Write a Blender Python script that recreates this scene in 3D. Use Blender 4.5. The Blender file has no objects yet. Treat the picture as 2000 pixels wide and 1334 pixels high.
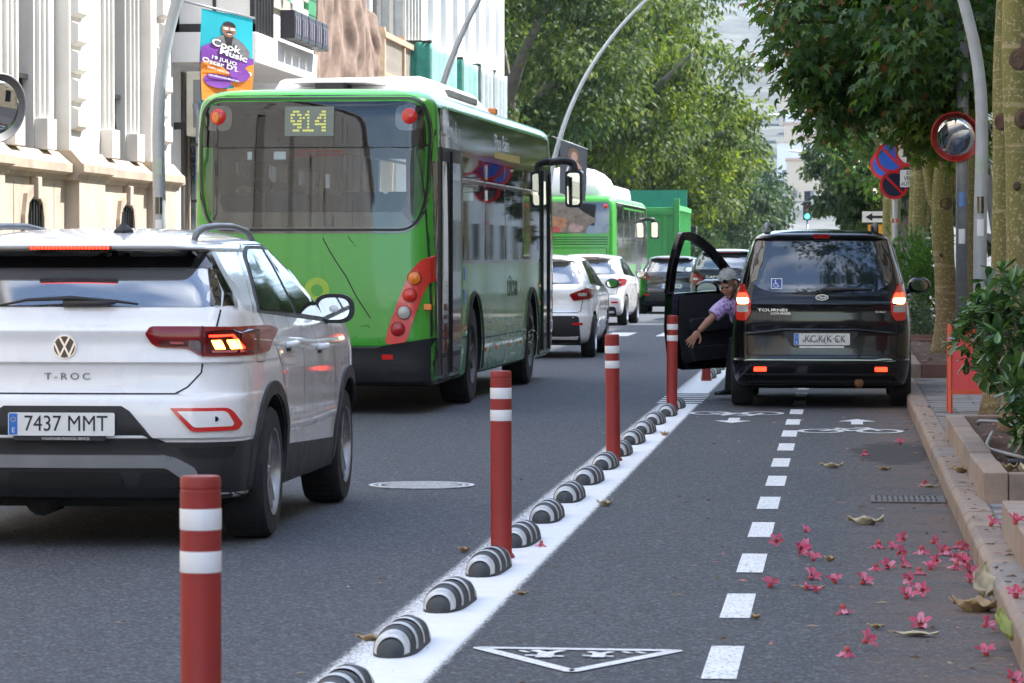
import bpy, bmesh, math, random
import numpy as np
from mathutils import Vector, Matrix
from mathutils.bvhtree import BVHTree
from mathutils.geometry import delaunay_2d_cdt, tessellate_polygon

random.seed(7); rng = np.random.default_rng(11)
SC = bpy.context.scene
COL = SC.collection
PI = math.pi
R = math.radians

# ------------------------------------------------------------------ camera
cam_d = bpy.data.cameras.new('camera'); cam = bpy.data.objects.new('camera', cam_d); COL.objects.link(cam)
SC.camera = cam
cam_d.sensor_width = 36.0; cam_d.lens = 123.1
cam_d.clip_start = 0.5; cam_d.clip_end = 8000
cam.location = (0, 0, 1.42)
cam.rotation_euler = (R(90 - 1.373), 0, R(5.385))
cam_d.dof.use_dof = True; cam_d.dof.focus_distance = 24.0; cam_d.dof.aperture_fstop = 15.0

# ------------------------------------------------------------------ light
SUN_EL, SUN_AZ = 52.0, 62.0       # azimuth clockwise from +Y (down the street) towards +X (right hand side)
w = bpy.data.worlds.new('World'); SC.world = w; w.use_nodes = True
nt = w.node_tree; nt.nodes.clear()
out = nt.nodes.new('ShaderNodeOutputWorld'); bg = nt.nodes.new('ShaderNodeBackground')
sky = nt.nodes.new('ShaderNodeTexSky'); sky.sky_type = 'NISHITA'; sky.sun_disc = False
sky.sun_elevation = R(SUN_EL); sky.sun_rotation = R(SUN_AZ); sky.air_density = 1.0; sky.dust_density = .5
# broken cloud cover over the blue
tc = nt.nodes.new('ShaderNodeTexCoord'); mp = nt.nodes.new('ShaderNodeMapping')
mp.inputs['Scale'].default_value = (1.0, 1.0, 2.6)
nz = nt.nodes.new('ShaderNodeTexNoise'); nz.inputs['Scale'].default_value = 2.6; nz.inputs['Detail'].default_value = 8
rp = nt.nodes.new('ShaderNodeValToRGB'); rp.color_ramp.elements[0].position = .50; rp.color_ramp.elements[1].position = .72
mx = nt.nodes.new('ShaderNodeMix'); mx.data_type = 'RGBA'
mx.inputs[7].default_value = (6.6, 7.0, 7.8, 1)
nt.links.new(tc.outputs['Generated'], mp.inputs['Vector']); nt.links.new(mp.outputs[0], nz.inputs['Vector'])
nt.links.new(nz.outputs['Fac'], rp.inputs[0]); nt.links.new(rp.outputs[0], mx.inputs[0])
nt.links.new(sky.outputs[0], mx.inputs[6]); nt.links.new(mx.outputs[2], bg.inputs[0])
bg.inputs[1].default_value = 0.15
nt.links.new(bg.outputs[0], out.inputs[0])
sd = bpy.data.lights.new('sun', 'SUN'); sd.energy = 3.5; sd.angle = R(.53); sd.color = (1.0, .97, .92)
so = bpy.data.objects.new('sun', sd); COL.objects.link(so)
sdir = Vector((math.sin(R(SUN_AZ)) * math.cos(R(SUN_EL)), math.cos(R(SUN_AZ)) * math.cos(R(SUN_EL)), math.sin(R(SUN_EL))))
so.rotation_euler = sdir.to_track_quat('Z', 'Y').to_euler()
so.location = sdir * 60
SC.view_settings.view_transform = 'Standard'; SC.view_settings.look = 'None'
SC.view_settings.gamma = 1; SC.view_settings.use_curve_mapping = False
SC.view_settings.exposure = 1.95

# ------------------------------------------------------------------ materials
def _n(t, ty, **kw):
    n = t.nodes.new(ty)
    for k, v in kw.items(): setattr(n, k, v)
    return n
def _mix(t, fac, a, b):
    m = t.nodes.new('ShaderNodeMix'); m.data_type = 'RGBA'
    for i, v in ((0, fac), (6, a), (7, b)):
        if isinstance(v, (int, float)): m.inputs[i].default_value = v
        elif isinstance(v, tuple): m.inputs[i].default_value = (*v[:3], 1)
        else: t.links.new(v, m.inputs[i])
    return m.outputs[2]
def _noise(t, vec, scale, detail=4, rough=.55):
    n = t.nodes.new('ShaderNodeTexNoise'); n.inputs['Scale'].default_value = scale
    n.inputs['Detail'].default_value = detail; n.inputs['Roughness'].default_value = rough
    if vec is not None: t.links.new(vec, n.inputs['Vector'])
    return n.outputs['Fac']
def _ramp(t, v, a, b, ca=(0, 0, 0), cb=(1, 1, 1)):
    r = t.nodes.new('ShaderNodeValToRGB'); r.color_ramp.elements[0].position = a; r.color_ramp.elements[1].position = b
    r.color_ramp.elements[0].color = (*ca, 1); r.color_ramp.elements[1].color = (*cb, 1)
    t.links.new(v, r.inputs[0]); return r.outputs[0]
def _math(t, op, a, b=0.0, c=None):
    m = t.nodes.new('ShaderNodeMath'); m.operation = op
    for i, v in enumerate((a, b) if c is None else (a, b, c)):
        if isinstance(v, (int, float)): m.inputs[i].default_value = v
        else: t.links.new(v, m.inputs[i])
    return m.outputs[0]
MATS = {}
def newmat(name):
    m = bpy.data.materials.new(name); m.use_nodes = True
    t = m.node_tree; b = t.nodes['Principled BSDF']; MATS[name] = m
    return m, t, b
def M(name, col, rough=.5, metal=0, var=.12, vs=5.0, bump=0, bs=60, coat=0, emit=None, es=0, spec=.5, dirt=None, dirt_amt=.5, ior=1.5, world=False):
    if name in MATS: return MATS[name]
    m, t, b = newmat(name)
    tcn = t.nodes.new('ShaderNodeTexCoord'); vec = tcn.outputs['Object']
    if world: vec = t.nodes.new('ShaderNodeNewGeometry').outputs['Position']
    lo = tuple(c * (1 - var) for c in col); hi = tuple(min(1, c * (1 + var)) for c in col)
    f = _ramp(t, _noise(t, vec, vs, 6), .3, .7)
    c = _mix(t, f, lo, hi)
    if dirt:
        d = _ramp(t, _noise(t, vec, vs * .45, 8, .65), .5, .75)
        c = _mix(t, _math(t, 'MULTIPLY', d, dirt_amt), c, dirt)
    t.links.new(c, b.inputs['Base Color'])
    rr = _math(t, 'MULTIPLY_ADD', f, rough * .3, rough * .85); t.links.new(rr, b.inputs['Roughness'])
    b.inputs['Metallic'].default_value = metal; b.inputs['Coat Weight'].default_value = coat
    b.inputs['Coat Roughness'].default_value = .04; b.inputs['Specular IOR Level'].default_value = spec
    b.inputs['IOR'].default_value = ior
    if emit: b.inputs['Emission Color'].default_value = (*emit, 1); b.inputs['Emission Strength'].default_value = es
    if bump:
        bp = t.nodes.new('ShaderNodeBump'); bp.inputs['Strength'].default_value = bump; bp.inputs['Distance'].default_value = .01
        t.links.new(_noise(t, vec, bs, 5), bp.inputs['Height']); t.links.new(bp.outputs[0], b.inputs['Normal'])
    return m

# ------------------------------------------------------------------ mesh helpers
def link(o, parent=None):
    COL.objects.link(o)
    if parent is not None: o.parent = parent
    return o
def tag(o, label=None, cat=None, group=None, kind=None):
    if label: o['label'] = label
    if cat: o['category'] = cat
    if group: o['group'] = group
    if kind: o['kind'] = kind
    return o
def thing(name, label, cat, loc=(0, 0, 0), rz=0, group=None):
    o = bpy.data.objects.new(name, None); COL.objects.link(o); o.location = loc; o.rotation_euler = (0, 0, rz)
    o.empty_display_size = .2
    return tag(o, label, cat, group)
KIDS = {}
def kids(o):
    return list(o.children)
def copy_tree(o, parent=None):
    c = o.copy(); COL.objects.link(c)
    if parent is not None: c.parent = parent
    for ch in kids(o): copy_tree(ch, c)
    return c
def mesh_obj(name, me, mat, parent=None, smooth=False, bev=0, sub=0):
    if mat is not None:
        for mm in (mat if isinstance(mat, (list, tuple)) else [mat]): me.materials.append(mm)
    if smooth and len(me.polygons):
        me.polygons.foreach_set('use_smooth', [True] * len(me.polygons))
        if smooth != True: me.set_sharp_from_angle(angle=R(smooth))
    o = bpy.data.objects.new(name, me); link(o, parent)
    if bev:
        m = o.modifiers.new('bevel', 'BEVEL'); m.width = bev; m.segments = 2; m.limit_method = 'ANGLE'; m.angle_limit = R(40)
    if sub:
        m = o.modifiers.new('subd', 'SUBSURF'); m.levels = sub; m.render_levels = sub
    return o
def np_mesh(name, verts, faces):
    """verts (n,3), faces (m,k) numpy -> mesh, fast"""
    me = bpy.data.meshes.new(name); verts = np.asarray(verts, np.float32); faces = np.asarray(faces, np.int32)
    k = faces.shape[1]; me.vertices.add(len(verts)); me.vertices.foreach_set('co', verts.ravel())
    me.loops.add(faces.size); me.loops.foreach_set('vertex_index', faces.ravel())
    me.polygons.add(len(faces)); me.polygons.foreach_set('loop_start', np.arange(0, faces.size, k, dtype=np.int32))
    me.polygons.foreach_set('loop_total', np.full(len(faces), k, np.int32))
    me.update(calc_edges=True); return me
class MB:
    def __init__(s): s.v = []; s.f = []
    def add(s, vs, fs):
        n = len(s.v); s.v += [tuple(v) for v in vs]; s.f += [tuple(i + n for i in f) for f in fs]; return s
    def box(s, c, d, rz=0, rx=0, ry=0):
        hx, hy, hz = d[0] / 2, d[1] / 2, d[2] / 2
        m = Matrix.Translation(c) @ Matrix.Rotation(rz, 4, 'Z') @ Matrix.Rotation(ry, 4, 'Y') @ Matrix.Rotation(rx, 4, 'X')
        vs = [m @ Vector((x, y, z)) for x in (-hx, hx) for y in (-hy, hy) for z in (-hz, hz)]
        return s.add(vs, [(0, 1, 3, 2), (4, 6, 7, 5), (0, 4, 5, 1), (2, 3, 7, 6), (0, 2, 6, 4), (1, 5, 7, 3)])
    def bb(s, x0, x1, y0, y1, z0, z1): return s.box(((x0 + x1) / 2, (y0 + y1) / 2, (z0 + z1) / 2), (abs(x1 - x0), abs(y1 - y0), abs(z1 - z0)))
    def tube(s, pts, rad, seg=10, cap=True):
        pts = [Vector(p) for p in pts]; n = len(pts)
        rad = [rad] * n if isinstance(rad, (int, float)) else rad
        up = None; vs = []; fs = []
        for i, p in enumerate(pts):
            t = (pts[min(i + 1, n - 1)] - pts[max(i - 1, 0)])
            t = t.normalized() if t.length > 1e-9 else Vector((0, 0, 1))
            if up is None:
                up = t.orthogonal().normalized()
            else:
                up = (up - t * up.dot(t)); up = up.normalized() if up.length > 1e-6 else t.orthogonal().normalized()
            b = t.cross(up)
            for k in range(seg):
                a = 2 * PI * k / seg; vs.append(p + (up * math.cos(a) + b * math.sin(a)) * rad[i])
        for i in range(n - 1):
            for k in range(seg):
                k2 = (k + 1) % seg; fs.append((i * seg + k, i * seg + k2, (i + 1) * seg + k2, (i + 1) * seg + k))
        if cap: fs.append(tuple(range(seg))[::-1]); fs.append(tuple((n - 1) * seg + k for k in range(seg)))
        return s.add(vs, fs)
    def lathe(s, prof, seg=24, o=(0, 0, 0), axis='Z', cap=True):
        """prof: list (r, h)"""
        vs = []; fs = []; n = len(prof)
        for r, h in prof:
            for k in range(seg):
                a = 2 * PI * k / seg; x, y = r * math.cos(a), r * math.sin(a)
                p = {'Z': (x, y, h), 'X': (h, x, y), 'Y': (y, h, x)}[axis]
                vs.append((p[0] + o[0], p[1] + o[1], p[2] + o[2]))
        for i in range(n - 1):
            for k in range(seg):
                k2 = (k + 1) % seg; fs.append((i * seg + k, i * seg + k2, (i + 1) * seg + k2, (i + 1) * seg + k))
        if cap and prof[0][0] > 1e-6: fs.append(tuple(range(seg))[::-1])
        if cap and prof[-1][0] > 1e-6: fs.append(tuple((n - 1) * seg + k for k in range(seg)))
        return s.add(vs, fs)
    def prism(s, poly, O, U, V, d0, d1):
        O = Vector(O); U = Vector(U); V = Vector(V); N = U.cross(V).normalized(); n = len(poly)
        a = [O + U * p[0] + V * p[1] + N * d0 for p in poly]; b = [O + U * p[0] + V * p[1] + N * d1 for p in poly]
        fs = [(i, (i + 1) % n, n + (i + 1) % n, n + i) for i in range(n)]
        tri = tessellate_polygon([[Vector((p[0], p[1], 0)) for p in poly]])
        fs += [tuple(n + i for i in t) for t in tri] + [tuple(t[::-1]) for t in tri]
        return s.add(a + b, fs)
    def stroke(s, path, w, O, U, V, d0, d1, closed=False):
        P = [Vector((p[0], p[1])) for p in path]; n = len(P); L = []; Rr = []
        for i in range(n):
            a = P[(i - 1) % n] if (closed or i > 0) else P[i]; b = P[(i + 1) % n] if (closed or i < n - 1) else P[i]
            d1_ = (P[i] - a).normalized() if (P[i] - a).length > 1e-9 else None
            d2_ = (b - P[i]).normalized() if (b - P[i]).length > 1e-9 else None
            d1_ = d1_ or d2_; d2_ = d2_ or d1_
            t = d1_ + d2_; t = t.normalized() if t.length > 1e-6 else d2_
            nn = Vector((-t.y, t.x)); k = max(.35, abs(nn.dot(Vector((-d1_.y, d1_.x)))))
            L.append(P[i] + nn * w / 2 / k); Rr.append(P[i] - nn * w / 2 / k)
        m = n if closed else n - 1
        for i in range(m):
            j = (i + 1) % n; s.prism([L[i], Rr[i], Rr[j], L[j]], O, U, V, d0, d1)
        return s
    def grid(s, fn, nu, nv):
        vs = [fn(i / nu, j / nv) for i in range(nu + 1) for j in range(nv + 1)]
        fs = [(i * (nv + 1) + j, (i + 1) * (nv + 1) + j, (i + 1) * (nv + 1) + j + 1, i * (nv + 1) + j + 1) for i in range(nu) for j in range(nv)]
        return s.add(vs, fs)
    def ball(s, c, r, nu=14, nv=10):
        rx, ry, rz = (r, r, r) if isinstance(r, (int, float)) else r
        vs = []; fs = []
        for j in range(nv + 1):
            th = PI * j / nv
            for i in range(nu):
                ph = 2 * PI * i / nu
                vs.append((c[0] + rx * math.sin(th) * math.cos(ph), c[1] + ry * math.sin(th) * math.sin(ph), c[2] + rz * math.cos(th)))
        for j in range(nv):
            for i in range(nu):
                i2 = (i + 1) % nu; fs.append((j * nu + i, (j + 1) * nu + i, (j + 1) * nu + i2, j * nu + i2))
        return s.add(vs, fs)
    def mesh(s, name):
        me = bpy.data.meshes.new(name); me.from_pydata(s.v, [], s.f); me.update()
        return me
    def build(s, name, mat, parent=None, smooth=False, bev=0, sub=0, fix=True):
        me = s.mesh(name)
        if fix:
            bm = bmesh.new(); bm.from_mesh(me); bmesh.ops.remove_doubles(bm, verts=bm.verts, dist=1e-5)
            bmesh.ops.recalc_face_normals(bm, faces=bm.faces); bm.to_mesh(me); bm.free()
        return mesh_obj(name, me, mat, parent, smooth, bev, sub)
def box_obj(name, mat, parent, c, d, bev=0, rz=0, rx=0): return MB().box(c, d, rz, rx).build(name, mat, parent, bev=bev, fix=False)
XZ = ((1, 0, 0), (0, 0, 1))       # plane looking along +Y (normal -Y)
TEXTS = []
def text(name, s, h, mat, parent, O, U=(1, 0, 0), V=(0, 0, 1), ext=.002, wd=None, bold=0.0, align='CENTER', shear=0, space=1.0):
    """lettering of height h centred at O in plane U,V; turned into a mesh at the end"""
    cu = bpy.data.curves.new(name, 'FONT'); cu.body = s; cu.size = h * 1.38; cu.extrude = ext; cu.offset = bold * h
    cu.align_x = align; cu.align_y = 'CENTER'; cu.shear = shear; cu.space_character = space; cu.resolution_u = 3
    o = bpy.data.objects.new(name, cu); COL.objects.link(o)
    TEXTS.append((o, mat, parent, Vector(O), Vector(U), Vector(V), wd)); return o
def flush_texts():
    bpy.context.view_layer.update(); dg = bpy.context.evaluated_depsgraph_get()
    for o, mat, parent, O, U, V, wd in TEXTS:
        me = bpy.data.meshes.new_from_object(o.evaluated_get(dg)); name = o.name.split('.')[0]
        me.materials.clear(); n = len(me.vertices)
        co = np.empty(n * 3, np.float32); me.vertices.foreach_get('co', co); co = co.reshape(-1, 3)
        if wd and n:
            cw = co[:, 0].max() - co[:, 0].min(); co[:, 0] *= wd / max(cw, 1e-6)
        N = U.cross(V).normalized(); B = np.array([U.normalized(), V.normalized(), N])
        co = co @ B + np.array(O); me.vertices.foreach_set('co', co.astype(np.float32).ravel()); me.update()
        bpy.data.objects.remove(o)
        mesh_obj(name, me, mat, parent)
def rnd(poly, r, k=4):
    """round the corners of a polygon; r number or list"""
    out = []; n = len(poly)
    for i in range(n):
        p = Vector(poly[i][:2]); a = Vector(poly[i - 1][:2]); b = Vector(poly[(i + 1) % n][:2])
        rr = r[i] if isinstance(r, (list, tuple)) else r
        da, db = (a - p), (b - p); rr_ = min(rr, da.length * .48, db.length * .48)
        if rr_ < 1e-4: out.append(tuple(p)); continue
        p0 = p + da.normalized() * rr_; p1 = p + db.normalized() * rr_
        for j in range(k + 1):
            t = j / k; q = p0 * (1 - t) ** 2 + p * 2 * t * (1 - t) + p1 * t * t; out.append(tuple(q))
    return out
def spline(pts, n):
    """catmull-rom through points"""
    P = [Vector(p) for p in pts]; P = [P[0] * 2 - P[1]] + P + [P[-1] * 2 - P[-2]]; out = []
    for i in range(1, len(P) - 2):
        for j in range(n):
            t = j / n; a, b, c, d = P[i - 1], P[i], P[i + 1], P[i + 2]
            out.append(.5 * ((2 * b) + (c - a) * t + (2 * a - 5 * b + 4 * c - d) * t * t + (3 * b - a - 3 * c + d) * t ** 3))
    out.append(P[-2]); return out
def mirror(poly): return [(-x, y) for x, y in poly][::-1]

# ------------------------------------------------------------------ vehicle hulls
def pchip_rows(rows, sub):
    A = np.array(rows, float); n = len(A); d = np.diff(A, axis=0); m = np.zeros_like(A)
    for i in range(1, n - 1):
        s = d[i - 1] * d[i] > 0
        m[i] = np.where(s, 2 * d[i - 1] * d[i] / np.where(s, d[i - 1] + d[i], 1), 0)
    m[0] = d[0]; m[-1] = d[-1]; out = []
    for i in range(n - 1):
        for j in range(sub):
            t = j / sub; h00 = 2 * t ** 3 - 3 * t ** 2 + 1; h10 = t ** 3 - 2 * t ** 2 + t; h01 = -2 * t ** 3 + 3 * t ** 2; h11 = t ** 3 - t ** 2
            out.append(h00 * A[i] + h10 * m[i] + h01 * A[i + 1] + h11 * m[i + 1])
    out.append(A[-1]); return np.array(out)
class Hull:
    """rows: z, rear y, front y, half width, rear corner rx, ry, bow, rear taper ; front radius rf"""
    def __init__(s, rows, rf=.45, sub=4, tlen=1.1, ftap=.0):
        D = pchip_rows(rows, sub); vs = []; half = None
        for z, yr, yf, w, rx, ry, bow, tap in D:
            pts = []; xr = max(w - tap, .02); a = max(xr - rx, .01)
            ln = yf - yr; ry_ = min(ry, ln * .3); rf_ = min(rf, ln * .3); rfx = min(rf_, w * .6)
            for i in range(7): x = a * i / 6; pts.append((x, yr + bow * (x / xr) ** 2))
            yb = yr + bow * (a / xr) ** 2
            for i in range(1, 9): th = i / 8 * PI / 2; pts.append((a + (xr - a) * math.sin(th), yb + ry_ * (1 - math.cos(th))))
            y0 = yb + ry_; y1 = yf - rf_
            for i in range(1, 17):
                y = y0 + (y1 - y0) * i / 16; q = max(0, 1 - (y - y0) / tlen); pts.append((w - (w - xr) * q ** 2, y))
            for i in range(1, 7): th = i / 6 * PI / 2; pts.append((w - rfx * (1 - math.cos(th)), y1 + rf_ * math.sin(th)))
            for i in range(1, 5): pts.append(((w - rfx) * (1 - i / 4), yf))
            ring = pts + [(-x, y) for x, y in pts[-2:0:-1]]
            vs += [(x, y, z) for x, y in ring]; half = len(ring)
        n = len(D); fs = []
        for i in range(n - 1):
            for k in range(half):
                k2 = (k + 1) % half; fs.append((i * half + k, i * half + k2, (i + 1) * half + k2, (i + 1) * half + k))
        fs.append(tuple(range(half))[::-1]); fs.append(tuple((n - 1) * half + k for k in range(half)))
        s.v, s.f = vs, fs; s.bvh = BVHTree.FromPolygons([Vector(v) for v in vs], fs); s.cuts = []
    def build(s, name, mat, parent, wells=(), boxes=(), smooth=38):
        me = bpy.data.meshes.new(name); me.from_pydata(s.v, [], s.f); me.update()
        bm = bmesh.new(); bm.from_mesh(me); bmesh.ops.recalc_face_normals(bm, faces=bm.faces); bm.to_mesh(me); bm.free()
        o = mesh_obj(name, me, mat, parent, smooth)
        if wells or boxes: CUTS.append((o, wells, boxes, smooth))
        s.obj = o; return o
    def hit(s, a, b, axis):
        big = 12.0
        if axis == 'rear': o, d = Vector((a, -3, b)), Vector((0, 1, 0))
        elif axis == 'right': o, d = Vector((4, a, b)), Vector((-1, 0, 0))
        elif axis == 'left': o, d = Vector((-4, a, b)), Vector((1, 0, 0))
        else: o, d = Vector((a, b, 8)), Vector((0, 0, -1))
        h = s.bvh.ray_cast(o, d, big * 2)
        if h[0] is None:
            c = {'rear': Vector((a, .2, b)), 'right': Vector((.9, a, b)), 'left': Vector((-.9, a, b)), 'top': Vector((a, b, 1.5))}[axis]
            h = s.bvh.find_nearest(c)
        p, n = Vector(h[0]), Vector(h[1])
        if n.dot(d) > 0: n = -n
        return p, n
    def panel(s, name, mat, parent, outline, axis='rear', off=.004, g=.05, dig=.006, smooth=True, push=0.0):
        ol = []
        for i, p in enumerate(outline):                      # resample long edges
            q = outline[(i + 1) % len(outline)]; L = math.dist(p, q); k = max(1, int(L / g))
            for j in range(k): ol.append((p[0] + (q[0] - p[0]) * j / k, p[1] + (q[1] - p[1]) * j / k))
        n = len(ol); xs = [p[0] for p in ol]; ys = [p[1] for p in ol]
        def inside(x, y):
            c = False; j = n - 1
            for i in range(n):
                if (ol[i][1] > y) != (ol[j][1] > y) and x < (ol[j][0] - ol[i][0]) * (y - ol[i][1]) / (ol[j][1] - ol[i][1]) + ol[i][0]: c = not c
                j = i
            return c
        pts = [Vector(p) for p in ol]
        x = min(xs) + g * .5
        while x < max(xs):
            y = min(ys) + g * .5
            while y < max(ys):
                if inside(x, y) and min((x - a) ** 2 + (y - b) ** 2 for a, b in ol) > (g * .45) ** 2: pts.append(Vector((x, y)))
                y += g
            x += g
        r = delaunay_2d_cdt(pts, [], [list(range(n))], 1, 1e-6)
        v2, tris, orig = r[0], r[2], r[3]
        vs = []; nrm = []
        for p in v2:
            h, nn = s.hit(p.x, p.y, axis); vs.append(h + nn * off); nrm.append(nn)
        from collections import Counter
        ec = Counter()
        for t in tris:
            for i in range(len(t)): ec[frozenset((t[i], t[(i + 1) % len(t)]))] += 1
        fs = [tuple(t) for t in tris]; lo = {}
        for e, c in ec.items():
            if c == 1:
                a, b = tuple(e)
                for q in (a, b):
                    if q not in lo: lo[q] = len(vs); vs.append(vs[q] - nrm[q] * (off + dig))
                fs.append((a, b, lo[b], lo[a]))
        me = bpy.data.meshes.new(name); me.from_pydata([tuple(v) for v in vs], [], fs); me.update()
        bm = bmesh.new(); bm.from_mesh(me); bmesh.ops.recalc_face_normals(bm, faces=bm.faces); bm.to_mesh(me); bm.free()
        return mesh_obj(name, me, mat, parent, 35 if smooth else False)
    def line(s, name, mat, parent, path, w=.006, axis='rear', off=.0015, closed=False, step=.03, raise_=0, join=None):
        P = []; m = len(path) if closed else len(path) - 1
        for i in range(m):
            p, q = path[i], path[(i + 1) % len(path)]; k = max(1, int(math.dist(p, q) / step))
            for j in range(k): P.append((p[0] + (q[0] - p[0]) * j / k, p[1] + (q[1] - p[1]) * j / k))
        if not closed: P.append(tuple(path[-1]))
        n = len(P); vs = []
        for i in range(n):
            a = P[(i - 1) % n] if closed or i > 0 else P[i]; b = P[(i + 1) % n] if closed or i < n - 1 else P[i]
            t = Vector((b[0] - a[0], b[1] - a[1])); t = t.normalized() if t.length > 0 else Vector((1, 0)); nn = Vector((-t.y, t.x))
            for sg in (-1, 1):
                h, no = s.hit(P[i][0] + nn.x * w / 2 * sg, P[i][1] + nn.y * w / 2 * sg, axis); vs.append(h + no * off)
            if raise_:
                h, no = s.hit(P[i][0], P[i][1], axis); vs.append(h + no * raise_)
        fs = []; m = n if closed else n - 1
        for i in range(m):
            j = (i + 1) % n
            if raise_: fs += [(3 * i, 3 * i + 2, 3 * j + 2, 3 * j), (3 * i + 2, 3 * i + 1, 3 * j + 1, 3 * j + 2)]
            else: fs.append((2 * i, 2 * i + 1, 2 * j + 1, 2 * j))
        if join is not None: join.add([tuple(v) for v in vs], fs); return None
        me = bpy.data.meshes.new(name); me.from_pydata([tuple(v) for v in vs], [], fs); me.update()
        bm = bmesh.new(); bm.from_mesh(me); bmesh.ops.recalc_face_normals(bm, faces=bm.faces); bm.to_mesh(me); bm.free()
        return mesh_obj(name, me, mat, parent, True)
CUTS = []
def flush_cuts():
    tmp = []
    for o, wells, boxes, smooth in CUTS:
        cs = []
        if wells:
            mb = MB()
            for (y, z, r, x0, x1) in wells: mb.tube([(x0, y, z), (x1, y, z)], r, 36)
            cs.append((mb, 'arch_liner'))
        for b in boxes: cs.append((MB().bb(*b[:6]), b[6] if len(b) > 6 else 'arch_liner'))
        for mb, mt in cs:
            me = mb.mesh('cut')
            bm = bmesh.new(); bm.from_mesh(me); bmesh.ops.recalc_face_normals(bm, faces=bm.faces); bm.to_mesh(me); bm.free()
            me.materials.append(MATS[mt])
            c = bpy.data.objects.new('cut', me); COL.objects.link(c); c.parent = o.parent
            m = o.modifiers.new('cut', 'BOOLEAN'); m.object = c; m.operation = 'DIFFERENCE'; m.solver = 'EXACT'; m.material_mode = 'TRANSFER'; tmp.append(c)
    bpy.context.view_layer.update(); dg = bpy.context.evaluated_depsgraph_get()
    res = []
    for o, wells, boxes, smooth in CUTS: res.append(bpy.data.meshes.new_from_object(o.evaluated_get(dg)))
    for (o, wells, boxes, smooth), me in zip(CUTS, res):
        o.modifiers.clear(); o.data = me
        me.polygons.foreach_set('use_smooth', [True] * len(me.polygons)); me.set_sharp_from_angle(angle=R(smooth))
    for c in tmp: bpy.data.objects.remove(c)

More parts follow.
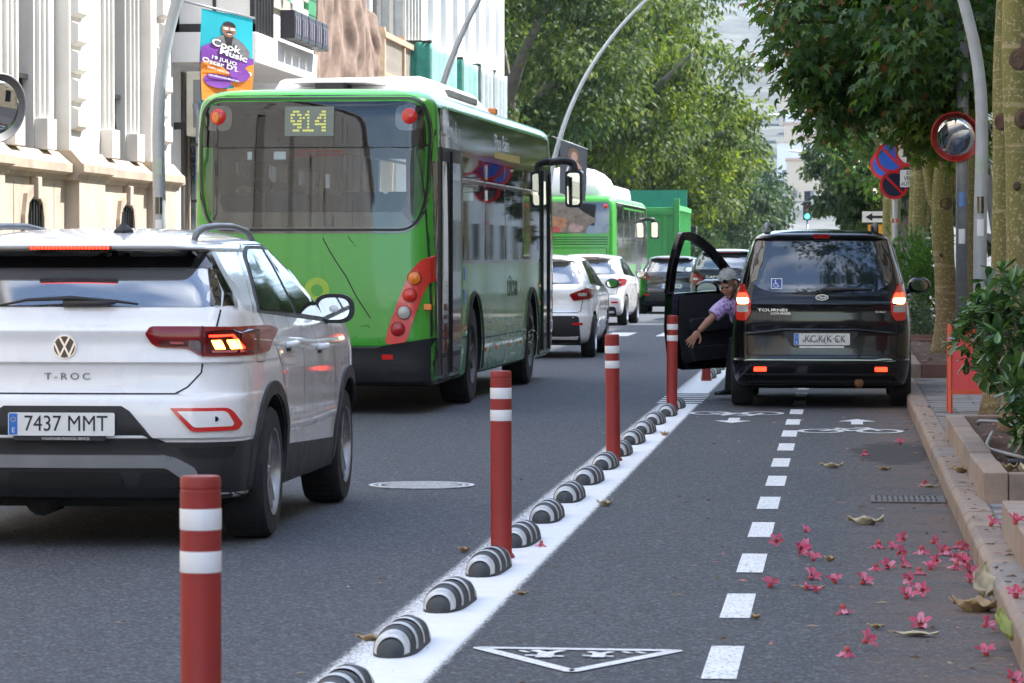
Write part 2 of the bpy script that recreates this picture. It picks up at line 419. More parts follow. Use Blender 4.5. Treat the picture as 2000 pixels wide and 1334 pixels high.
# ================================================================== GROUND
def asphalt(name, base, brown=False):
    m, t, b = newmat(name); pos = t.nodes.new('ShaderNodeNewGeometry').outputs['Position']
    sp = t.nodes.new('ShaderNodeSeparateXYZ'); t.links.new(pos, sp.inputs[0])
    st = t.nodes.new('ShaderNodeMapping'); st.inputs['Scale'].default_value = (1.6, .22, 1); t.links.new(pos, st.inputs[0])
    st2 = t.nodes.new('ShaderNodeMapping'); st2.inputs['Scale'].default_value = (.5, 1.6, 1); t.links.new(pos, st2.inputs[0])
    big = _ramp(t, _noise(t, st.outputs[0], .9, 6), .3, .7)
    c = _mix(t, big, tuple(x * .70 for x in base), tuple(x * 1.25 for x in base))
    blot = _ramp(t, _noise(t, pos, .55, 7, .62), .52, .66); c = _mix(t, _math(t, 'MULTIPLY', blot, .38), c, tuple(x * .5 for x in base))
    pale = _ramp(t, _noise(t, st.outputs[0], 2.3, 5, .6), .56, .70); c = _mix(t, _math(t, 'MULTIPLY', pale, .30), c, tuple(x * 1.9 for x in base))
    cross = _ramp(t, _noise(t, st2.outputs[0], 1.1, 5, .6), .42, .68)
    c = _mix(t, _math(t, 'MULTIPLY', cross, .42), c, tuple(x * .55 for x in base))
    fine = _ramp(t, _noise(t, pos, 95, 3, .75), .43, .585)
    c = _mix(t, fine, _mix(t, .6, c, tuple(x * .40 for x in base)), _mix(t, .45, c, tuple(min(1, x * 2.8) for x in base)))
    va = t.nodes.new('ShaderNodeTexVoronoi'); va.inputs['Scale'].default_value = 75; t.links.new(pos, va.inputs['Vector']); sv = t.nodes.new('ShaderNodeSeparateColor'); t.links.new(va.outputs['Color'], sv.inputs[0])
    stone = _ramp(t, sv.outputs[0], .70, .96); c = _mix(t, _math(t, 'MULTIPLY', stone, .62), c, (.20, .205, .215)); hole = _ramp(t, sv.outputs[1], .74, .92); c = _mix(t, _math(t, 'MULTIPLY', hole, .7), c, tuple(x * .25 for x in base))
    vo = t.nodes.new('ShaderNodeTexVoronoi'); vo.inputs['Scale'].default_value = 34; t.links.new(pos, vo.inputs['Vector'])
    grit = _ramp(t, vo.outputs['Distance'], .02, .10, (1, 1, 1), (0, 0, 0))
    sparse = _ramp(t, _noise(t, pos, 9, 3), .48, .60)
    c = _mix(t, _math(t, 'MULTIPLY', _math(t, 'MULTIPLY', grit, sparse), .8), c, (.25, .24, .22))
    if brown:                                              # leaf litter and mud washed into the gutter
        gx = t.nodes.new('ShaderNodeMapRange'); gx.inputs[1].default_value = -.10; gx.inputs[2].default_value = .62
        t.links.new(sp.outputs[0], gx.inputs[0])
        nzz = _ramp(t, _noise(t, st2.outputs[0], 1.5, 8, .68), .32, .54)
        d = _math(t, 'MULTIPLY', gx.outputs[0], nzz)
        c = _mix(t, _math(t, 'MULTIPLY', d, .78), c, (.15, .092, .060))
        dx = _math(t, 'DIVIDE', _math(t, 'SUBTRACT', sp.outputs[0], .40), .42); dy = _math(t, 'DIVIDE', _math(t, 'SUBTRACT', sp.outputs[1], 25.6), 1.9)
        rr_ = _math(t, 'ADD', _math(t, 'ADD', _math(t, 'MULTIPLY', dx, dx), _math(t, 'MULTIPLY', dy, dy)), _math(t, 'MULTIPLY', _noise(t, pos, 4, 7, .7), 1.6))
        c = _mix(t, _math(t, 'MULTIPLY', _ramp(t, _math(t, 'MULTIPLY', rr_, .4), .50, .60, (1, 1, 1), (0, 0, 0)), .85), c, (.022, .016, .013))
        spot = _ramp(t, _noise(t, pos, 3.1, 7, .7), .60, .66)
        c = _mix(t, _math(t, 'MULTIPLY', _math(t, 'MULTIPLY', spot, gx.outputs[0]), .8), c, (.018, .017, .016))
    t.links.new(c, b.inputs['Base Color']); b.inputs['Roughness'].default_value = .82; b.inputs['Specular IOR Level'].default_value = .35
    bp = t.nodes.new('ShaderNodeBump'); bp.inputs['Strength'].default_value = .45; bp.inputs['Distance'].default_value = .004
    t.links.new(_noise(t, pos, 220, 3), bp.inputs['Height']); t.links.new(bp.outputs[0], b.inputs['Normal'])
    return m
ASPH = asphalt('asphalt', (.046, .050, .060))
ASPH2 = asphalt('asphalt_lane', (.048, .050, .056), True)
def paint(name, wear=.45, edge=None):
    """white road paint, chipped; edge=(x0,x1) softens the two long sides into overspray"""
    m, t, b = newmat(name); pos = t.nodes.new('ShaderNodeNewGeometry').outputs['Position']
    c = _mix(t, _ramp(t, _noise(t, pos, 7, 7, .65), .3, .75), (.70, .70, .69), (.82, .82, .81))
    t.links.new(c, b.inputs['Base Color']); b.inputs['Roughness'].default_value = .7
    n = _noise(t, pos, 70, 5, .72)
    keep = _ramp(t, n, wear - .12, wear - .06)
    if edge:
        sp = t.nodes.new('ShaderNodeSeparateXYZ'); t.links.new(pos, sp.inputs[0])
        x0, x1 = edge; d = _math(t, 'MINIMUM', _math(t, 'SUBTRACT', sp.outputs[0], x0), _math(t, 'SUBTRACT', x1, sp.outputs[0]))
        left = _math(t, 'SUBTRACT', sp.outputs[0], x0)
        k = _math(t, 'DIVIDE', d, .075)
        n2 = _noise(t, pos, 120, 3, .7)
        e = _math(t, 'SUBTRACT', _math(t, 'ADD', _math(t, 'MULTIPLY', _math(t, 'MINIMUM', k, 1.5), .5), n2), .72)
        e = _ramp(t, e, .0, .06)
        spk = _ramp(t, _math(t, 'ADD', _noise(t, pos, 90, 4, .75), _math(t, 'MULTIPLY', _math(t, 'MINIMUM', left, .24), 1.0)), .50, .57)
        keep = _math(t, 'MULTIPLY', e, spk)
    tr = t.nodes.new('ShaderNodeBsdfTransparent'); ms = t.nodes.new('ShaderNodeMixShader'); o = t.nodes['Material Output']
    t.links.new(keep, ms.inputs[0]); t.links.new(tr.outputs[0], ms.inputs[1]); t.links.new(b.outputs[0], ms.inputs[2]); t.links.new(ms.outputs[0], o.inputs[0])
    return m
PAINT = paint('road_paint', .50); PAINT_BAND = paint('road_paint_band', .4, (-1.80, -1.345)); PAINT_OLD = paint('road_paint_old', .52)

def sheet(x0, x1, y0, y1, z): return MB().add([(x0, y0, z), (x1, y0, z), (x1, y1, z), (x0, y1, z)], [(0, 1, 2, 3)])
ground = sheet(-3000, 3000, -400, 6000, -.06).build('ground', M('earth', (.16, .14, .11), .9, var=.3, vs=.02, world=True)); tag(ground, kind='structure')
road = MB().add([(-6.7, -90, 0), (-1.57, -90, 0), (-1.57, 420, 0), (-9.2, 420, 0), (-9.2, 92, 0), (-6.7, 84, 0)], [(0, 1, 2, 3, 4, 5)]).build('road', ASPH); tag(road, kind='structure')
lane = sheet(-1.57, .62, -90, 420, 0).build('bike_lane', ASPH2); tag(lane, kind='structure')
sidest = sheet(.62, 40, 80.5, 88, .0).build('side_street', ASPH); tag(sidest, kind='structure')
Z1, Z2 = .004, .008
sheet(-1.83, -1.315, -8, 33.9, Z1).build('separator_band', PAINT_BAND, road)
sheet(-1.83, -1.315, 36.5, 80, Z1).build('separator_band', PAINT_BAND, road)
for i in range(5):                                          # short cross bars in the gap of the separator
    y = 34.1 + i * .47; sheet(-1.80, -1.36, y, y + .24, Z1).build('cross_bar', PAINT, road)
dash_me = None
for k in range(-2, 24):
    y = 12.26 + 2.0 * k
    if dash_me is None: d0 = sheet(-.06, .06, -.5, .5, 0).build('centre_dash', PAINT, lane); dash_me = d0.data; d = d0
    else: d = link(bpy.data.objects.new('centre_dash', dash_me), lane)
    d.location = (-.413 + random.uniform(-.006, .006), y, Z1)
# warning triangle seen upside down from here, with a small walking pair inside
def marks(name, paths, w, O, mat=PAINT, parent=None, closed=False):
    mb = MB()
    for i, p in enumerate(paths): mb.stroke(p, w, O, (1, 0, 0), (0, 1, 0), i * .0002, i * .0002 + .001, closed)
    return mb.build(name, mat, parent, fix=False)
TO = (-.95, 12.26, Z1)
tri = marks('triangle_marking', [rnd([(-.36, .36), (.36, .33), (.03, -.33)], .02)], .055, TO, parent=lane, closed=True)
fig = MB()
for cx, s in ((-.10, 1.0), (.09, .8)):
    for i, (p, wd) in enumerate((([(0, -.02), (0, .14)], .06), ([(0, .13), (-.05, .25)], .035), ([(0, .13), (.05, .25)], .035), ([(-.07, .05), (.07, .02)], .03))):
        fig.stroke([(cx + a * s, .16 + (b - .1) * s * .8) for a, b in p], wd * s, TO, (1, 0, 0), (0, 1, 0), .0014 + i * .0002, .0022 + i * .0002)
for cx in (-.2, -.15, .17, .22): fig.stroke([(cx, .27), (cx + .03, .22)], .02, TO, (1, 0, 0), (0, 1, 0), .0012, .002)
fig.build('walker_marking', PAINT, lane, fix=False)
def bike_mark(cx, cy, flip, name='bicycle_marking'):
    s = -1 if flip else 1; mb = MB(); O = (cx, cy, Z1)
    ring = lambda ox: [(ox + .17 * math.cos(a * PI / 8), s * (.0 + .30 * math.sin(a * PI / 8))) for a in range(16)]
    for i, p in enumerate((ring(-.24), ring(.24))): mb.stroke(p, .05, O, (1, 0, 0), (0, 1, 0), 0, .001 + i * .0002, True)
    for i, p in enumerate(([(-.24, 0), (-.08, s * .38), (.16, s * .38), (.0, 0), (-.24, 0)], [(.0, 0), (-.11, s * .5)], [(.24, 0), (.13, s * .55), (.03, s * .57)])):
        mb.stroke(p, .045, O, (1, 0, 0), (0, 1, 0), .0014 + i * .0003, .0022 + i * .0003)
    mb.build(name, PAINT_OLD, lane, fix=False)
def arrow_mark(cx, cy, up):
    s = 1 if up else -1
    p = [(-.05, -.45 * s), (.05, -.45 * s), (.05, .08 * s), (.155, .08 * s), (0, .5 * s), (-.155, .08 * s), (-.05, .08 * s)]
    MB().prism(p if up else p[::-1], (cx, cy, Z1), (1, 0, 0), (0, 1, 0), 0, .0015).build('arrow_marking', PAINT, lane)
bike_mark(-.955, 31.9, True); arrow_mark(-.94, 30.5, False); bike_mark(.07, 28.7, False); arrow_mark(.13, 30.3, True)
# stop line / zebra far off in the sun
for i in range(5): sheet(-6.2 + i * .95, -5.75 + i * .95, 63, 66, Z1).build('zebra_bar', PAINT, road)

# -------- pavement, kerb stones, paving stones, planters
CONC = M('pavement_base', (.16, .145, .13), .85, var=.2, vs=3, bump=.3, world=True)
KERBM = [M('kerb_stone_%d' % i, c, .8, var=.2, vs=6, bump=.35, bs=50, dirt=(.10, .065, .045), dirt_amt=.7, world=True) for i, c in enumerate(((.27, .20, .155), (.25, .215, .185), (.29, .21, .15)))]
pv = MB().bb(.64, 12, -90, 80.5, -.05, .115).build('pavement', CONC, fix=False); tag(pv, kind='structure')
pv2 = MB().bb(.64, 12, 88, 400, -.05, .12).build('pavement', CONC, fix=False); tag(pv2, kind='structure')
pl = MB().bb(-9.6, -6.85, -90, 84, -.05, .12).build('pavement', CONC, fix=False); tag(pl, kind='structure')
pl2 = MB().bb(-16, -9.35, 94.2, 400, -.05, .12).build('pavement', CONC, fix=False); tag(pl2, kind='structure')
kme = []
for i in range(3):
    mb = MB(); mb.prism([(0, -.03), (.15, -.03), (.15, .125), (.025, .125), (0, .10)], (0, -.495, 0), (1, 0, 0), (0, 0, 1), -.99, 0)
    o = mb.build('kerb_stone', KERBM[i], pv, bev=.008); kme.append(o); o.location = (.615, 2 + i, 0)
def kerb(x, y, i, parent, fl=1):
    o = kme[i].copy(); COL.objects.link(o); o.parent = parent; o.location = (x, y, random.uniform(-.003, .003)); o.rotation_euler = (0, 0, random.uniform(-.004, .004) + (0 if fl > 0 else PI))
for k in range(5, 66): kerb(.615 + random.uniform(-.004, .004), k + .5, random.choice((0, 0, 1, 2)), pv)
for k in range(30, 84, 1): kerb(-6.7, k + .5, 1, pl, -1)
TILEM = [M('paving_%d' % i, c, .75, var=.18, vs=9, bump=.25, dirt=(.12, .08, .06), dirt_amt=.5, world=True) for i, c in enumerate(((.21, .195, .185), (.25, .22, .205), (.185, .18, .185)))]
tme = [MB().box((0, 0, 0), (.385, .185, .05)).build('paving_stone', TILEM[i], pv, bev=.006, fix=False) for i in range(3)]
def tiles(x0, x1, y0, y1):
    y = y0; r = 0
    while y < y1:
        x = x0 + (r % 2) * .2 - .2
        while x < x1:
            if x >= x0 - .01:
                o = tme[random.choice((0, 0, 1, 2))].copy(); COL.objects.link(o); o.parent = pv
                o.location = (x + .2, y + .1, .098 + random.uniform(-.003, .005)); o.rotation_euler = (random.uniform(-.012, .012), random.uniform(-.012, .012), 0)
            x += .4
        y += .2; r += 1
for i, o in enumerate(tme): o.location = (.97 + .4 * i, 16.72, .098)
tiles(.77, 1.6, 16.95, 18.6); tiles(.77, 2.4, 25.9, 37.9)

SOIL = M('soil', (.075, .042, .027), .95, var=.45, vs=14, bump=1.0, bs=30, world=True)
EDGE = [M('edging_%d' % i, c, .8, var=.2, vs=7, bump=.35, dirt=(.10, .065, .045), dirt_amt=.6, world=True) for i, c in enumerate(((.31, .22, .165), (.30, .235, .185), (.255, .19, .15)))]
EDGR = M('edging_red', (.17, .085, .07), .8, var=.2, vs=7, bump=.35, world=True)
def planter(x0, x1, y0, y1, label, h=.16, w_=.13, mats=EDGE, n_seed=0):
    t = thing('tree_planter', label, 'planter', (x0, y0, .115)); W, L = x1 - x0, y1 - y0; rr = random.Random(n_seed)
    y = 0
    while y < L - .05:                                   # street side
        e = min(1.05, L - y); MB().bb(0, w_, y + .004, y + e - .004, -.02, h + rr.uniform(-.006, .006)).build('edging_stone', rr.choice(mats), t, bev=.008, fix=False); y += e
    x = w_
    while x < W - .05:
        e = min(1.05, W - x)
        for yy in (0, L - w_): MB().bb(x + .004, x + e - .004, yy, yy + w_, -.02, h + rr.uniform(-.006, .006)).build('edging_stone', rr.choice(mats), t, bev=.008, fix=False)
        x += e
    s = MB().grid(lambda u, v: (w_ + .003 + u * (W - w_ - .006), w_ + .003 + v * (L - 2 * w_ - .006), h - .055 + .035 * math.sin(9 * u * W + 3 * math.sin(4 * v * L)) * math.sin(7 * v * L) + rr.uniform(-.015, .015)), 22, 60)
    s.build('soil', SOIL, t, True, fix=False)
    return t
planter(.75, 2.6, 8.0, 16.6, 'nearest stone-edged soil bed at the bottom right corner of the street', n_seed=1)
planter(.75, 2.6, 18.7, 25.6, 'stone-edged soil bed holding the leafy shrub, grey hose lying in it', n_seed=2)
planter(.72, 2.4, 38.0, 49.5, 'low reddish-brown edged soil bed behind the grey pole, round the stout tree trunk', mats=[EDGR, EDGR, EDGE[2]], n_seed=3)
planter(.72, 2.4, 52.0, 64, 'far soil bed behind the black van, hedge growing in it', mats=[EDGR], n_seed=4)

# ================================================================== VEHICLES
WHITE = M('car_white', (.84, .84, .84), .28, var=.03, vs=2, coat=.9)
BLACKP = M('car_black', (.004, .004, .005), .16, var=.2, vs=2, coat=.55, spec=.25)
GLASS = M('dark_glass', (.012, .014, .016), .05, var=.1, vs=2, spec=.9, ior=1.7)
GLASS_L = M('grey_glass', (.05, .055, .06), .05, var=.2, vs=2, spec=.9, ior=1.8)
PLAST = M('black_plastic', (.022, .022, .024), .55, var=.2, vs=10, bump=.1, bs=300)
GAP = M('panel_gap', (.01, .01, .01), .7, var=.1)
LINER = M('arch_liner', (.008, .008, .008), .9, var=.2)
RUBBER = M('tyre_rubber', (.016, .016, .017), .8, var=.25, vs=12, bump=.2, dirt=(.06, .055, .05), dirt_amt=.35)
SILV = M('silver', (.55, .56, .58), .3, metal=.9, var=.06)
RIMM = M('alloy', (.34, .33, .32), .34, metal=.85, var=.1)
CHROME = M('chrome', (.75, .76, .78), .1, metal=1, var=.03)
GREYP = M('grey_plastic', (.17, .175, .18), .45, metal=.3, var=.08)
REDL = M('red_lens', (.22, .004, .006), .12, var=.15, vs=8, spec=.45)
REDD = M('red_lens_dark', (.06, .003, .005), .12, var=.2, vs=12, spec=.45)
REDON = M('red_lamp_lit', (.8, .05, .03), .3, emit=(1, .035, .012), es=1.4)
AMBON = M('amber_lamp_lit', (1, .6, .1), .3, emit=(1, .50, .06), es=3.4)
WHITEON = M('tail_lamp_lit', (1, .7, .4), .3, emit=(1, .62, .25), es=4.0)
AMBER = M('amber_lens', (.75, .20, .015), .12, var=.1, coat=.5)
CLEARL = M('clear_lens', (.42, .42, .40), .12, var=.15, coat=.6, vs=20)
PLATEW = M('plate_white', (.78, .78, .76), .35, var=.05, vs=20)
PLATEB = M('plate_blue', (.02, .16, .55), .35)
INK = M('plate_ink', (.012, .014, .02), .5)
WPRINT = M('white_print', (.8, .8, .8), .5)
SEATM = M('seat_fabric', (.03, .03, .035), .9)


# ================================================================== BUILDINGS
CREAM = M('cream_render', (.63, .60, .555), .85, var=.10, vs=1.2, bump=.15, bs=40, dirt=(.36, .31, .25), dirt_amt=.55, world=True)
STONE = M('base_stone', (.46, .38, .30), .85, var=.16, vs=2.5, bump=.3, bs=25, dirt=(.25, .19, .14), dirt_amt=.5, world=True)
STONE_D = M('cornice_stone', (.40, .32, .24), .85, var=.2, vs=3, bump=.3, dirt=(.2, .15, .11), dirt_amt=.6, world=True)
WOODB = M('brown_joinery', (.075, .035, .02), .5, var=.25, vs=12, world=True)
IRON = M('wrought_iron', (.015, .014, .014), .5)
WINGL = M('building_glass', (.03, .035, .04), .08, var=.3, spec=.8)
WHITER = M('white_render', (.78, .77, .74), .8, var=.05, vs=1.5, dirt=(.5, .46, .40), dirt_amt=.25, world=True)
YELR = M('yellow_render', (.62, .50, .32), .85, var=.12, vs=1.5, dirt=(.35, .27, .17), dirt_amt=.4, world=True)

def townhouse():
    t = thing('stone_townhouse', 'cream classical town house with quoined pilasters and barred basement windows at the left edge', 'building', (-9.5, 0, 0))
    # local x: 0 = wall face, + towards the street; recessed openings 0.32 deep
    wall = MB(); H = 15.5
    wins = [44.85 - 5.3 * k for k in range(20, -1, -1)]            # start of each window opening
    wins = [w_ for w_ in wins]; ww = 1.1
    edges = [-62.0]
    for y in wins: edges += [y, y + ww]
    edges.append(48.9)
    for i in range(0, len(edges), 2): wall.bb(-.6, 0, edges[i], edges[i + 1], 2.3, H)
    wall.build('wall', CREAM, t, fix=False)
    MB().bb(-9, -.6, -62, 48.85, 0, H - .1).build('inner_wall', CREAM, t, fix=False)
    MB().bb(-.5, .10, -62, 48.95, .1, 2.36).build('plinth', STONE, t, fix=False)
    cm = MB().prism([(0, 2.36), (.13, 2.36), (.15, 2.42), (.23, 2.45), (.23, 2.55), (.20, 2.57), (.05, 2.70), (0, 2.70)], (0, -62, 0), (1, 0, 0), (0, 0, 1), -111.05, 0)
    cm.build('cornice', STONE_D, t)
    for y in wins:
        near = y > 30
        f = MB().bb(-.42, -.34, y, y + .09, 2.70, 6.4).bb(-.42, -.34, y + ww - .09, y + ww, 2.70, 6.4).bb(-.42, -.34, y + ww / 2 - .05, y + ww / 2 + .05, 2.70, 6.4).bb(-.42, -.34, y, y + ww, 4.7, 4.8).build('window_frame', WOODB, t, fix=False)
        MB().bb(-.40, -.38, y, y + ww, 2.70, 6.4).build('pane', WINGL, f, fix=False)
        MB().bb(-.6, -.02, y, y + ww, 6.4, 8.2).build('spandrel', CREAM, t, fix=False)
        MB().bb(-.6, -.02, y, y + ww, 9.0 + 2.6, H).build('spandrel', CREAM, t, fix=False)
        f2 = MB().bb(-.42, -.34, y, y + ww, 8.2, 8.3).bb(-.42, -.34, y, y + ww, 11.5, 11.6).bb(-.42, -.34, y + ww / 2 - .05, y + ww / 2 + .05, 8.3, 11.5).build('window_frame', WOODB, t, fix=False)
        MB().bb(-.40, -.38, y, y + ww, 8.2, 11.6).build('pane', WINGL, f2, fix=False)
        if near:
            for yy in (y - .42, y + ww + .10):               # stepped mouldings either side of the opening
                for q in range(3): MB().bb(0, .05 + .035 * q, yy + q * .09, yy + .32 - q * .03, 3.07, 8.0).build('moulding', CREAM, t, fix=False)
                MB().bb(0, .16, yy - .06, yy + .42, 2.70, 3.07).build('moulding_base', CREAM, t, bev=.01, fix=False)
            bl = MB().bb(-.22, -.06, y + .02, y + ww - .02, 3.52, 3.58).bb(-.18, -.10, y + .02, y + ww - .02, 2.74, 2.79).build('balustrade', IRON, t, fix=False)
            bm = MB().lathe([(.022, 2.78), (.035, 2.90), (.02, 3.0), (.04, 3.15), (.02, 3.3), (.035, 3.42), (.022, 3.53)], 8).mesh('baluster'); bm.materials.append(IRON)
            for q in range(9): o = link(bpy.data.objects.new('baluster', bm), bl); o.location = (-.14, y + .09 + q * .115, 0)
            # basement window: arched opening, keystone drop, iron bars
            by = y + .15
            arch = [(.0, 1.0), (0, 1.90), (.10, 2.05), (.30, 2.14), (.55, 2.14), (.75, 2.05), (.85, 1.90), (.85, 1.0)]
            dk = MB().prism([(a, b) for a, b in arch], (.104, by, 0), (0, 1, 0), (0, 0, 1), -.02, 0).build('basement_window', GAP, t)
            sr = MB().stroke([(a + (.06 if a > .5 else -.06 if a < .3 else 0), b + (.06 if b > 2.0 else 0)) for a, b in arch], .13, (.10, by, 0), (0, 1, 0), (0, 0, 1), 0, .05).build('arch_surround', STONE_D, dk)
            kb = MB()
            for q in range(6): MB().tube([(.128, by + .07 + q * .142, 1.02), (.128, by + .07 + q * .142, 2.08)], .014, 6).build('bar', IRON, dk)
            MB().bb(.10, .20, by + .33, by + .52, 2.10, 2.36).build('keystone', STONE, t, bev=.01, fix=False)
    # pilasters with bossed quoin stones
    qm = {}
    def quoin(dy, key):
        if key not in qm:
            o = MB().add([(0, -dy / 2, -.145), (0, dy / 2, -.145), (0, dy / 2, .145), (0, -dy / 2, .145), (.085, -dy / 2 + .05, -.10), (.085, dy / 2 - .05, -.10), (.085, dy / 2 - .05, .10), (.085, -dy / 2 + .05, .10)],
                         [(0, 1, 5, 4), (1, 2, 6, 5), (2, 3, 7, 6), (3, 0, 4, 7), (4, 5, 6, 7), (3, 2, 1, 0)]).mesh('quoin_stone'); o.materials.append(CREAM); qm[key] = o
        return qm[key]
    for yb in (36.5, 41.8, 46.85):
        wd = 1.7 if yb < 46 else 1.4
        MB().bb(0, .17, yb, yb + wd, 2.70, H).build('pilaster', CREAM, t, fix=False)
        MB().bb(.10, .27, yb + .1, yb + wd - .1, .1, 2.36).build('pilaster_base', STONE, t, fix=False)
        MB().prism([(0, 2.36), (.27, 2.36), (.30, 2.43), (.36, 2.46), (.36, 2.55), (.33, 2.57), (.20, 2.72), (0, 2.72)], (0, yb - .05, 0), (1, 0, 0), (0, 0, 1), -wd - .1, 0).build('pilaster_cornice', STONE_D, t)
        for k in range(14):
            z = 3.12 + k * .345
            o = link(bpy.data.objects.new('quoin_stone', quoin(.62, 'a')), t); o.location = (.17, yb + (.40 if yb < 46 else .85), z)
            if yb > 46 and k % 2: o.location.y -= .16
    for k in range(9):                                     # big plinth slabs: joints
        MB().bb(.098, .103, 31.0 + k * 2.05, 31.02 + k * 2.05, .1, 2.3).build('slab_joint', M('joint', (.2, .15, .11), .9), t, fix=False)
    MB().bb(.098, .103, 30, 48.9, 1.42, 1.435).build('slab_joint', MATS['joint'], t, fix=False)
    MB().bb(-.3, .6, -62, 49, H, H + .5).build('eaves', CREAM, t, fix=False)
    return t
townhouse()

BRICKM = [M('brick_%d' % i, c, .85, var=.2, vs=20, bump=.3, world=True) for i, c in enumerate(((.36, .12, .06), (.42, .15, .07), (.30, .10, .055)))]
POTM = M('terracotta', (.42, .11, .05), .7, var=.15)
def balcony_house():
    t = thing('white_house', 'white house with a thick white balcony slab, black planter boxes and small brick panel', 'building', (-9.5, 0, 0))
    MB().bb(-8, -.02, 49.02, 57.2, 0, 14).build('wall', WHITER, t, fix=False)
    MB().bb(-.02, 1.2, 49.3, 55.4, 4.20, 4.63).build('balcony_slab', WHITER, t, bev=.01, fix=False)
    MB().bb(-.02, .02, 50, 57, .2, 4.1).build('shop_front', M('shop_dark', (.10, .085, .07), .5, var=.3, vs=1.5), t, fix=False)
    for k in range(5): 
        y = 50.3 + k * 1.3; f = MB().bb(.02, .05, y, y + 1.15, .4, 3.4).build('shop_window', STONE_D, t, fix=False); MB().bb(.05, .06, y + .08, y + 1.07, .6, 3.3).build('pane', WINGL, f, fix=False)
    # glazed screen at the near end of the balcony and black uprights along its front
    sc = MB()
    scr = thing_part = MB().bb(.02, .08, 49.36, 49.42, 4.63, 7.4).bb(1.10, 1.17, 49.36, 49.42, 4.63, 7.4).bb(.02, 1.17, 49.36, 49.42, 4.63, 4.75).bb(.56, .61, 49.36, 49.42, 4.63, 7.4).build('end_screen', IRON, t, fix=False)
    MB().bb(.08, 1.10, 49.38, 49.40, 4.75, 7.4).build('screen_panel', WHITER, scr, fix=False)
    for k in range(7): MB().bb(1.12, 1.16, 49.5 + k * .26, 49.54 + k * .26, 4.63, 7.4).build('upright', IRON, t, fix=False)
    MB().bb(1.09, 1.11, 49.42, 51.2, 4.63, 7.4).build('front_panel', WHITER, t, fix=False)
    for k in range(4): MB().bb(1.10, 1.14, 51.25, 54.6, 5.12 + k * .30, 5.30 + k * .30).build('timber_slat', M('grey_timber', (.42, .37, .31), .8, var=.2, vs=6, bump=.3), t, fix=False)
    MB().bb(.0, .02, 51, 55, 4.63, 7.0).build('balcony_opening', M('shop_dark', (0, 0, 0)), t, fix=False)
    # brick panel at the corner, brick by brick
    bm = [MB().box((0, 0, 0), (.10, .235, .055)).mesh('brick') for _ in BRICKM]
    for m_, b in zip(bm, BRICKM): m_.materials.append(b)
    MB().bb(0, .05, 49.03, 49.9, 4.95, 6.2).build('brick_bed', M('mortar', (.33, .28, .24), .9), t, fix=False)
    for r_ in range(17):
        for c_ in range(4):
            y = 49.03 + .12 + c_ * .25 - (.12 if r_ % 2 else 0)
            if y > 49.9 or y < 49.05: continue
            o = link(bpy.data.objects.new('brick', random.choice(bm)), t); o.location = (.02 + random.uniform(0, .006), y, 4.99 + r_ * .07)
    for r_ in range(17):                                    # bricks returning round the near face
        for c_ in range(3):
            o = link(bpy.data.objects.new('brick', random.choice(bm)), t); o.location = (-.12 - c_ * .25 - (.12 if r_ % 2 else 0), 49.0, 4.99 + r_ * .07); o.rotation_euler = (0, 0, PI / 2)
    for k in range(12): MB().bb(.10, .13, 50.1, 51.2, 2.6 + k * .11, 2.66 + k * .11).build('shutter_slat', IRON, t, fix=False)
    return t
balcony_house()
def planter_box(y):
    o = thing('planter_box', None, 'planter', (-8.18, y, 4.66))
    MB().bb(-.10, .12, 0, .64, 0, .42).build('box', M('planter_black', (.02, .02, .024), .4), o, bev=.01, fix=False)
    for k in range(3): MB().prism(rnd([(0, 0), (.075, 0), (.075, .27), (0, .27)], .03), (.122, .09 + k * .18, .07), (0, 1, 0), (0, 0, 1), 0, .008).build('slot', M('slot_lilac', (.20, .17, .22), .4), o)
    MB().bb(-.08, .10, .02, .62, .38, .40).build('soil', SOIL, o, fix=False)
    return o
for k, lab in enumerate(('black planter box on the white balcony, nearest of the five', 'black planter box on the white balcony, second of the five from the near end', 'black planter box in the middle of the row of five on the balcony', 'black planter box on the white balcony, second from the far end', 'black planter box at the far end of the white balcony')):
    tag(planter_box(51.3 + k * .70), lab, group='black planter boxes hung on the balcony')
for k, (y, lab) in enumerate(((52.1, 'terracotta flower pot hung on the timber slats, nearer of the two'), (53.0, 'terracotta flower pot hung on the timber slats, farther of the two'))):
    o = thing('flower_pot', lab, 'flower pot', (-8.22, y, 5.50), group='terracotta pots on the balcony slats')
    MB().lathe([(.11, 0), (.17, .26), (.19, .26), (.19, .32), (.165, .32), (.15, .25)], 16, cap=True).build('pot', POTM, o, 40)
    MB().tube([(.02, 0, .30), (-.08, 0, .34), (-.14, 0, .30)], .01, 6).build('hook', IRON, o)
ac = thing('air_conditioner', 'cream air conditioning box on the corner wall above the thin grey pipe', 'air conditioner', (-9.3, 49.35, 3.15))
MB().bb(-.0, .36, -.1, .30, 0, .92).build('casing', M('ac_cream', (.55, .52, .42), .6), ac, bev=.02, fix=False); MB().bb(.10, .30, -.104, -.10, .12, .8).build('grille', GREYP, ac, fix=False); MB().bb(-.2, .0, .0, .05, .1, .2).build('bracket', IRON, ac, fix=False)
dp = thing('drainpipe', 'thin grey drainpipe rising between the town house and the white house', 'drainpipe', (-9.28, 48.6, 0))
MB().tube([(.18, .55, .12), (.18, .55, 3.4), (.12, .6, 3.6)], .045, 10).build('pipe', M('pipe_grey', (.22, .24, .26), .5), dp, True)
for z in (1.2, 2.2, 3.0): MB().bb(.08, .24, .50, .60, z, z + .04).build('clamp', IRON, dp, fix=False)
ss = thing('street_sign', 'small blue and white shop sign projecting from the wall beside the first bus', 'sign', (-9.4, 50.4, 2.55))
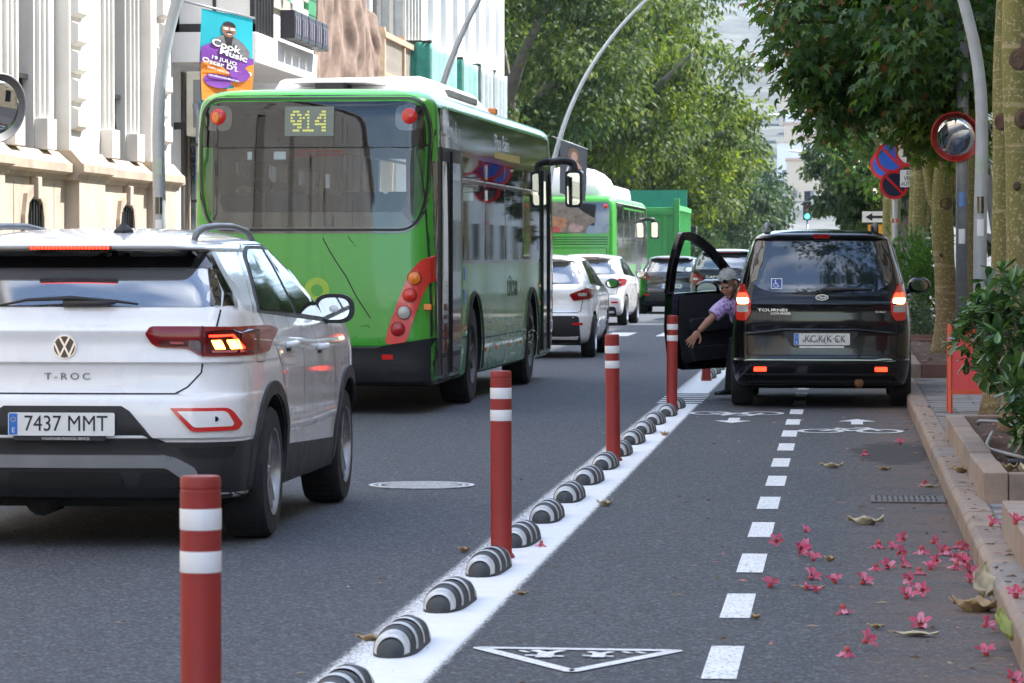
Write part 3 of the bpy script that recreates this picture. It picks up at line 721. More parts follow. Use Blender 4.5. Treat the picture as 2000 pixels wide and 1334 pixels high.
MB().bb(0, .55, 0, .05, 0, .75).build('panel', PLATEB, ss, fix=False); MB().bb(.05, .5, -.006, 0, .40, .62).build('white_field', WPRINT, ss, fix=False); text('sign_letter', 'C', .16, PLATEB, ss, (.30, -.009, .51), ext=.002)

def cloth(name, label, X, y0, y1, z0, z1f, mat, amp=.10, freq=7, nu=60, nv=24, seed=0):
    rr = random.Random(seed); ph = [rr.uniform(0, 6) for _ in range(6)]
    def fn(u, v):
        y = y0 + (y1 - y0) * u; zt = z1f(u); z = z0 + (zt - z0) * v
        x = amp * (math.sin(u * freq * 2 + ph[0] + .8 * math.sin(v * 3 + ph[1])) * .35 + math.sin(u * freq * 6 + ph[2] + 1.6 * math.sin(v * 4 + ph[3])) * .30 + math.sin(u * freq * 13 + 2.2 * math.sin(v * 5 + ph[1])) * .13 + abs(math.sin(v * 8 + u * 9 + 1.5 * math.sin(u * 14) + ph[4])) * .15 + math.sin(v * 21 + u * 17 + ph[5]) * .07)
        return (X + x + .10 * math.sin(v * PI), y, z + .03 * math.sin(u * 23 + ph[5]) * v)
    o = MB().grid(fn, nu, nv).build(name, mat, None, True, fix=False); m = o.modifiers.new('thick', 'SOLIDIFY'); m.thickness = .02
    return tag(o, label, 'cloth')
HESS = M('hessian', (.27, .19, .145), .95, var=.25, vs=9, bump=.8, bs=60, world=True)
def hessian_house():
    t = thing('hessian_house', 'narrow pale house whose front balcony is wrapped in brown hessian, green shutters above', 'building', (-9.5, 0, 0))
    MB().bb(-8, -.02, 57.22, 64.8, 0, 13).build('wall', WHITER, t, fix=False)
    MB().bb(-.02, 1.0, 57.3, 64.6, 3.9, 4.15).build('balcony_slab', WHITER, t, fix=False)
    for y in (58.2, 61.6):
        f = MB().bb(-.02, .04, y, y + 1.6, 5.6, 8.2).build('shutter', M('shutter_green', (.02, .20, .06), .5), t, fix=False)
        for k in range(8): MB().bb(.04, .055, y + .08, y + 1.52, 5.75 + k * .28, 5.95 + k * .28).build('louvre', MATS['shutter_green'], f, fix=False)
    return t
hessian_house()
cloth('hessian_screen', 'brown hessian sheet draped over the balcony next to the planter boxes', -8.45, 55.0, 62.9, 4.15, lambda u: 6.95 - 1.05 * u + .16 * math.sin(u * 9) - (.25 if u > .85 else 0), HESS, .17, 6, 200, 80, 3)
def gallery_house():
    t = thing('old_house', 'old ochre house with a wooden glazed gallery and slatted balcony', 'building', (-9.5, 0, 0))
    MB().bb(-8, -.02, 64.82, 74.5, 0, 14).build('wall', YELR, t, fix=False)
    wd = M('pale_timber', (.45, .32, .21), .8, var=.25, vs=5, bump=.3, world=True)
    MB().bb(-.02, .95, 65.2, 74.3, 4.05, 4.25).build('balcony_floor', wd, t, fix=False)
    for k in range(4): MB().bb(.82, .96, 65.2 + k * 3.0, 65.36 + k * 3.0, 4.25, 5.75).build('newel', wd, t, fix=False)
    MB().bb(.80, .98, 65.2, 74.4, 5.55, 5.66).build('hand_rail', wd, t, fix=False); MB().bb(.84, .94, 65.2, 74.4, 4.85, 4.92).build('mid_rail', wd, t, fix=False)
    bm = MB().box((0, 0, 0), (.04, .05, .62)).mesh('baluster'); bm.materials.append(M('grey_timber', (.42, .37, .31), .8))
    bs = MB().box((0, 0, 0), (.05, .14, .58)).mesh('baluster_board'); bs.materials.append(M('grey_timber', (0, 0, 0)))
    for k in range(74): o = link(bpy.data.objects.new('baluster', bm), t); o.location = (.89, 65.4 + k * .121, 5.24)
    for k in range(52): o = link(bpy.data.objects.new('baluster_board', bs), t); o.location = (.89, 65.45 + k * .172, 4.56)
    for k in range(4):
        y = 65.6 + k * 2.2
        f = MB().bb(-.02, .10, y, y + .14, 4.25, 9).bb(-.02, .10, y + 1.3, y + 1.44, 4.25, 9).bb(-.02, .10, y, y + 1.44, 6.5, 6.62).build('window_frame', wd, t, fix=False)
        MB().bb(-.02, .03, y + .14, y + 1.3, 4.25, 9).build('pane', M('pale_glass', (.35, .38, .38), .1, var=.2), f, fix=False)
    gl = MB().bb(-.02, .75, 69.6, 72.4, 5.7, 9.4).build('gallery', M('pale_glass', (.35, .38, .38)), t, fix=False)
    for k in range(6): MB().bb(.75, .80, 69.6 + k * .54, 69.7 + k * .54, 5.7, 9.4).build('mullion', M('gallery_white', (.6, .58, .52), .7), gl, fix=False)
    for z in (5.7, 6.9, 8.2): MB().bb(.75, .79, 69.6, 72.4, z, z + .08).build('transom', MATS['gallery_white'], gl, fix=False)
    for k in range(3): MB().bb(-.02 + k * .25, .06 + k * .25, 69.55, 69.6, 5.7, 9.4).build('mullion', MATS['gallery_white'], gl, fix=False)
    for y in (66.9, 68.9, 73.6): MB().bb(-.02, .18, y, y + .35, 4.25, 14).build('pilaster', WHITER, t, fix=False)
gallery_house()
def tall_house():
    t = thing('tall_building', 'tall white building with vertical fins, its lower balconies curtained in green and grey', 'building', (-9.5, 0, 0))
    MB().bb(-10, -.02, 74.52, 94, 0, 30).build('wall', WHITER, t, fix=False)
    for k in range(8):
        y = 75.2 + k * 2.5; MB().bb(-.02, .42, y, y + 1.35, 5.0, 30).build('fin', WHITER, t, fix=False)
        for z in (6.5, 10, 13.5, 17, 20.5):
            f = MB().bb(-.02, .02, y + 1.4, y + 2.45, z, z + 1.7).build('window', GREYP, t, fix=False); MB().bb(.02, .03, y + 1.5, y + 2.35, z + .1, z + 1.6).build('pane', WINGL, f, fix=False)
    for k in range(4): MB().bb(-.02, 1.3, 71.0 + k * 4.2 + 3.6, 71.0 + k * 4.2 + 7.0, 4.45, 4.65).build('balcony_slab', WHITER, t, fix=False)
    return t
tall_house()
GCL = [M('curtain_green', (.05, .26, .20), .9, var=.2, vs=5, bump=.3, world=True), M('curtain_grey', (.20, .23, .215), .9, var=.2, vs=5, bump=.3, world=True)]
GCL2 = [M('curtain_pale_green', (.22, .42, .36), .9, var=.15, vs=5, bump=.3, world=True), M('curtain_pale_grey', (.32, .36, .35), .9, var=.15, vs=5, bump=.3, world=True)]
for k, (y0, y1, z1, lab) in enumerate(((69.6, 74.3, 5.72, 'green curtain round the balcony, nearest of the four curtained ones'), (75.4, 78.6, 5.72, 'green curtain round the second curtained balcony'), (79.2, 82.0, 5.78, 'grey curtain round the third curtained balcony, behind the bus roof box'), (82.6, 85.4, 5.82, 'grey curtain round the last balcony, next to the trees'))):
    q = 0 if k < 2 else 1
    o = thing('balcony_curtain', lab, 'curtain', (-8.2, y0, 4.5), group='curtained balconies of the white building')
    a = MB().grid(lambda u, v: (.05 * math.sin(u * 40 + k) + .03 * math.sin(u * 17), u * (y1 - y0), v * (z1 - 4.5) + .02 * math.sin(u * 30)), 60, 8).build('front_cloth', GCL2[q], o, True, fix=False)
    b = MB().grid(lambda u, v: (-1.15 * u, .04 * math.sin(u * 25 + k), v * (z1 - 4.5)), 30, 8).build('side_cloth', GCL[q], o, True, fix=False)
    for x in (a, b): x.modifiers.new('thick', 'SOLIDIFY').thickness = .02
    MB().bb(-1.15, .03, -.03, .0, z1 - 4.52, z1 - 4.46).build('rail', IRON, o, fix=False)

# right-hand row and the blocks behind the camera: outside the frame, seen only in the cars' paint and as shade
def plain_block(name, label, X, Y0, Y1, Hh, face, depth=11, mat=None):
    """face +1: front looks towards +x"""
    t = thing(name, label, 'building', (X, Y0, 0)); L = Y1 - Y0; mat = mat or WHITER
    MB().bb(0, -face * depth, 0, L, 0, Hh).build('wall', mat, t, fix=False)
    wm = MB().bb(0, face * .03, -.7, .7, 0, 1.7).mesh('window'); wm.materials.append(WINGL)
    bmh = MB().bb(0, face * .9, -1.3, 1.3, -.35, -.15).bb(face * .85, face * .9, -1.3, 1.3, -.15, .75).mesh('balcony'); bmh.materials.append(mat)
    y = 2.0
    while y < L - 1.5:
        z = 1.0
        while z < Hh - 2:
            o = link(bpy.data.objects.new('window', wm), t); o.location = (0, y, z)
            if z > 3 and int(y / 3.4) % 3 == 1: o = link(bpy.data.objects.new('balcony', bmh), t); o.location = (0, y, z)
            z += 3.3
        y += 3.4
    MB().bb(-face * (depth + .2), face * .4, -.2, L + .2, Hh, Hh + .35).build('eaves', mat, t, fix=False)
    return t
plain_block('apartment_block', 'pale apartment block along the right pavement behind the tree row', 8.6, -60, 12, 17, -1)
plain_block('apartment_block', 'ochre apartment block along the right pavement beyond the pale one', 8.6, 12.5, 52, 20, -1, mat=YELR)
plain_block('apartment_block', 'cream apartment block at the right corner of the side street', 8.6, 52.5, 80, 18, -1, mat=CREAM)
plain_block('apartment_block', 'low apartment block on the right beyond the side street', 9.5, 89, 140, 8, -1)

# ================================================================== VEGETATION
def leafmat(name, cols, trans=.45, rough=.4, spec=.5):
    m, t, b = newmat(name); g = t.nodes.new('ShaderNodeNewGeometry')
    rp = t.nodes.new('ShaderNodeValToRGB'); e = rp.color_ramp.elements
    while len(e) < len(cols): e.new(.5)
    for i, c in enumerate(cols): e[i].position = c[1]; e[i].color = (*c[0], 1)
    oi = t.nodes.new('ShaderNodeObjectInfo')
    k = _math(t, 'FRACT', _math(t, 'ADD', g.outputs['Random Per Island'], oi.outputs['Random']))
    t.links.new(k, rp.inputs[0]); c = rp.outputs[0]
    big = _ramp(t, _noise(t, g.outputs['Position'], .9, 3), .35, .7)
    c = _mix(t, _math(t, 'MULTIPLY', big, .35), c, tuple(x * .55 for x in cols[0][0]))
    t.links.new(c, b.inputs['Base Color']); b.inputs['Roughness'].default_value = rough; b.inputs['Specular IOR Level'].default_value = spec
    tl = t.nodes.new('ShaderNodeBsdfTranslucent'); hs = t.nodes.new('ShaderNodeHueSaturation'); hs.inputs['Hue'].default_value = .485; hs.inputs['Saturation'].default_value = 1.15; hs.inputs['Value'].default_value = 1.7
    t.links.new(c, hs.inputs['Color']); t.links.new(hs.outputs[0], tl.inputs[0])
    ms = t.nodes.new('ShaderNodeMixShader'); ms.inputs[0].default_value = trans
    t.links.new(b.outputs[0], ms.inputs[1]); t.links.new(tl.outputs[0], ms.inputs[2]); t.links.new(ms.outputs[0], t.nodes['Material Output'].inputs[0])
    return m
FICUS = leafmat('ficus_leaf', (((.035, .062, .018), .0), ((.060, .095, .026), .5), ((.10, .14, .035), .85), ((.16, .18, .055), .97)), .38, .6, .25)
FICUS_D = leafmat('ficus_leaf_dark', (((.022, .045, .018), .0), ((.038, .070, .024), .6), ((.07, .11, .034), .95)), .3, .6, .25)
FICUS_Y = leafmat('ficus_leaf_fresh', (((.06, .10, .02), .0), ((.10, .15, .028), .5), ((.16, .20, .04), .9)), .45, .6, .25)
BRACH_LIT = leafmat('lobed_leaf_young_sunlit', (((.07, .14, .03), .0), ((.11, .20, .04), .6), ((.20, .24, .05), .95)), .42, .5, .35)  # sunlight on the young leaf clusters painted in as a lighter green
BRACH = leafmat('lobed_leaf', (((.036, .090, .022), .0), ((.065, .15, .034), .5), ((.11, .20, .042), .90), ((.17, .14, .04), .96), ((.30, .11, .03), .985)), .42)
PITTO = leafmat('glossy_leaf', (((.032, .075, .025), .0), ((.06, .14, .036), .55), ((.14, .25, .06), .95)), .18, .22, .7)
HEDGE = leafmat('hedge_leaf', (((.03, .085, .02), .0), ((.06, .14, .03), .7), ((.10, .18, .04), .97)), .3)
BARKF = M('ficus_bark', (.17, .145, .125), .85, var=.3, vs=3, bump=.5, bs=18)
def bark_green():
    m, t, b = newmat('green_bark'); g = t.nodes.new('ShaderNodeNewGeometry'); pos = g.outputs['Position']
    sp = t.nodes.new('ShaderNodeSeparateXYZ'); t.links.new(pos, sp.inputs[0])
    mp = t.nodes.new('ShaderNodeMapping'); mp.inputs['Scale'].default_value = (3, 3, .5); t.links.new(pos, mp.inputs[0])
    c = _mix(t, _ramp(t, _noise(t, mp.outputs[0], 2.2, 6), .3, .7), (.125, .125, .030), (.19, .175, .045))
    up = t.nodes.new('ShaderNodeMapRange'); up.inputs[1].default_value = 1.9; up.inputs[2].default_value = .6; t.links.new(sp.outputs[2], up.inputs[0])
    br = _math(t, 'MULTIPLY', up.outputs[0], _ramp(t, _noise(t, mp.outputs[0], 5, 6), .2, .6))
    c = _mix(t, br, c, (.165, .098, .058))
    vo = _noise(t, pos, 42, 4, .6)
    c = _mix(t, _math(t, 'MULTIPLY', _ramp(t, vo, .55, .62), .8), c, (.42, .33, .20))
    mp2 = t.nodes.new('ShaderNodeMapping'); mp2.inputs['Scale'].default_value = (1.2, 1.2, 13); t.links.new(pos, mp2.inputs[0])
    ring = _ramp(t, _noise(t, mp2.outputs[0], 1.0, 4, .6), .60, .66)
    c = _mix(t, _math(t, 'MULTIPLY', ring, .7), c, (.38, .30, .17))
    t.links.new(c, b.inputs['Base Color']); b.inputs['Roughness'].default_value = .75
    bp = t.nodes.new('ShaderNodeBump'); bp.inputs['Strength'].default_value = .5; bp.inputs['Distance'].default_value = .012
    t.links.new(_noise(t, mp.outputs[0], 14, 5), bp.inputs['Height']); t.links.new(bp.outputs[0], b.inputs['Normal'])
    return m
BARKG = bark_green()
KNOT = M('bark_knot', (.10, .062, .04), .9, var=.35, vs=30, bump=.8, bs=40)

LEAF4 = np.array([(0, 0, 0), (.26, .42, .05), (0, 1, -.06), (-.26, .42, .05)]); LEAF4F = np.array([(0, 1, 2, 3)])
def star_leaf():
    v = [(0, 0, 0)]; spec = [(-150, .32), (-118, .62), (-95, .34), (-62, .88), (-38, .36), (0, 1.05), (38, .36), (62, .88), (95, .34), (118, .62), (150, .32)]
    for a, r in spec: v.append((r * math.sin(R(a)) * .62, .28 + r * math.cos(R(a)) * .62, -.22 * r * r))
    return np.array(v), np.array([(0, i + 1, i) for i in range(1, 11)])
STARV, STARF = star_leaf()
OBV = np.array([(0, 0, 0), (.10, .25, .02), (.19, .62, .05), (.14, .90, .04), (0, 1.0, .0), (-.14, .90, .04), (-.19, .62, .05), (-.10, .25, .02), (0, .55, -.03)])
OBF = np.array([(8, 0, 1), (8, 1, 2), (8, 2, 3), (8, 3, 4), (8, 4, 5), (8, 5, 6), (8, 6, 7), (8, 7, 0)])
def rotmats(d, roll):
    """rows: leaf axis y -> d ; random roll about it"""
    d = d / np.linalg.norm(d, axis=1, keepdims=True); n = len(d)
    up = np.tile(np.array([0, 0, 1.0]), (n, 1)); bad = np.abs(d[:, 2]) > .95; up[bad] = (1, 0, 0)
    x = np.cross(d, up); x /= np.linalg.norm(x, axis=1, keepdims=True); z = np.cross(x, d)
    c, s = np.cos(roll)[:, None], np.sin(roll)[:, None]
    return np.stack([x * c + z * s, d, -x * s + z * c], axis=1)      # (n,3 rows,3)
def leaf_mesh(name, pos, dirs, size, V, F, roll=None):
    n = len(pos); roll = rng.uniform(-.7, .7, n) if roll is None else roll
    Rm = rotmats(dirs, roll); vs = np.einsum('vk,nkj->nvj', V, Rm) * size[:, None, None] + pos[:, None, :]
    fs = (F[None] + (np.arange(n) * len(V))[:, None, None]).reshape(-1, F.shape[1])
    return np_mesh(name, vs.reshape(-1, 3), fs)
def ell_points(n, c, r, shell=.55):
    d = rng.normal(size=(n, 3)); d /= np.linalg.norm(d, axis=1, keepdims=True)
    k = (shell + (1 - shell) * rng.random(n)) if shell < 1 else np.ones(n)
    return np.array(c) + d * k[:, None] * np.array(r), d
def limbs(mb, base, top, r0, n, targets, wob=.15, seg=7):
    """tapered limbs from base towards each target"""
    for tg in targets:
        p0 = Vector(base); p2 = Vector(tg); mid = p0.lerp(p2, .45) + Vector((random.uniform(-wob, wob), random.uniform(-wob, wob), random.uniform(0, wob) + .12 * (p2 - p0).length))
        pts = spline([p0, mid, p2], 5); rr = [r0 * (1 - .8 * i / (len(pts) - 1)) for i in range(len(pts))]
        mb.tube(pts, rr, seg)
        for q in range(2):
            i = random.randint(3, len(pts) - 3); e = pts[i] + (p2 - p0).normalized() * random.uniform(.2, .45) * (p2 - p0).length * .6 + Vector((random.uniform(-1, 1), random.uniform(-1, 1), random.uniform(-.3, 1))) * .22 * (p2 - p0).length
            mb.tube(spline([pts[i], pts[i].lerp(e, .5) + Vector((0, 0, .05)), e], 3), [rr[i] * .6, rr[i] * .5, rr[i] * .42, rr[i] * .35, rr[i] * .28, rr[i] * .2, rr[i] * .12][:7], 5)
def big_tree(name, label, X, Y, r, zc, rz_, trunk_r, nclump, per, size, mat, group, lean=(0, 0), mats2=None, limb_n=9, low=-.8):
    t = thing(name, label, 'tree', (X, Y, 0), group=group)
    c = np.array([lean[0], lean[1], zc]); rr = np.array([r, r * 1.1, rz_])
    cp, cd = ell_points(nclump, c, rr, .5); cp = cp[cp[:, 2] > c[2] + low * rz_]
    mb = MB(); f = 2.0
    mb.tube(spline([(0, 0, -.1), (.05, 0, f * .5), (lean[0] * .15, lean[1] * .15, f)], 4), [trunk_r * 1.35, trunk_r * 1.1, trunk_r, trunk_r, trunk_r * .95, trunk_r * .95, trunk_r * .9, trunk_r * .9, trunk_r * .85][:9], 12)
    mb.build('trunk', BARKF, t, True)
    lb = MB(); idx = rng.choice(len(cp), min(limb_n, len(cp)), replace=False)
    limbs(lb, (lean[0] * .15, lean[1] * .15, f - .1), None, trunk_r * .72, 0, [cp[i] * np.array([.97, .97, .99]) for i in idx], wob=.4)
    lb.build('limbs', BARKF, t, True, fix=False)
    groups = [(mat, cp[: int(len(cp) * (.65 if mats2 else 1))])] + ([(mats2, cp[int(len(cp) * .65):])] if mats2 else [])
    for mt, cc in groups:
        n = len(cc) * per; k = rng.integers(0, len(cc), n); cr = rng.uniform(.5, 1.05, len(cc)) * r * .185
        off = rng.normal(size=(n, 3)); off /= np.linalg.norm(off, axis=1, keepdims=True); off *= (rng.random(n) ** .45)[:, None] * cr[k][:, None] * np.array([1.15, 1.15, .8])
        p = cc[k] + off; d = off * .6 + rng.normal(size=(n, 3)) * .35 + np.array([0, 0, -.35]) * cr[k][:, None] * 2
        me = leaf_mesh('foliage', p, d, rng.uniform(.7, 1.3, n) * size, LEAF4, LEAF4F, rng.uniform(-1.3, 1.3, n))
        tag(mesh_obj('foliage', me, mt, t), kind='stuff')
    return t
G = 'large street trees along the left side'
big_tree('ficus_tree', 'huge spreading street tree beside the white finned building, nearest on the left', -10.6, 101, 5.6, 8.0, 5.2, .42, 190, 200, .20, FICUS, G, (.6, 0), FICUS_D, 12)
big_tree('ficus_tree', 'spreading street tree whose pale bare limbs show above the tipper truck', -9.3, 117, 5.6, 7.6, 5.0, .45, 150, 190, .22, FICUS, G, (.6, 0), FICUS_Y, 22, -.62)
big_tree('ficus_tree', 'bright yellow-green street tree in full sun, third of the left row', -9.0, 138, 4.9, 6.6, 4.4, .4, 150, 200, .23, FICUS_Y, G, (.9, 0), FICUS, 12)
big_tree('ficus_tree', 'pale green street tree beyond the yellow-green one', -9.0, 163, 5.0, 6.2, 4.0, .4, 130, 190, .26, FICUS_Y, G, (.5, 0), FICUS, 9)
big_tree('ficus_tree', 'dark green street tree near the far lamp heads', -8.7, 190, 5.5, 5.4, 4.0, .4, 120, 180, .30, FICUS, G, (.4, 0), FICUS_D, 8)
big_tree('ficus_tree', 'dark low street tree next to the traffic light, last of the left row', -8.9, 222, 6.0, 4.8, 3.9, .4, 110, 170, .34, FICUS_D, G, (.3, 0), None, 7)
big_tree('ficus_tree', 'tall tree standing behind the left row, top of it out of frame', -16.5, 128, 6.5, 10, 6, .45, 120, 180, .28, FICUS, G, (0, 0), FICUS_D, 8)
# low shrubs under the trees beside the tipper
def shrub_mass(name, label, cat, c, r, n, size, mat, V=LEAF4, F=LEAF4F, stems=6, objs=0, group=None):
    t = thing(name, label, cat, (c[0], c[1], c[2] - r[2]), group=group); nc = max(8, n // 60)
    cp, cd = ell_points(nc, (0, 0, r[2]), r, .45)
    mb = MB()
    for i in rng.choice(len(cp), min(stems, len(cp)), replace=False): mb.tube(spline([(random.uniform(-.05, .05), random.uniform(-.05, .05), 0), tuple(cp[i] * .5), tuple(cp[i])], 4), [.03, .028, .026, .024, .02, .018, .015, .01, .006][:9], 6)
    mb.build('stems', BARKF, t, True, fix=False)
    k = rng.integers(0, nc, n); off = rng.normal(size=(n, 3)) * np.array(r) * .17; p = cp[k] + off
    d = (p - np.array([0, 0, r[2] * .6])) + rng.normal(size=(n, 3)) * .25 * r[0]
    tag(mesh_obj('foliage', leaf_mesh('foliage', p, d, rng.uniform(.7, 1.3, n) * size, V, F, rng.uniform(-.8, .8, n)), mat, t), kind='stuff')
    return t
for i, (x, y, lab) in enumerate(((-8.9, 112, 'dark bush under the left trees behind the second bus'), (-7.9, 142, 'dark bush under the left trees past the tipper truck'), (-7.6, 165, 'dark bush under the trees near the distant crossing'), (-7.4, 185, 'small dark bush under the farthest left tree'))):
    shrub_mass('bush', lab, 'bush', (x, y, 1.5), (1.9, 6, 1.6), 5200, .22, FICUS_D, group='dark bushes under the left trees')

# ---- right-hand row: smooth green trunks with lobed leaves
def trunk_pts(x, y, z0, lean, h, r0, r1, n=22, wob=.022):
    P = []; Rr = []
    for i in range(n + 1):
        s = i / n; P.append((x + lean[0] * s + wob * math.sin(s * 7 + x * 9), y + lean[1] * s + wob * math.sin(s * 5 + y), z0 + h * s))
        fl = 1 + .55 * math.exp(-s * h / .16); Rr.append((r0 + (r1 - r0) * s) * fl * (1 + .045 * math.sin(s * 11 + x * 5 + y) + .03 * math.sin(s * 23 + y)))
    return P, Rr
def street_tree(label, x, y, z0, r0, h=3.6, lean=(0, 0), fork=None, crown=None, knots=(), group='smooth-barked street trees on the right pavement', objs=0):
    t = thing('street_tree', label, 'tree', (0, 0, 0), group=group); t.location = (x, y, z0)
    P, Rr = trunk_pts(0, 0, -.05, lean, h, r0, r0 * .78); mb = MB().tube(P, Rr, 16)
    tr = mb.build('trunk', BARKG, t, True)
    if fork:
        for (zf, dx, dy, rr_) in fork:
            b0 = Vector((lean[0] * zf / h, lean[1] * zf / h, zf)); e = Vector((dx, dy, h + .6))
            MB().tube(spline([b0, b0.lerp(e, .25) + Vector((dx * .25, dy * .25, -.05)), e], 6), [rr_ * (1.05 - .25 * i / 12) for i in range(13)], 12).build('fork', BARKG, t, True)
    for (zk, ang, rk) in knots:                            # scars where branches were cut
        s = zk / h; c = Vector((lean[0] * s, lean[1] * s, zk)); rr_ = r0 * (1 - .22 * s); d = Vector((math.sin(ang), -math.cos(ang), 0))
        k = MB().lathe([(rk * 1.35, -.03), (rk * 1.0, .008), (rk * .72, .020), (rk * .5, .008), (rk * .28, .014), (0, .006)], 14).build('branch_scar', KNOT, t, True)
        k.location = c + d * rr_ * .97; k.rotation_euler = d.to_track_quat('Z', 'Y').to_euler(); k.scale = (1, 1.25, 1)
    if crown:
        lb = MB(); tg = []
        allp, alld, alls = [], [], []
        sunlit_young = []
        for (c, r, nc, per, mt_) in crown:
            cp, _ = ell_points(nc, c, r, .35); tg += [cp[i] for i in rng.choice(nc, min(4, nc), replace=False)]
            for q in cp:
                n = int(per * rng.uniform(.7, 1.3)); cr = rng.uniform(.22, .42)
                o = rng.normal(size=(n, 3)) * cr * np.array([.6, .6, .5]); pp = q + o
                dd = o * np.array([1.2, 1.2, .4]) + np.array([0, 0, -.28]) + rng.normal(size=(n, 3)) * .12
                sunlit_young.append(np.full(n, mt_ is not None)); allp.append(pp); alld.append(dd); alls.append(rng.uniform(.11, .21, n))
        limbs(lb, (lean[0], lean[1], h - .1), None, r0 * .5, 0, [tuple(v) for v in tg], wob=.2, seg=8)
        lb.build('limbs', BARKG, t, True, fix=False)
        p, d, s = np.concatenate(allp), np.concatenate(alld), np.concatenate(alls); n = len(p); roll = rng.uniform(-.8, .8, n)
        keep = np.ones(n, bool); sunlit_young = np.concatenate(sunlit_young)
        if objs:                                            # the largest leaves in view are leaves of their own
            vis = np.where((p[:, 2] + z0 < 4.3))[0]; score = s[vis] / (p[vis][:, 1] + y) - .0008 * p[vis][:, 2]
            pick = vis[np.argsort(-score)[:objs]]; keep[pick] = False
            me = np_mesh('leaf', STARV, STARF); me.materials.append(BRACH); me2 = np_mesh('leaf', STARV, STARF); me2.materials.append(BRACH_LIT); Rm = rotmats(d[pick], roll[pick])
            for i, q in enumerate(pick):
                o = link(bpy.data.objects.new('leaf', me2 if sunlit_young[q] else me), t)
                o.matrix_local = Matrix.Translation(p[q]) @ Matrix(Rm[i].T.tolist()).to_4x4() @ Matrix.Scale(float(s[q]), 4)
        for sel, mt_ in ((keep & ~sunlit_young, BRACH), (keep & sunlit_young, BRACH_LIT)):
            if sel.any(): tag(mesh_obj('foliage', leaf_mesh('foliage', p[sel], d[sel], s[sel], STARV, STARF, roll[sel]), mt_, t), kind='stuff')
    return t
hi = lambda c, r, nc, per, mt=None: (c, r, nc, per, mt)
street_tree('thick smooth-barked trunk at the right edge with a large cut scar, nearest of the trees', 1.19, 23.8, .20, .115, 4.2, (.0, .0), knots=((2.55, -.2, .06), (2.15, .2, .045), (2.62, .9, .07), (1.7, -.3, .02)), crown=[hi((0, 0, 6.2), (2.6, 3.0, 1.7), 60, 60)])
street_tree('slimmer smooth-barked trunk just left of the nearest trunk, round scars on it', 1.22, 28.2, .15, .098, 4.4, (.13, 0), knots=((2.35, -.5, .05), (2.6, -.1, .025), (3.05, .5, .045)), crown=[hi((0, 0, 6.4), (2.6, 3.0, 1.7), 60, 60)])
street_tree('stout forked trunk behind the grey pole, its leafy boughs hanging low over the lane', 1.31, 44.4, .20, .155, 2.55, (-.05, 0), fork=[(1.75, -.32, .2, .085), (2.0, .25, 0, .10)], knots=((1.9, .1, .07), (1.25, -.4, .02)), objs=300,
            crown=[hi((-.45, -5.5, 3.50), (.95, 2.4, .62), 48, 60), hi((-.80, -3.5, 4.30), (.95, 2.0, .50), 30, 55), hi((-.1, -4.0, 5.0), (1.9, 4.0, 1.3), 80, 60), hi((-.25, -5.4, 2.66), (.34, .5, .28), 14, 48, BRACH_LIT), hi((-.85, -5.2, 3.15), (.42, .6, .30), 14, 46), hi((-1.95, -5.4, 3.92), (.28, .7, .16), 9, 30), hi((-1.72, -5.4, 3.32), (.30, .6, .32), 10, 40), hi((-1.42, -5.2, 2.86), (.24, .5, .22), 8, 36), hi((.05, -5.6, 3.15), (.35, .6, .35), 12, 48, BRACH_LIT)])
street_tree('second trunk close beside the stout forked one, mostly behind the grey pole', 1.60, 46.5, .18, .10, 3.6, (.12, 0), crown=[hi((-.4, 0, 5), (2.3, 2.5, 1.6), 50, 55)])
street_tree('leaning trunk behind the stout one, rising over the hedge', 1.30, 57.5, .20, .115, 2.7, (-.06, 0), fork=[(1.5, .2, .2, .07)], crown=[hi((-.45, -1, 4.85), (1.35, 3.0, 1.0), 75, 60)])
street_tree('trunk beside the no-parking signs, right of the plate', 1.38, 65, .15, .12, 3.0, (-.05, 0), crown=[hi((-.5, -1, 5.2), (1.6, 3.0, 1.3), 70, 60)])
street_tree('trunk directly behind the no-parking sign post', 1.12, 72.5, .15, .11, 3.0, (.0, 0), crown=[hi((-.4, 1, 5.4), (1.6, 3.0, 1.5), 70, 60)])
street_tree('farther trunk left of the no-parking sign post', 1.02, 78.5, .15, .12, 3.2, (.0, 0), crown=[hi((-.4, 1, 4.7), (1.7, 3.0, 1.8), 80, 60)])
G2 = 'dense street trees along the right beyond the side street'
for i, (x, y, r_, zc, rz_, lab) in enumerate(((1.7, 98, 2.2, 4.4, 3.0, 'dense dark tree behind the no-parking signs, leaves down to head height'), (1.8, 118, 2.4, 4.6, 3.3, 'dense dark tree farther along the right side'), (1.5, 145, 2.8, 5.0, 3.8, 'dense tree on the right near the traffic light'), (1.5, 180, 3.3, 5.6, 4.4, 'distant dense tree on the right beyond the traffic light'), (4.8, 110, 3, 6, 4.5, 'tall dense tree set back on the right'))):
    big_tree('dense_tree', lab, x, y, r_, zc, rz_, .2, 70, 190, .17 + .0006 * y, FICUS_D if i % 2 == 0 else FICUS, G2, (0, 0), FICUS if i % 2 == 0 else None, 6, -.98)
shrub_mass('hedge', 'clipped green hedge behind the black van, right of its tail light', 'hedge', (1.12, 55, .95), (.42, 3.0, .80), 5200, .10, HEDGE)

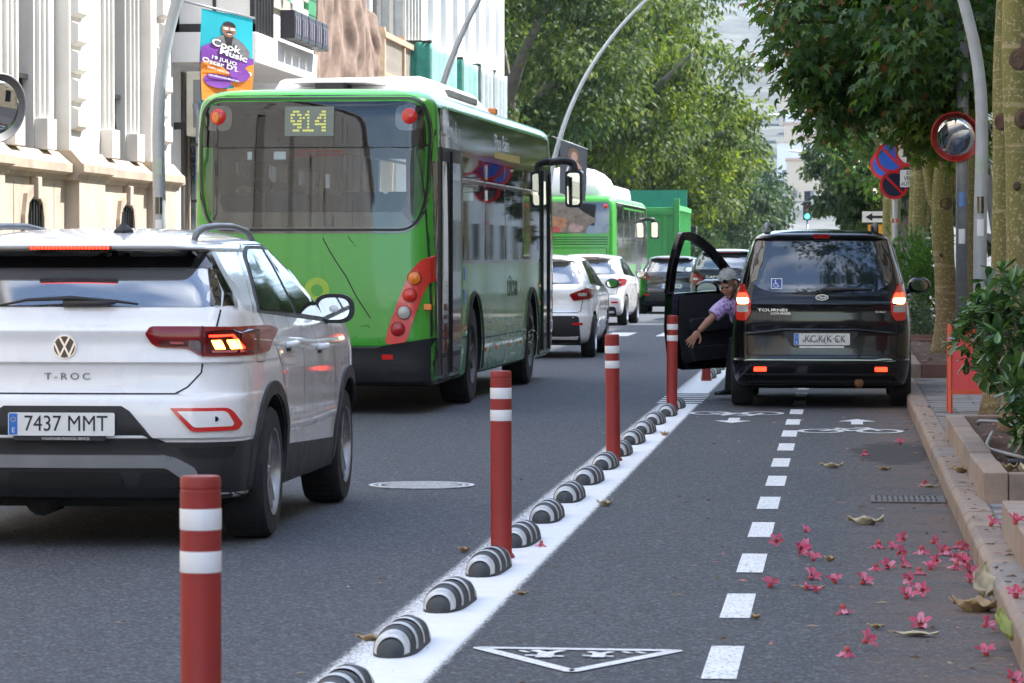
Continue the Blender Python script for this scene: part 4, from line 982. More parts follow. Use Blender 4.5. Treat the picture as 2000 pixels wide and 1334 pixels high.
def pitto():
    t = thing('glossy_shrub', 'glossy dark shrub of leafy rosettes in the soil bed at the right edge', 'shrub', (1.22, 21.6, .2))
    ros, dr = ell_points(190, (.0, 0, .76), (.46, .75, .46), .68)
    extra, de = ell_points(50, (-.30, .4, .72), (.22, .3, .22), .6)
    low_, dl = ell_points(90, (.10, -1.0, .42), (.38, .5, .36), .65)
    ros = np.concatenate([ros, extra, low_]); dr = np.concatenate([dr, de, dl]) + np.array([0, 0, .35])
    st = MB()
    for i in range(0, len(ros), 5): st.tube(spline([(0, 0, 0), tuple(ros[i] * np.array([.4, .4, .5])), tuple(ros[i])], 4), [.022, .02, .018, .016, .013, .011, .009, .006, .004][:9], 5)
    st.build('stems', BARKF, t, True, fix=False)
    P, D, S = [], [], []
    for q, a in zip(ros, dr):
        a = a / np.linalg.norm(a); n = 9
        u = np.cross(a, [0, 0, 1.0] if abs(a[2]) < .9 else [1.0, 0, 0]); u /= np.linalg.norm(u); v = np.cross(a, u)
        for k in range(n):
            th = 2 * PI * k / n + rng.uniform(0, .5); e = rng.uniform(.1, .75)
            P.append(q + rng.normal(size=3) * .008); D.append(a * e + (u * math.cos(th) + v * math.sin(th)) * (1 - .3 * e)); S.append(rng.uniform(.085, .14))
    P, D, S = np.array(P), np.array(D), np.array(S); n = len(P); roll = rng.uniform(-.3, .3, n)
    near = np.argsort(P[:, 1] + .6 * P[:, 0])[:300]; keep = np.ones(n, bool); keep[near] = False
    me = np_mesh('leaf', OBV, OBF); me.materials.append(PITTO); Rm = rotmats(D[near], roll[near])
    for i, q in enumerate(near):
        o = link(bpy.data.objects.new('leaf', me), t)
        o.matrix_local = Matrix.Translation(P[q]) @ Matrix(Rm[i].T.tolist()).to_4x4() @ Matrix.Scale(float(S[q]), 4)
    tag(mesh_obj('foliage', leaf_mesh('foliage', P[keep], D[keep], S[keep], OBV, OBF, roll[keep]), PITTO, t), kind='stuff')
pitto()

# ---- hill and the houses on it at the end of the street
HILL = M('hillside', (.065, .07, .055), .95, var=.7, vs=.09, bump=0, dirt=(.19, .17, .15), dirt_amt=.8, world=True)
from mathutils import noise as mnoise
def hillz(x, y):
    b = max(0, y - 330) * .088
    return -.5 + b + (mnoise.noise(Vector((x * .004, y * .003, 1))) * 22 + mnoise.noise(Vector((x * .015, y * .01, 5))) * 7) * min(1, max(0, (y - 500)) / 700)
hb = MB().grid(lambda u, v: (-900 + 1800 * u, 330 + 3000 * v ** 1.3, hillz(-900 + 1800 * u, 330 + 3000 * v ** 1.3)), 90, 90).build('hill', HILL, None, True, fix=False); tag(hb, kind='structure')
hw = [M('house_white', (.72, .70, .66), .8, var=.05), M('house_sand', (.60, .48, .36), .8, var=.06), M('house_rose', (.55, .36, .30), .8, var=.06)]
def far_house(x, y, wd, ht, dp_, mi, lab):
    z = hillz(x, y) - 1.0
    t = thing('hillside_house', lab, 'house', (x, y, z), group='houses stepping up the hill at the end of the street')
    MB().bb(-wd / 2, wd / 2, 0, dp_, 0, ht).build('wall', hw[mi], t, fix=False)
    MB().bb(-wd / 2 - .15, wd / 2 + .15, -.2, dp_ + .2, ht, ht + .3).build('roof', hw[(mi + 1) % 3], t, fix=False)
    wm = MB().bb(-.32, .32, -.05, 0, 0, .9).mesh('window'); wm.materials.append(GREYP)
    for k in range(int((ht - 1) / 3)):
        for q in range(int(wd / 2)):
            o = link(bpy.data.objects.new('window', wm), t); o.location = (-wd / 2 + 1 + q * 2, 0, 1.4 + k * 3)
        MB().bb(-wd / 2, wd / 2, -.9, 0, .4 + k * 3, .6 + k * 3).build('balcony', hw[0], t, fix=False)
hs = [(-5.6, 360, 9, 10, 0), (-1.5, 385, 7, 8, 1), (-6.5, 430, 10, 10, 0), (-3.2, 455, 6, 7, 2), (-5.0, 500, 9, 9, 1), (-9.5, 520, 9, 9, 0), (-4.2, 570, 10, 9, 0), (-10, 610, 8, 9, 2), (-6, 660, 9, 8, 0), (-13, 720, 9, 8, 0), (-9, 800, 10, 8, 1), (-20, 860, 10, 8, 0), (-24, 940, 10, 7, 0), (-30, 1000, 9, 7, 1), (-16, 900, 9, 7, 0)]
nm = ('lowest', 'second', 'third', 'fourth', 'fifth', 'sixth', 'seventh', 'eighth', 'ninth', 'tenth', 'eleventh', 'twelfth', 'thirteenth', 'fourteenth', 'fifteenth')
cn = ('white', 'sand-coloured', 'rose')
hs = [(-4.3, 430, 5, 6, 1), (-1.5, 445, 5, 6, 0), (-6.2, 470, 5, 6, 0), (-3.4, 490, 5, 6, 2), (-5.6, 520, 6, 6, 1), (-2.6, 540, 5, 6, 0), (-6.6, 560, 5, 6, 0), (-4.2, 590, 6, 6, 2), (-8.2, 625, 6, 6, 1), (-5.2, 650, 6, 6, 0)]
for i, (x, y, wd, ht, mi) in enumerate(hs): far_house(x, y, wd, ht, 8, mi, '%s flat-roofed house on the hill, %s going up from the street end' % (cn[mi], nm[i]))

def wheel(parent, x, y, z, r, wd, side, rim_mat=RIMM, spokes=5, rimr=.66, name='wheel', twin=True):
    """side +1: outer face towards +x"""
    mb = MB(); h = wd / 2
    prof = [(r * rimr, -h), (r * .80, -h * 1.02), (r * .94, -h * .98), (r * .985, -h * .80), (r, -h * .55), (r * 1.003, 0), (r, h * .55), (r * .985, h * .80), (r * .94, h * .98), (r * .80, h * 1.02), (r * rimr, h)]
    mb.lathe([(a, b * side + x) for a, b in prof], 40, (0, y, z), 'X', cap=False)
    for k in range(40):                                       # tread blocks
        a = 2 * PI * k / 40
        mb.box((x + random.uniform(-.1, .1) * wd * .2, y + math.cos(a) * r, z + math.sin(a) * r), (wd * .62, r * .11, .006), 0, a - PI / 2)
    t = mb.build(name, RUBBER, parent, 40)
    rm = MB(); xo = x + side * h * .72; R_ = r * rimr
    rm.lathe([(R_ * 1.0, x + side * h * 1.03), (R_ * .96, x + side * h * 1.0), (R_ * .93, xo - side * .03), (R_ * .86, xo - side * .05)], 36, (0, y, z), 'X', cap=False)
    rm.lathe([(0, xo + side * .012), (R_ * .15, xo + side * .012), (R_ * .19, xo - side * .01), (R_ * .19, xo - side * .05)], 20, (0, y, z), 'X')
    for k in range(spokes):
        for dd in ((-.13, .13) if twin else (0,)):
            a = 2 * PI * k / spokes + .3; a2 = a + dd * 1.3; wv = R_ * (.10 if twin else .17)
            p0 = Vector((0, math.cos(a + dd * .6), math.sin(a + dd * .6))) * R_ * .14; p1 = Vector((0, math.cos(a2), math.sin(a2))) * R_ * .95
            tt = (p1 - p0).normalized(); nn = Vector((1, 0, 0)).cross(tt) * wv / 2; o = Vector((xo, y, z)); d = Vector((side * .012, 0, 0)); e = Vector((-side * .035, 0, 0))
            vs = [o + p0 + nn * .8 + e, o + p0 - nn * .8 + e, o + p1 - nn * 1.2 + e, o + p1 + nn * 1.2 + e, o + p0 + nn * .5 + d, o + p0 - nn * .5 + d, o + p1 - nn * .8 + d * 1.2, o + p1 + nn * .8 + d * 1.2]
            rm.add(vs, [(0, 1, 2, 3), (4, 7, 6, 5), (0, 4, 5, 1), (1, 5, 6, 2), (2, 6, 7, 3), (3, 7, 4, 0)])
    rm.build('rim', rim_mat, t, 40)
    bk = MB().lathe([(0, xo - side * .06), (R_ * .9, xo - side * .06)], 24, (0, y, z), 'X'); bk.build('brake_disc', M('brake_iron', (.03, .028, .027), .5, metal=.5), t)
    return t
def plate(parent, O, wd, ht, s, band=True, tail=None, mats=PLATEW, tsize=.70, wfrac=.80, xoff=.022):
    p = MB().prism(rnd([(-wd / 2, -ht / 2), (wd / 2, -ht / 2), (wd / 2, ht / 2), (-wd / 2, ht / 2)], .012), O, *XZ, -.002, .006).build('number_plate', mats, parent)
    O2 = Vector(O) + Vector((0, -.0062, 0))
    if band:
        MB().prism(rnd([(-wd / 2 + .004, -ht / 2 + .004), (-wd / 2 + .046 * wd / .52, -ht / 2 + .004), (-wd / 2 + .046 * wd / .52, ht / 2 - .004), (-wd / 2 + .004, ht / 2 - .004)], .006), O2, *XZ, 0, .0012).build('blue_band', PLATEB, p)
        text('band_letter', 'E', ht * .22, WPRINT, p, O2 + Vector((-wd / 2 + .026 * wd / .52, -.0022, -ht * .27)), ext=.0005)
        st = MB()
        for k in range(12):
            a = k * PI / 6; st.lathe([(0, 0), (.0022, 0), (.0022, .0008), (0, .0008)], 6, (0, 0, 0)) if False else st.box((-wd / 2 + .026 * wd / .52 + .011 * math.cos(a), -.0015, ht * .2 + .011 * math.sin(a)), (.0035, .001, .0035))
        o = st.build('band_stars', M('star_yellow', (.7, .55, .05), .5), p, fix=False); o.location = O2
    if s: text('plate_letters', s, ht * tsize, INK, p, O2 + Vector((xoff * wd / .52, -.0008, 0)), ext=.0007, wd=wd * wfrac)
    return p

# ------------------------------------------------------------------ white compact SUV in front
def white_suv():
    t = thing('compact_suv', 'white compact SUV with brake light lit and grey roof rails, nearest car at the left', 'car', (-3.77, 16.72, 0))
    rows = [  # z, yr, yf, w, rx, ry, bow, tap
        (.224, .34, 3.95, .80, .25, .25, .03, .03), (.25, .12, 4.10, .86, .25, .22, .04, .04), (.34, .05, 4.18, .885, .26, .22, .05, .05), (.50, .025, 4.22, .90, .27, .24, .06, .05),
        (.535, .02, 4.23, .905, .27, .24, .06, .05), (.545, .00, 4.23, .907, .27, .25, .06, .05), (.64, -.005, 4.23, .91, .27, .26, .06, .05), (.72, .0, 4.22, .91, .27, .26, .06, .05), (.748, .02, 4.22, .91, .27, .26, .06, .05), (.758, .052, 4.21, .91, .26, .26, .055, .05),
        (.84, .070, 4.20, .91, .25, .26, .05, .05), (.90, .068, 4.18, .908, .25, .26, .05, .05), (.912, .050, 4.17, .908, .24, .26, .05, .05), (1.0, .062, 4.08, .90, .22, .26, .05, .05), (1.062, .052, 3.9, .89, .20, .26, .05, .05), (1.074, .058, 3.7, .885, .20, .26, .05, .055), (1.10, .088, 3.42, .872, .16, .24, .05, .045),
        (1.17, .125, 3.18, .84, .15, .25, .05, .02), (1.23, .165, 3.08, .805, .13, .24, .05, .02), (1.32, .232, 2.92, .755, .12, .22, .05, .02), (1.40, .300, 2.74, .705, .12, .2, .05, .02), (1.447, .345, 2.63, .672, .12, .2, .05, .02), (1.455, .30, 2.62, .668, .13, .2, .05, .02), (1.463, .19, 2.61, .664, .12, .18, .05, .02), (1.478, .17, 2.56, .655, .15, .22, .05, .02),
        (1.498, .21, 2.46, .632, .2, .3, .05, .05), (1.520, .32, 2.36, .585, .25, .35, .05, .05), (1.545, .52, 2.22, .49, .3, .4, .04, .02), (1.563, .80, 2.05, .36, .25, .4, .03, .0), (1.572, 1.1, 1.85, .2, .15, .3, .0, .0), (1.574, 1.3, 1.7, .08, .05, .2, .0, .0)]
    H = Hull(rows, rf=.6, sub=4)
    body = H.build('body', WHITE, t, wells=[(.85, .335, .392, .52, 1.2), (.85, .335, .392, -1.2, -.52), (3.44, .335, .392, .52, 1.2), (3.44, .335, .392, -1.2, -.52)])
    # ---- lower black cladding on rear
    H.panel('bumper_cladding', PLAST, t, [(-.80, .232), (.80, .232), (.845, .28), (.858, .523), (.50, .523), (.44, .545), (.33, .675), (.29, .70), (-.29, .70), (-.33, .675), (-.44, .545), (-.50, .523), (-.858, .523), (-.845, .28)], 'rear', off=.006, g=.045)
    sk = [(-.64, .40), (-.56, .445), (-.50, .462), (.50, .462), (.56, .445), (.64, .40), (.66, .33), (.58, .345), (.50, .40), (-.50, .40), (-.58, .345), (-.66, .33)]
    H.panel('skid_trim', SILV, t, rnd(sk, .02), 'rear', off=.022, g=.05, dig=.012)
    pk = MB()
    for x0, x1 in ((-.29, .22 + .07), (.36, .56), (-.56, -.36)):
        H.panel('bumper_slot', GAP, t, rnd([(x0, .30), (x1, .30), (x1 - .015, .375), (x0 + .015, .375)], .02), 'rear', off=.012, g=.05)
    for s in (1, -1):
        sg = (lambda P: P) if s > 0 else mirror
        H.panel('air_outlet', GAP, t, rnd(sg([(.56, .50), (.60, .45), (.80, .45), (.82, .50)]), .012), 'rear', off=.010, g=.04)
        # reflector surround: red ring with white middle
        outer = rnd(sg([(.525, .690), (.63, .575), (.83, .580), (.845, .610), (.80, .690)]), [.008, .02, .03, .03, .03])
        inner = rnd(sg([(.562, .674), (.643, .597), (.806, .600), (.812, .614), (.782, .674)]), [.006, .012, .018, .018, .018])
        H.panel('reflector', M('reflector_red', (.62, .012, .012), .2, coat=.6), t, outer, 'rear', off=.012, g=.03)
        H.panel('reflector_centre', WHITE, t, inner, 'rear', off=.0145, g=.04)
        MB().lathe([(.013, -.004), (.013, .002), (.010, .002), (.010, -.004)], 14, (s * .745, H.hit(s * .745, .64, 'rear')[0].y - .014, .637), 'Y').build('parking_sensor', GREYP, t, True)
        # tail lights
        lens = rnd(sg([(.395, 1.052), (.42, 1.078), (.86, 1.078), (.885, 1.06), (.885, .938), (.69, .938), (.655, .944), (.605, .975), (.46, .982), (.43, .995)]), [.01, .02, .02, .02, .02, .01, .03, .03, .02, .02])
        tl = H.panel('tail_light', REDL, t, lens, 'rear', off=.012, g=.03)
        H.panel('tail_light_wrap', REDL, tl, [(.17, .945), (.23, .95), (.235, 1.0), (.23, 1.066), (.17, 1.072)], 'right' if s > 0 else 'left', off=.010, g=.04)
        H.panel('lens_lower', REDD, tl, rnd(sg([(.45, 1.02), (.665, 1.02), (.665, .955), (.60, .985), (.47, .99)]), .008), 'rear', off=.0145, g=.04)
        H.panel('lens_outer', REDD, tl, rnd(sg([(.685, 1.062), (.86, 1.062), (.87, .95), (.69, .95)]), .008), 'rear', off=.0142, g=.04)
        H.line('lens_seam', GAP, tl, sg([(.672, 1.078), (.672, .94)]), .005, 'rear', off=.0155)
        for j in range(2):
            x = .70 + j * .062
            H.panel('indicator_block', AMBON if s > 0 else REDL, tl, sg([(x + .012, 1.020), (x + .052, 1.020), (x + .068, .972), (x + .028, .972)]), 'rear', off=.019, g=.03)
        H.line('light_bar', REDON if s > 0 else REDL, tl, sg([(.700, 1.042), (.795, 1.042), (.835, .972)]), .011, 'rear', off=.019)
        H.panel('reversing_lens', M('pink_lens', (.45, .12, .12), .1, coat=.6), tl, sg([(.715, .955), (.84, .955), (.84, .966), (.712, .966)]), 'rear', off=.0165, g=.04)
        H.panel('reversing_lens', M('pink_lens', (.45, .12, .12), .1), tl, sg([(.52, .998), (.585, .998), (.58, 1.012), (.515, 1.012)]), 'rear', off=.0165, g=.04)
    # ---- tailgate
    gate = [(-.745, 1.165), (-.735, 1.08), (-.675, .94), (-.665, .86), (-.60, .79), (-.54, .757), (.54, .757), (.60, .79), (.665, .86), (.675, .94), (.735, 1.08), (.745, 1.165)]
    H.line('tailgate_seam', GAP, t, gate, .008, 'rear')
    glass = rnd([(-.745, 1.178), (.745, 1.178), (.735, 1.25), (.635, 1.45), (-.635, 1.45), (-.735, 1.25)], [.02, .02, .05, .04, .04, .05])
    H.panel('rear_window', M('rear_glass', (.055, .06, .066), .05, var=.15, spec=1.0, ior=2.1), t, glass, 'rear', off=.004, g=.06)
    H.panel('window_band', M('frit_black', (.006, .006, .007), .08, spec=.8), t, rnd([(-.675, 1.365), (.675, 1.365), (.63, 1.45), (-.63, 1.45)], .02), 'rear', off=.0065, g=.05)
    for s in (1, -1):
        sg = (lambda P: P) if s > 0 else mirror
        H.panel('window_edge', M('frit_black', (.006, .006, .007), .08), t, sg([(.695, 1.182), (.742, 1.182), (.732, 1.25), (.68, 1.36), (.655, 1.36), (.685, 1.26)]), 'rear', off=.0062, g=.04)
        H.panel('spoiler_fin', M('frit_black', (.006, .006, .007), .08), t, sg([(.750, 1.182), (.792, 1.182), (.764, 1.25), (.715, 1.33), (.666, 1.405), (.638, 1.447), (.618, 1.447), (.652, 1.40), (.700, 1.32), (.742, 1.25)]), 'rear', off=.006, g=.04)
        H.line('fin_trim', SILV, t, sg([(.80, 1.172), (.772, 1.25), (.722, 1.33), (.674, 1.405), (.645, 1.447)]), .010, 'rear', off=.006)
    # third brake light, a row of diodes
    y3 = H.hit(0, 1.472, 'rear')[0].y
    tb = MB().bb(-.205, .205, y3 - .008, y3 + .02, 1.459, 1.477).build('brake_light', REDL, t, bev=.004, fix=False)
    for k in range(22):
        if k == 0: b0 = MB().ball((0, 0, 0), (.0085, .006, .0085), 8, 6).build('diode', REDON, tb, True); b = b0
        else: b = link(bpy.data.objects.new('diode', b0.data), tb)
        b.location = (-.19 + k * .0181, y3 - .009, 1.468)
    # wiper
    hub = H.hit(0.02, 1.20, 'rear')[0]
    wp = MB().tube([(-.02, hub.y - .03, 1.195), (.17, hub.y - .035, 1.196), (.24, hub.y - .04, 1.20)], [.018, .016, .008], 8).build('wiper', PLAST, t, True)
    MB().tube([(-.34, H.hit(-.34, 1.19, 'rear')[0].y - .012, 1.185), (-.2, hub.y - .03, 1.213), (.02, hub.y - .03, 1.222), (.25, hub.y - .028, 1.206), (.35, hub.y - .02, 1.192)], [.005, .008, .012, .008, .005], 6).build('blade', PLAST, wp, True)
    # emblem
    ye = H.hit(0, 1.0, 'rear')[0].y; EO = (0, ye - .004, .985); r = .056
    em = MB().lathe([(0, -.006), (r, -.006), (r, .004)], 36, EO, 'Y').build('emblem', M('emblem_blue', (.010, .016, .03), .15, coat=1), t, 30)
    e2 = MB(); e2.lathe([(r * 1.02, .004), (r * 1.02, -.011), (r * .93, -.011), (r * .93, .002)], 36, EO, 'Y')
    EO2 = (EO[0], EO[1] - .006, EO[2])
    for i, p in enumerate(([(-.42, .82), (0.0, .06), (.42, .82)], [(-.88, .34), (-.40, -.78), (0, .02), (.40, -.78), (.88, .34)])):
        e2.stroke([(a * r, b * r) for a, b in p], r * .17, EO2, *XZ, -.001, .004 + i * .0004)
    e2.build('emblem_letters', CHROME, em)
    text('model_badge', 'T-ROC', .034, M('badge_grey', (.20, .20, .21), .35, metal=.6), t, (0.01, H.hit(0, .835, 'rear')[0].y - .004, .84), ext=.002, wd=.225, space=1.4)
    # plate
    yp = min(H.hit(x, .61, 'rear')[0].y for x in (-.26, 0, .26)) - .014
    hd = MB().bb(-.24, .215, yp - .001, yp + .012, .530, .60).build('plate_holder', PLAST, t, bev=.003, fix=False)
    text('holder_letters', 'VOLKSWAGEN FINANCIAL SERVICES', .013, WPRINT, hd, (.02, yp - .0018, .541), ext=.0004, wd=.235)
    plate(t, (0, yp - .004, .612), .525, .112, '7437 MMT', wfrac=.78)
    # ---- right and left sides
    for s, ax in ((1, 'right'), (-1, 'left')):
        H.panel('bumper_corner', PLAST, t, [(.16, .215), (.55, .215), (.55, .523), (.14, .523), (.14, .30)], ax, off=.0065, g=.04)
        dlo_r = rnd([(.78, 1.160), (1.72, 1.125), (1.86, 1.462), (1.42, 1.462), (1.22, 1.41)], [.02, .02, .02, .04, .05])
        dlo_f = rnd([(1.80, 1.122), (2.66, 1.085), (2.42, 1.36), (2.24, 1.445), (1.93, 1.462)], [.02, .03, .05, .05, .02])
        H.panel('window_surround', PLAST, t, rnd([(.70, 1.145), (2.74, 1.06), (2.46, 1.375), (2.26, 1.468), (1.86, 1.482), (1.40, 1.48), (1.18, 1.425)], [.02, .03, .05, .05, .02, .05, .05]), ax, off=.003, g=.06)
        for q, dl in enumerate((dlo_r, dlo_f)):
            H.panel('side_window', GLASS, t, dl, ax, off=.007, g=.07)
        H.line('window_trim', SILV, t, [(.60, 1.150), (1.10, 1.435), (1.38, 1.492), (1.9, 1.497), (2.28, 1.478), (2.50, 1.38), (2.80, 1.06)], .012, ax, off=.005)
        H.line('door_seam', GAP, t, [(1.16, .50), (1.22, .70), (1.10, .86), (.80, 1.08), (.76, 1.15)], .007, ax)
        H.line('door_seam', GAP, t, [(1.80, .46), (1.79, .9), (1.76, 1.11)], .007, ax)
        H.line('door_seam', GAP, t, [(2.92, .46), (2.95, .8), (2.86, 1.05)], .007, ax)
        H.line('shoulder_crease', WHITE, t, [(.45, 1.015), (1.2, .985), (2.2, .955), (3.1, .945)], .05, ax, off=.0006, raise_=.012)
        H.line('lower_crease', WHITE, t, [(1.22, .56), (2.0, .545), (2.95, .56)], .07, ax, off=.0006, raise_=.010)
        H.line('fuel_flap', GAP, t, rnd([(.50, .90), (.68, .90), (.66, 1.03), (.50, 1.03)], .02), .004, ax, closed=True) if s > 0 else None
        H.panel('sill_cladding', PLAST, t, [(1.20, .22), (3.08, .22), (3.08, .40), (1.24, .455)], ax, off=.010, g=.08)
        for yc in (.85, 3.44):
            ring = []
            for a in range(-6, 187, 8): ring.append((yc + .462 * math.cos(R(a)), .335 + .462 * math.sin(R(a))))
            for a in range(186, -8, -8): ring.append((yc + .394 * math.cos(R(a)), .335 + .394 * math.sin(R(a))))
            H.panel('arch_cladding', PLAST, t, ring, ax, off=.014, g=.03, dig=.03)
            wheel(t, s * .785, yc, .335, .335, .225, s, spokes=5)
        for yh, zh in ((1.30, .968), (2.36, .930)):
            p = H.hit(yh, zh, ax)[0]
            MB().tube([(p.x - s * .0, yh - .11, zh), (p.x + s * .035, yh - .09, zh + .003), (p.x + s * .042, yh, zh + .004), (p.x + s * .036, yh + .09, zh), (p.x - s * .002, yh + .11, zh - .002)], [.014, .018, .019, .019, .016], 8).build('door_handle', WHITE, t, True)
            H.panel('handle_cup', GAP, t, rnd([(yh - .07, zh - .035), (yh + .07, zh - .035), (yh + .07, zh + .01), (yh - .07, zh + .01)], .02), ax, off=.001)
        # mirror
        xm, ym, zm = s * .945, 2.72, 1.135
        mh = MB().grid(lambda u, v: (xm + s * (.105 * math.sin(v * PI) ** .6 * math.cos(u * 2 * PI)), ym + .085 - .17 * (1 - v), zm + .078 * math.sin(v * PI) ** .55 * math.sin(u * 2 * PI)), 24, 12).build('mirror', WHITE, t, True)
        MB().prism([(.112 * math.copysign(abs(math.cos(a)) ** .7, math.cos(a)), .083 * math.copysign(abs(math.sin(a)) ** .75, math.sin(a))) for a in [i * PI / 14 for i in range(28)]], (xm, ym - .06, zm), *XZ, -.03, .012).build('mirror_frame', PLAST, mh, 40)
        MB().prism([(.088 * math.copysign(abs(math.cos(a)) ** .7, math.cos(a)), .062 * math.copysign(abs(math.sin(a)) ** .75, math.sin(a))) for a in [i * PI / 14 for i in range(28)]], (xm, ym - .073, zm), *XZ, 0, .004).build('mirror_glass', M('mirror_glass', (.55, .57, .60), .03, metal=1, var=.02), mh)
        MB().tube([(s * .84, 2.76, 1.06), (s * .89, 2.73, 1.075), (s * .93, 2.72, 1.10)], [.03, .028, .03], 8).build('mirror_foot', PLAST, mh, True)
        # roof rails
        def roofz(x, y): return H.hit(x, y, 'top')[0].z
        xr = .555; ys = [.50, .58, .72, 1.1, 1.6, 2.05, 2.2, 2.3]; hs = [-.004, .034, .052, .058, .056, .046, .024, -.005]
        MB().tube([(s * xr, y, roofz(s * xr, y) + h) for y, h in zip(ys, hs)], [.016, .020, .019, .018, .018, .018, .018, .014], 8).build('roof_rail', GREYP, t, True)
    zt = H.hit(.17, .62, 'top')[0].z
    MB().lathe([(.052, -.004), (.046, .012), (.026, .028), (.012, .045), (.008, .10), (.0, .102)], 14, (.19, .55, zt - .004)).build('antenna', PLAST, t, True)
    H.panel('roof_edge_shade', M('frit_black', (.006, .006, .007), .08), t, rnd([(-.60, 1.447), (.60, 1.447), (.59, 1.4585), (-.59, 1.4585)], .004), 'rear', off=.004, g=.05)
    MB().tube([(-.16, .25, .235), (-.16, .5, .24)], .09, 14).build('silencer', LINER, t, True)
    MB().bb(-.70, .70, .3, 3.9, .19, .30).build('underbody', LINER, t, fix=False)
    return t
SUV = white_suv()

# ------------------------------------------------------------------ green city bus
GREENP = M('bus_green', (.045, .32, .026), .30, var=.05, vs=1.5, coat=.5)
GREEN2 = M('bus_green_side', (.05, .27, .035), .3, var=.08, vs=1.5, coat=.6)
GLOSSB = M('gloss_black', (.010, .011, .010), .06, spec=.9, ior=1.6)
WHITEP = M('white_panel', (.74, .74, .73), .4, var=.06)
RUBB = M('rubber_trim', (.012, .012, .012), .6)
BUSGL = M('bus_rear_glass', (.018, .017, .017), .04, var=.2, vs=1, spec=.6, ior=1.55)
BUSGL2 = M('bus_rear_glass_clear', (.055, .058, .056), .04, var=.5, vs=2.5, spec=.7, ior=1.6)
BUSSIDE = M('bus_side_glass', (.05, .052, .052), .04, var=.3, vs=.8, spec=1.0, ior=2.0)
LEDY = M('led_yellow', (.5, .5, .10), .5, emit=(.7, .75, .2), es=.14)
YRING = M('ring_print', (.30, .48, .04), .4)
def glass_mat(name, tint, refl=.05, k=.5):
    m, tt, b = newmat(name); tr = tt.nodes.new('ShaderNodeBsdfTransparent'); tr.inputs[0].default_value = (*tint, 1)
    gl = tt.nodes.new('ShaderNodeBsdfGlossy'); gl.inputs['Roughness'].default_value = .02
    lw = tt.nodes.new('ShaderNodeLayerWeight'); lw.inputs[0].default_value = .5
    f = _math(tt, 'MULTIPLY_ADD', _math(tt, 'POWER', lw.outputs['Facing'], 3.5), k, refl)
    tt.nodes.remove(b); ms = tt.nodes.new('ShaderNodeMixShader'); tt.links.new(f, ms.inputs[0]); tt.links.new(tr.outputs[0], ms.inputs[1]); tt.links.new(gl.outputs[0], ms.inputs[2])
    tt.links.new(ms.outputs[0], tt.nodes['Material Output'].inputs[0]); return m
CLEARG = glass_mat('clear_glass', (.82, .86, .85), .02, .3)
BUSGLU = glass_mat('bus_glass_tinted', (.10, .10, .10), .07); BUSGLC = glass_mat('bus_glass_clear', (.52, .55, .54), .075); BUSGLS = glass_mat('bus_glass_side', (.30, .31, .31), .06, .7)
def wc_symbol(parent, name, O, U, V, h, mat, d=.001):
    mb = MB(); s = h / 1.0
    mb.prism([(-.08 * s + .09 * s * math.cos(a), .38 * s + .09 * s * math.sin(a)) for a in [i * PI / 5 for i in range(10)]], O, U, V, 0, d)
    mb.stroke([(-.08 * s, .28 * s), (-.06 * s, -.05 * s), (.20 * s, -.07 * s), (.30 * s, -.36 * s), (.42 * s, -.33 * s)], .09 * s, O, U, V, 0, d * 1.1)
    mb.stroke([(-.07 * s, .13 * s), (.16 * s, .10 * s)], .07 * s, O, U, V, 0, d * 1.2)
    mb.stroke([(.0 + .30 * s * math.cos(a), -.18 * s + .30 * s * math.sin(a)) for a in [R(q) for q in range(130, 345, 20)]], .07 * s, O, U, V, 0, d * 1.3)
    return mb.build(name, mat, parent, fix=False)
DOT = {'9': ['111', '101', '101', '111', '001', '001', '111'], '1': ['010', '110', '010', '010', '010', '010', '111'], '4': ['001', '011', '101', '101', '111', '001', '001']}
DOT = {'9': ['01110', '11011', '10001', '11011', '01111', '00011', '01110'], '1': ['00100', '01100', '10100', '00100', '00100', '00100', '11111'], '4': ['00011', '00111', '01101', '11001', '11111', '00011', '00011']}
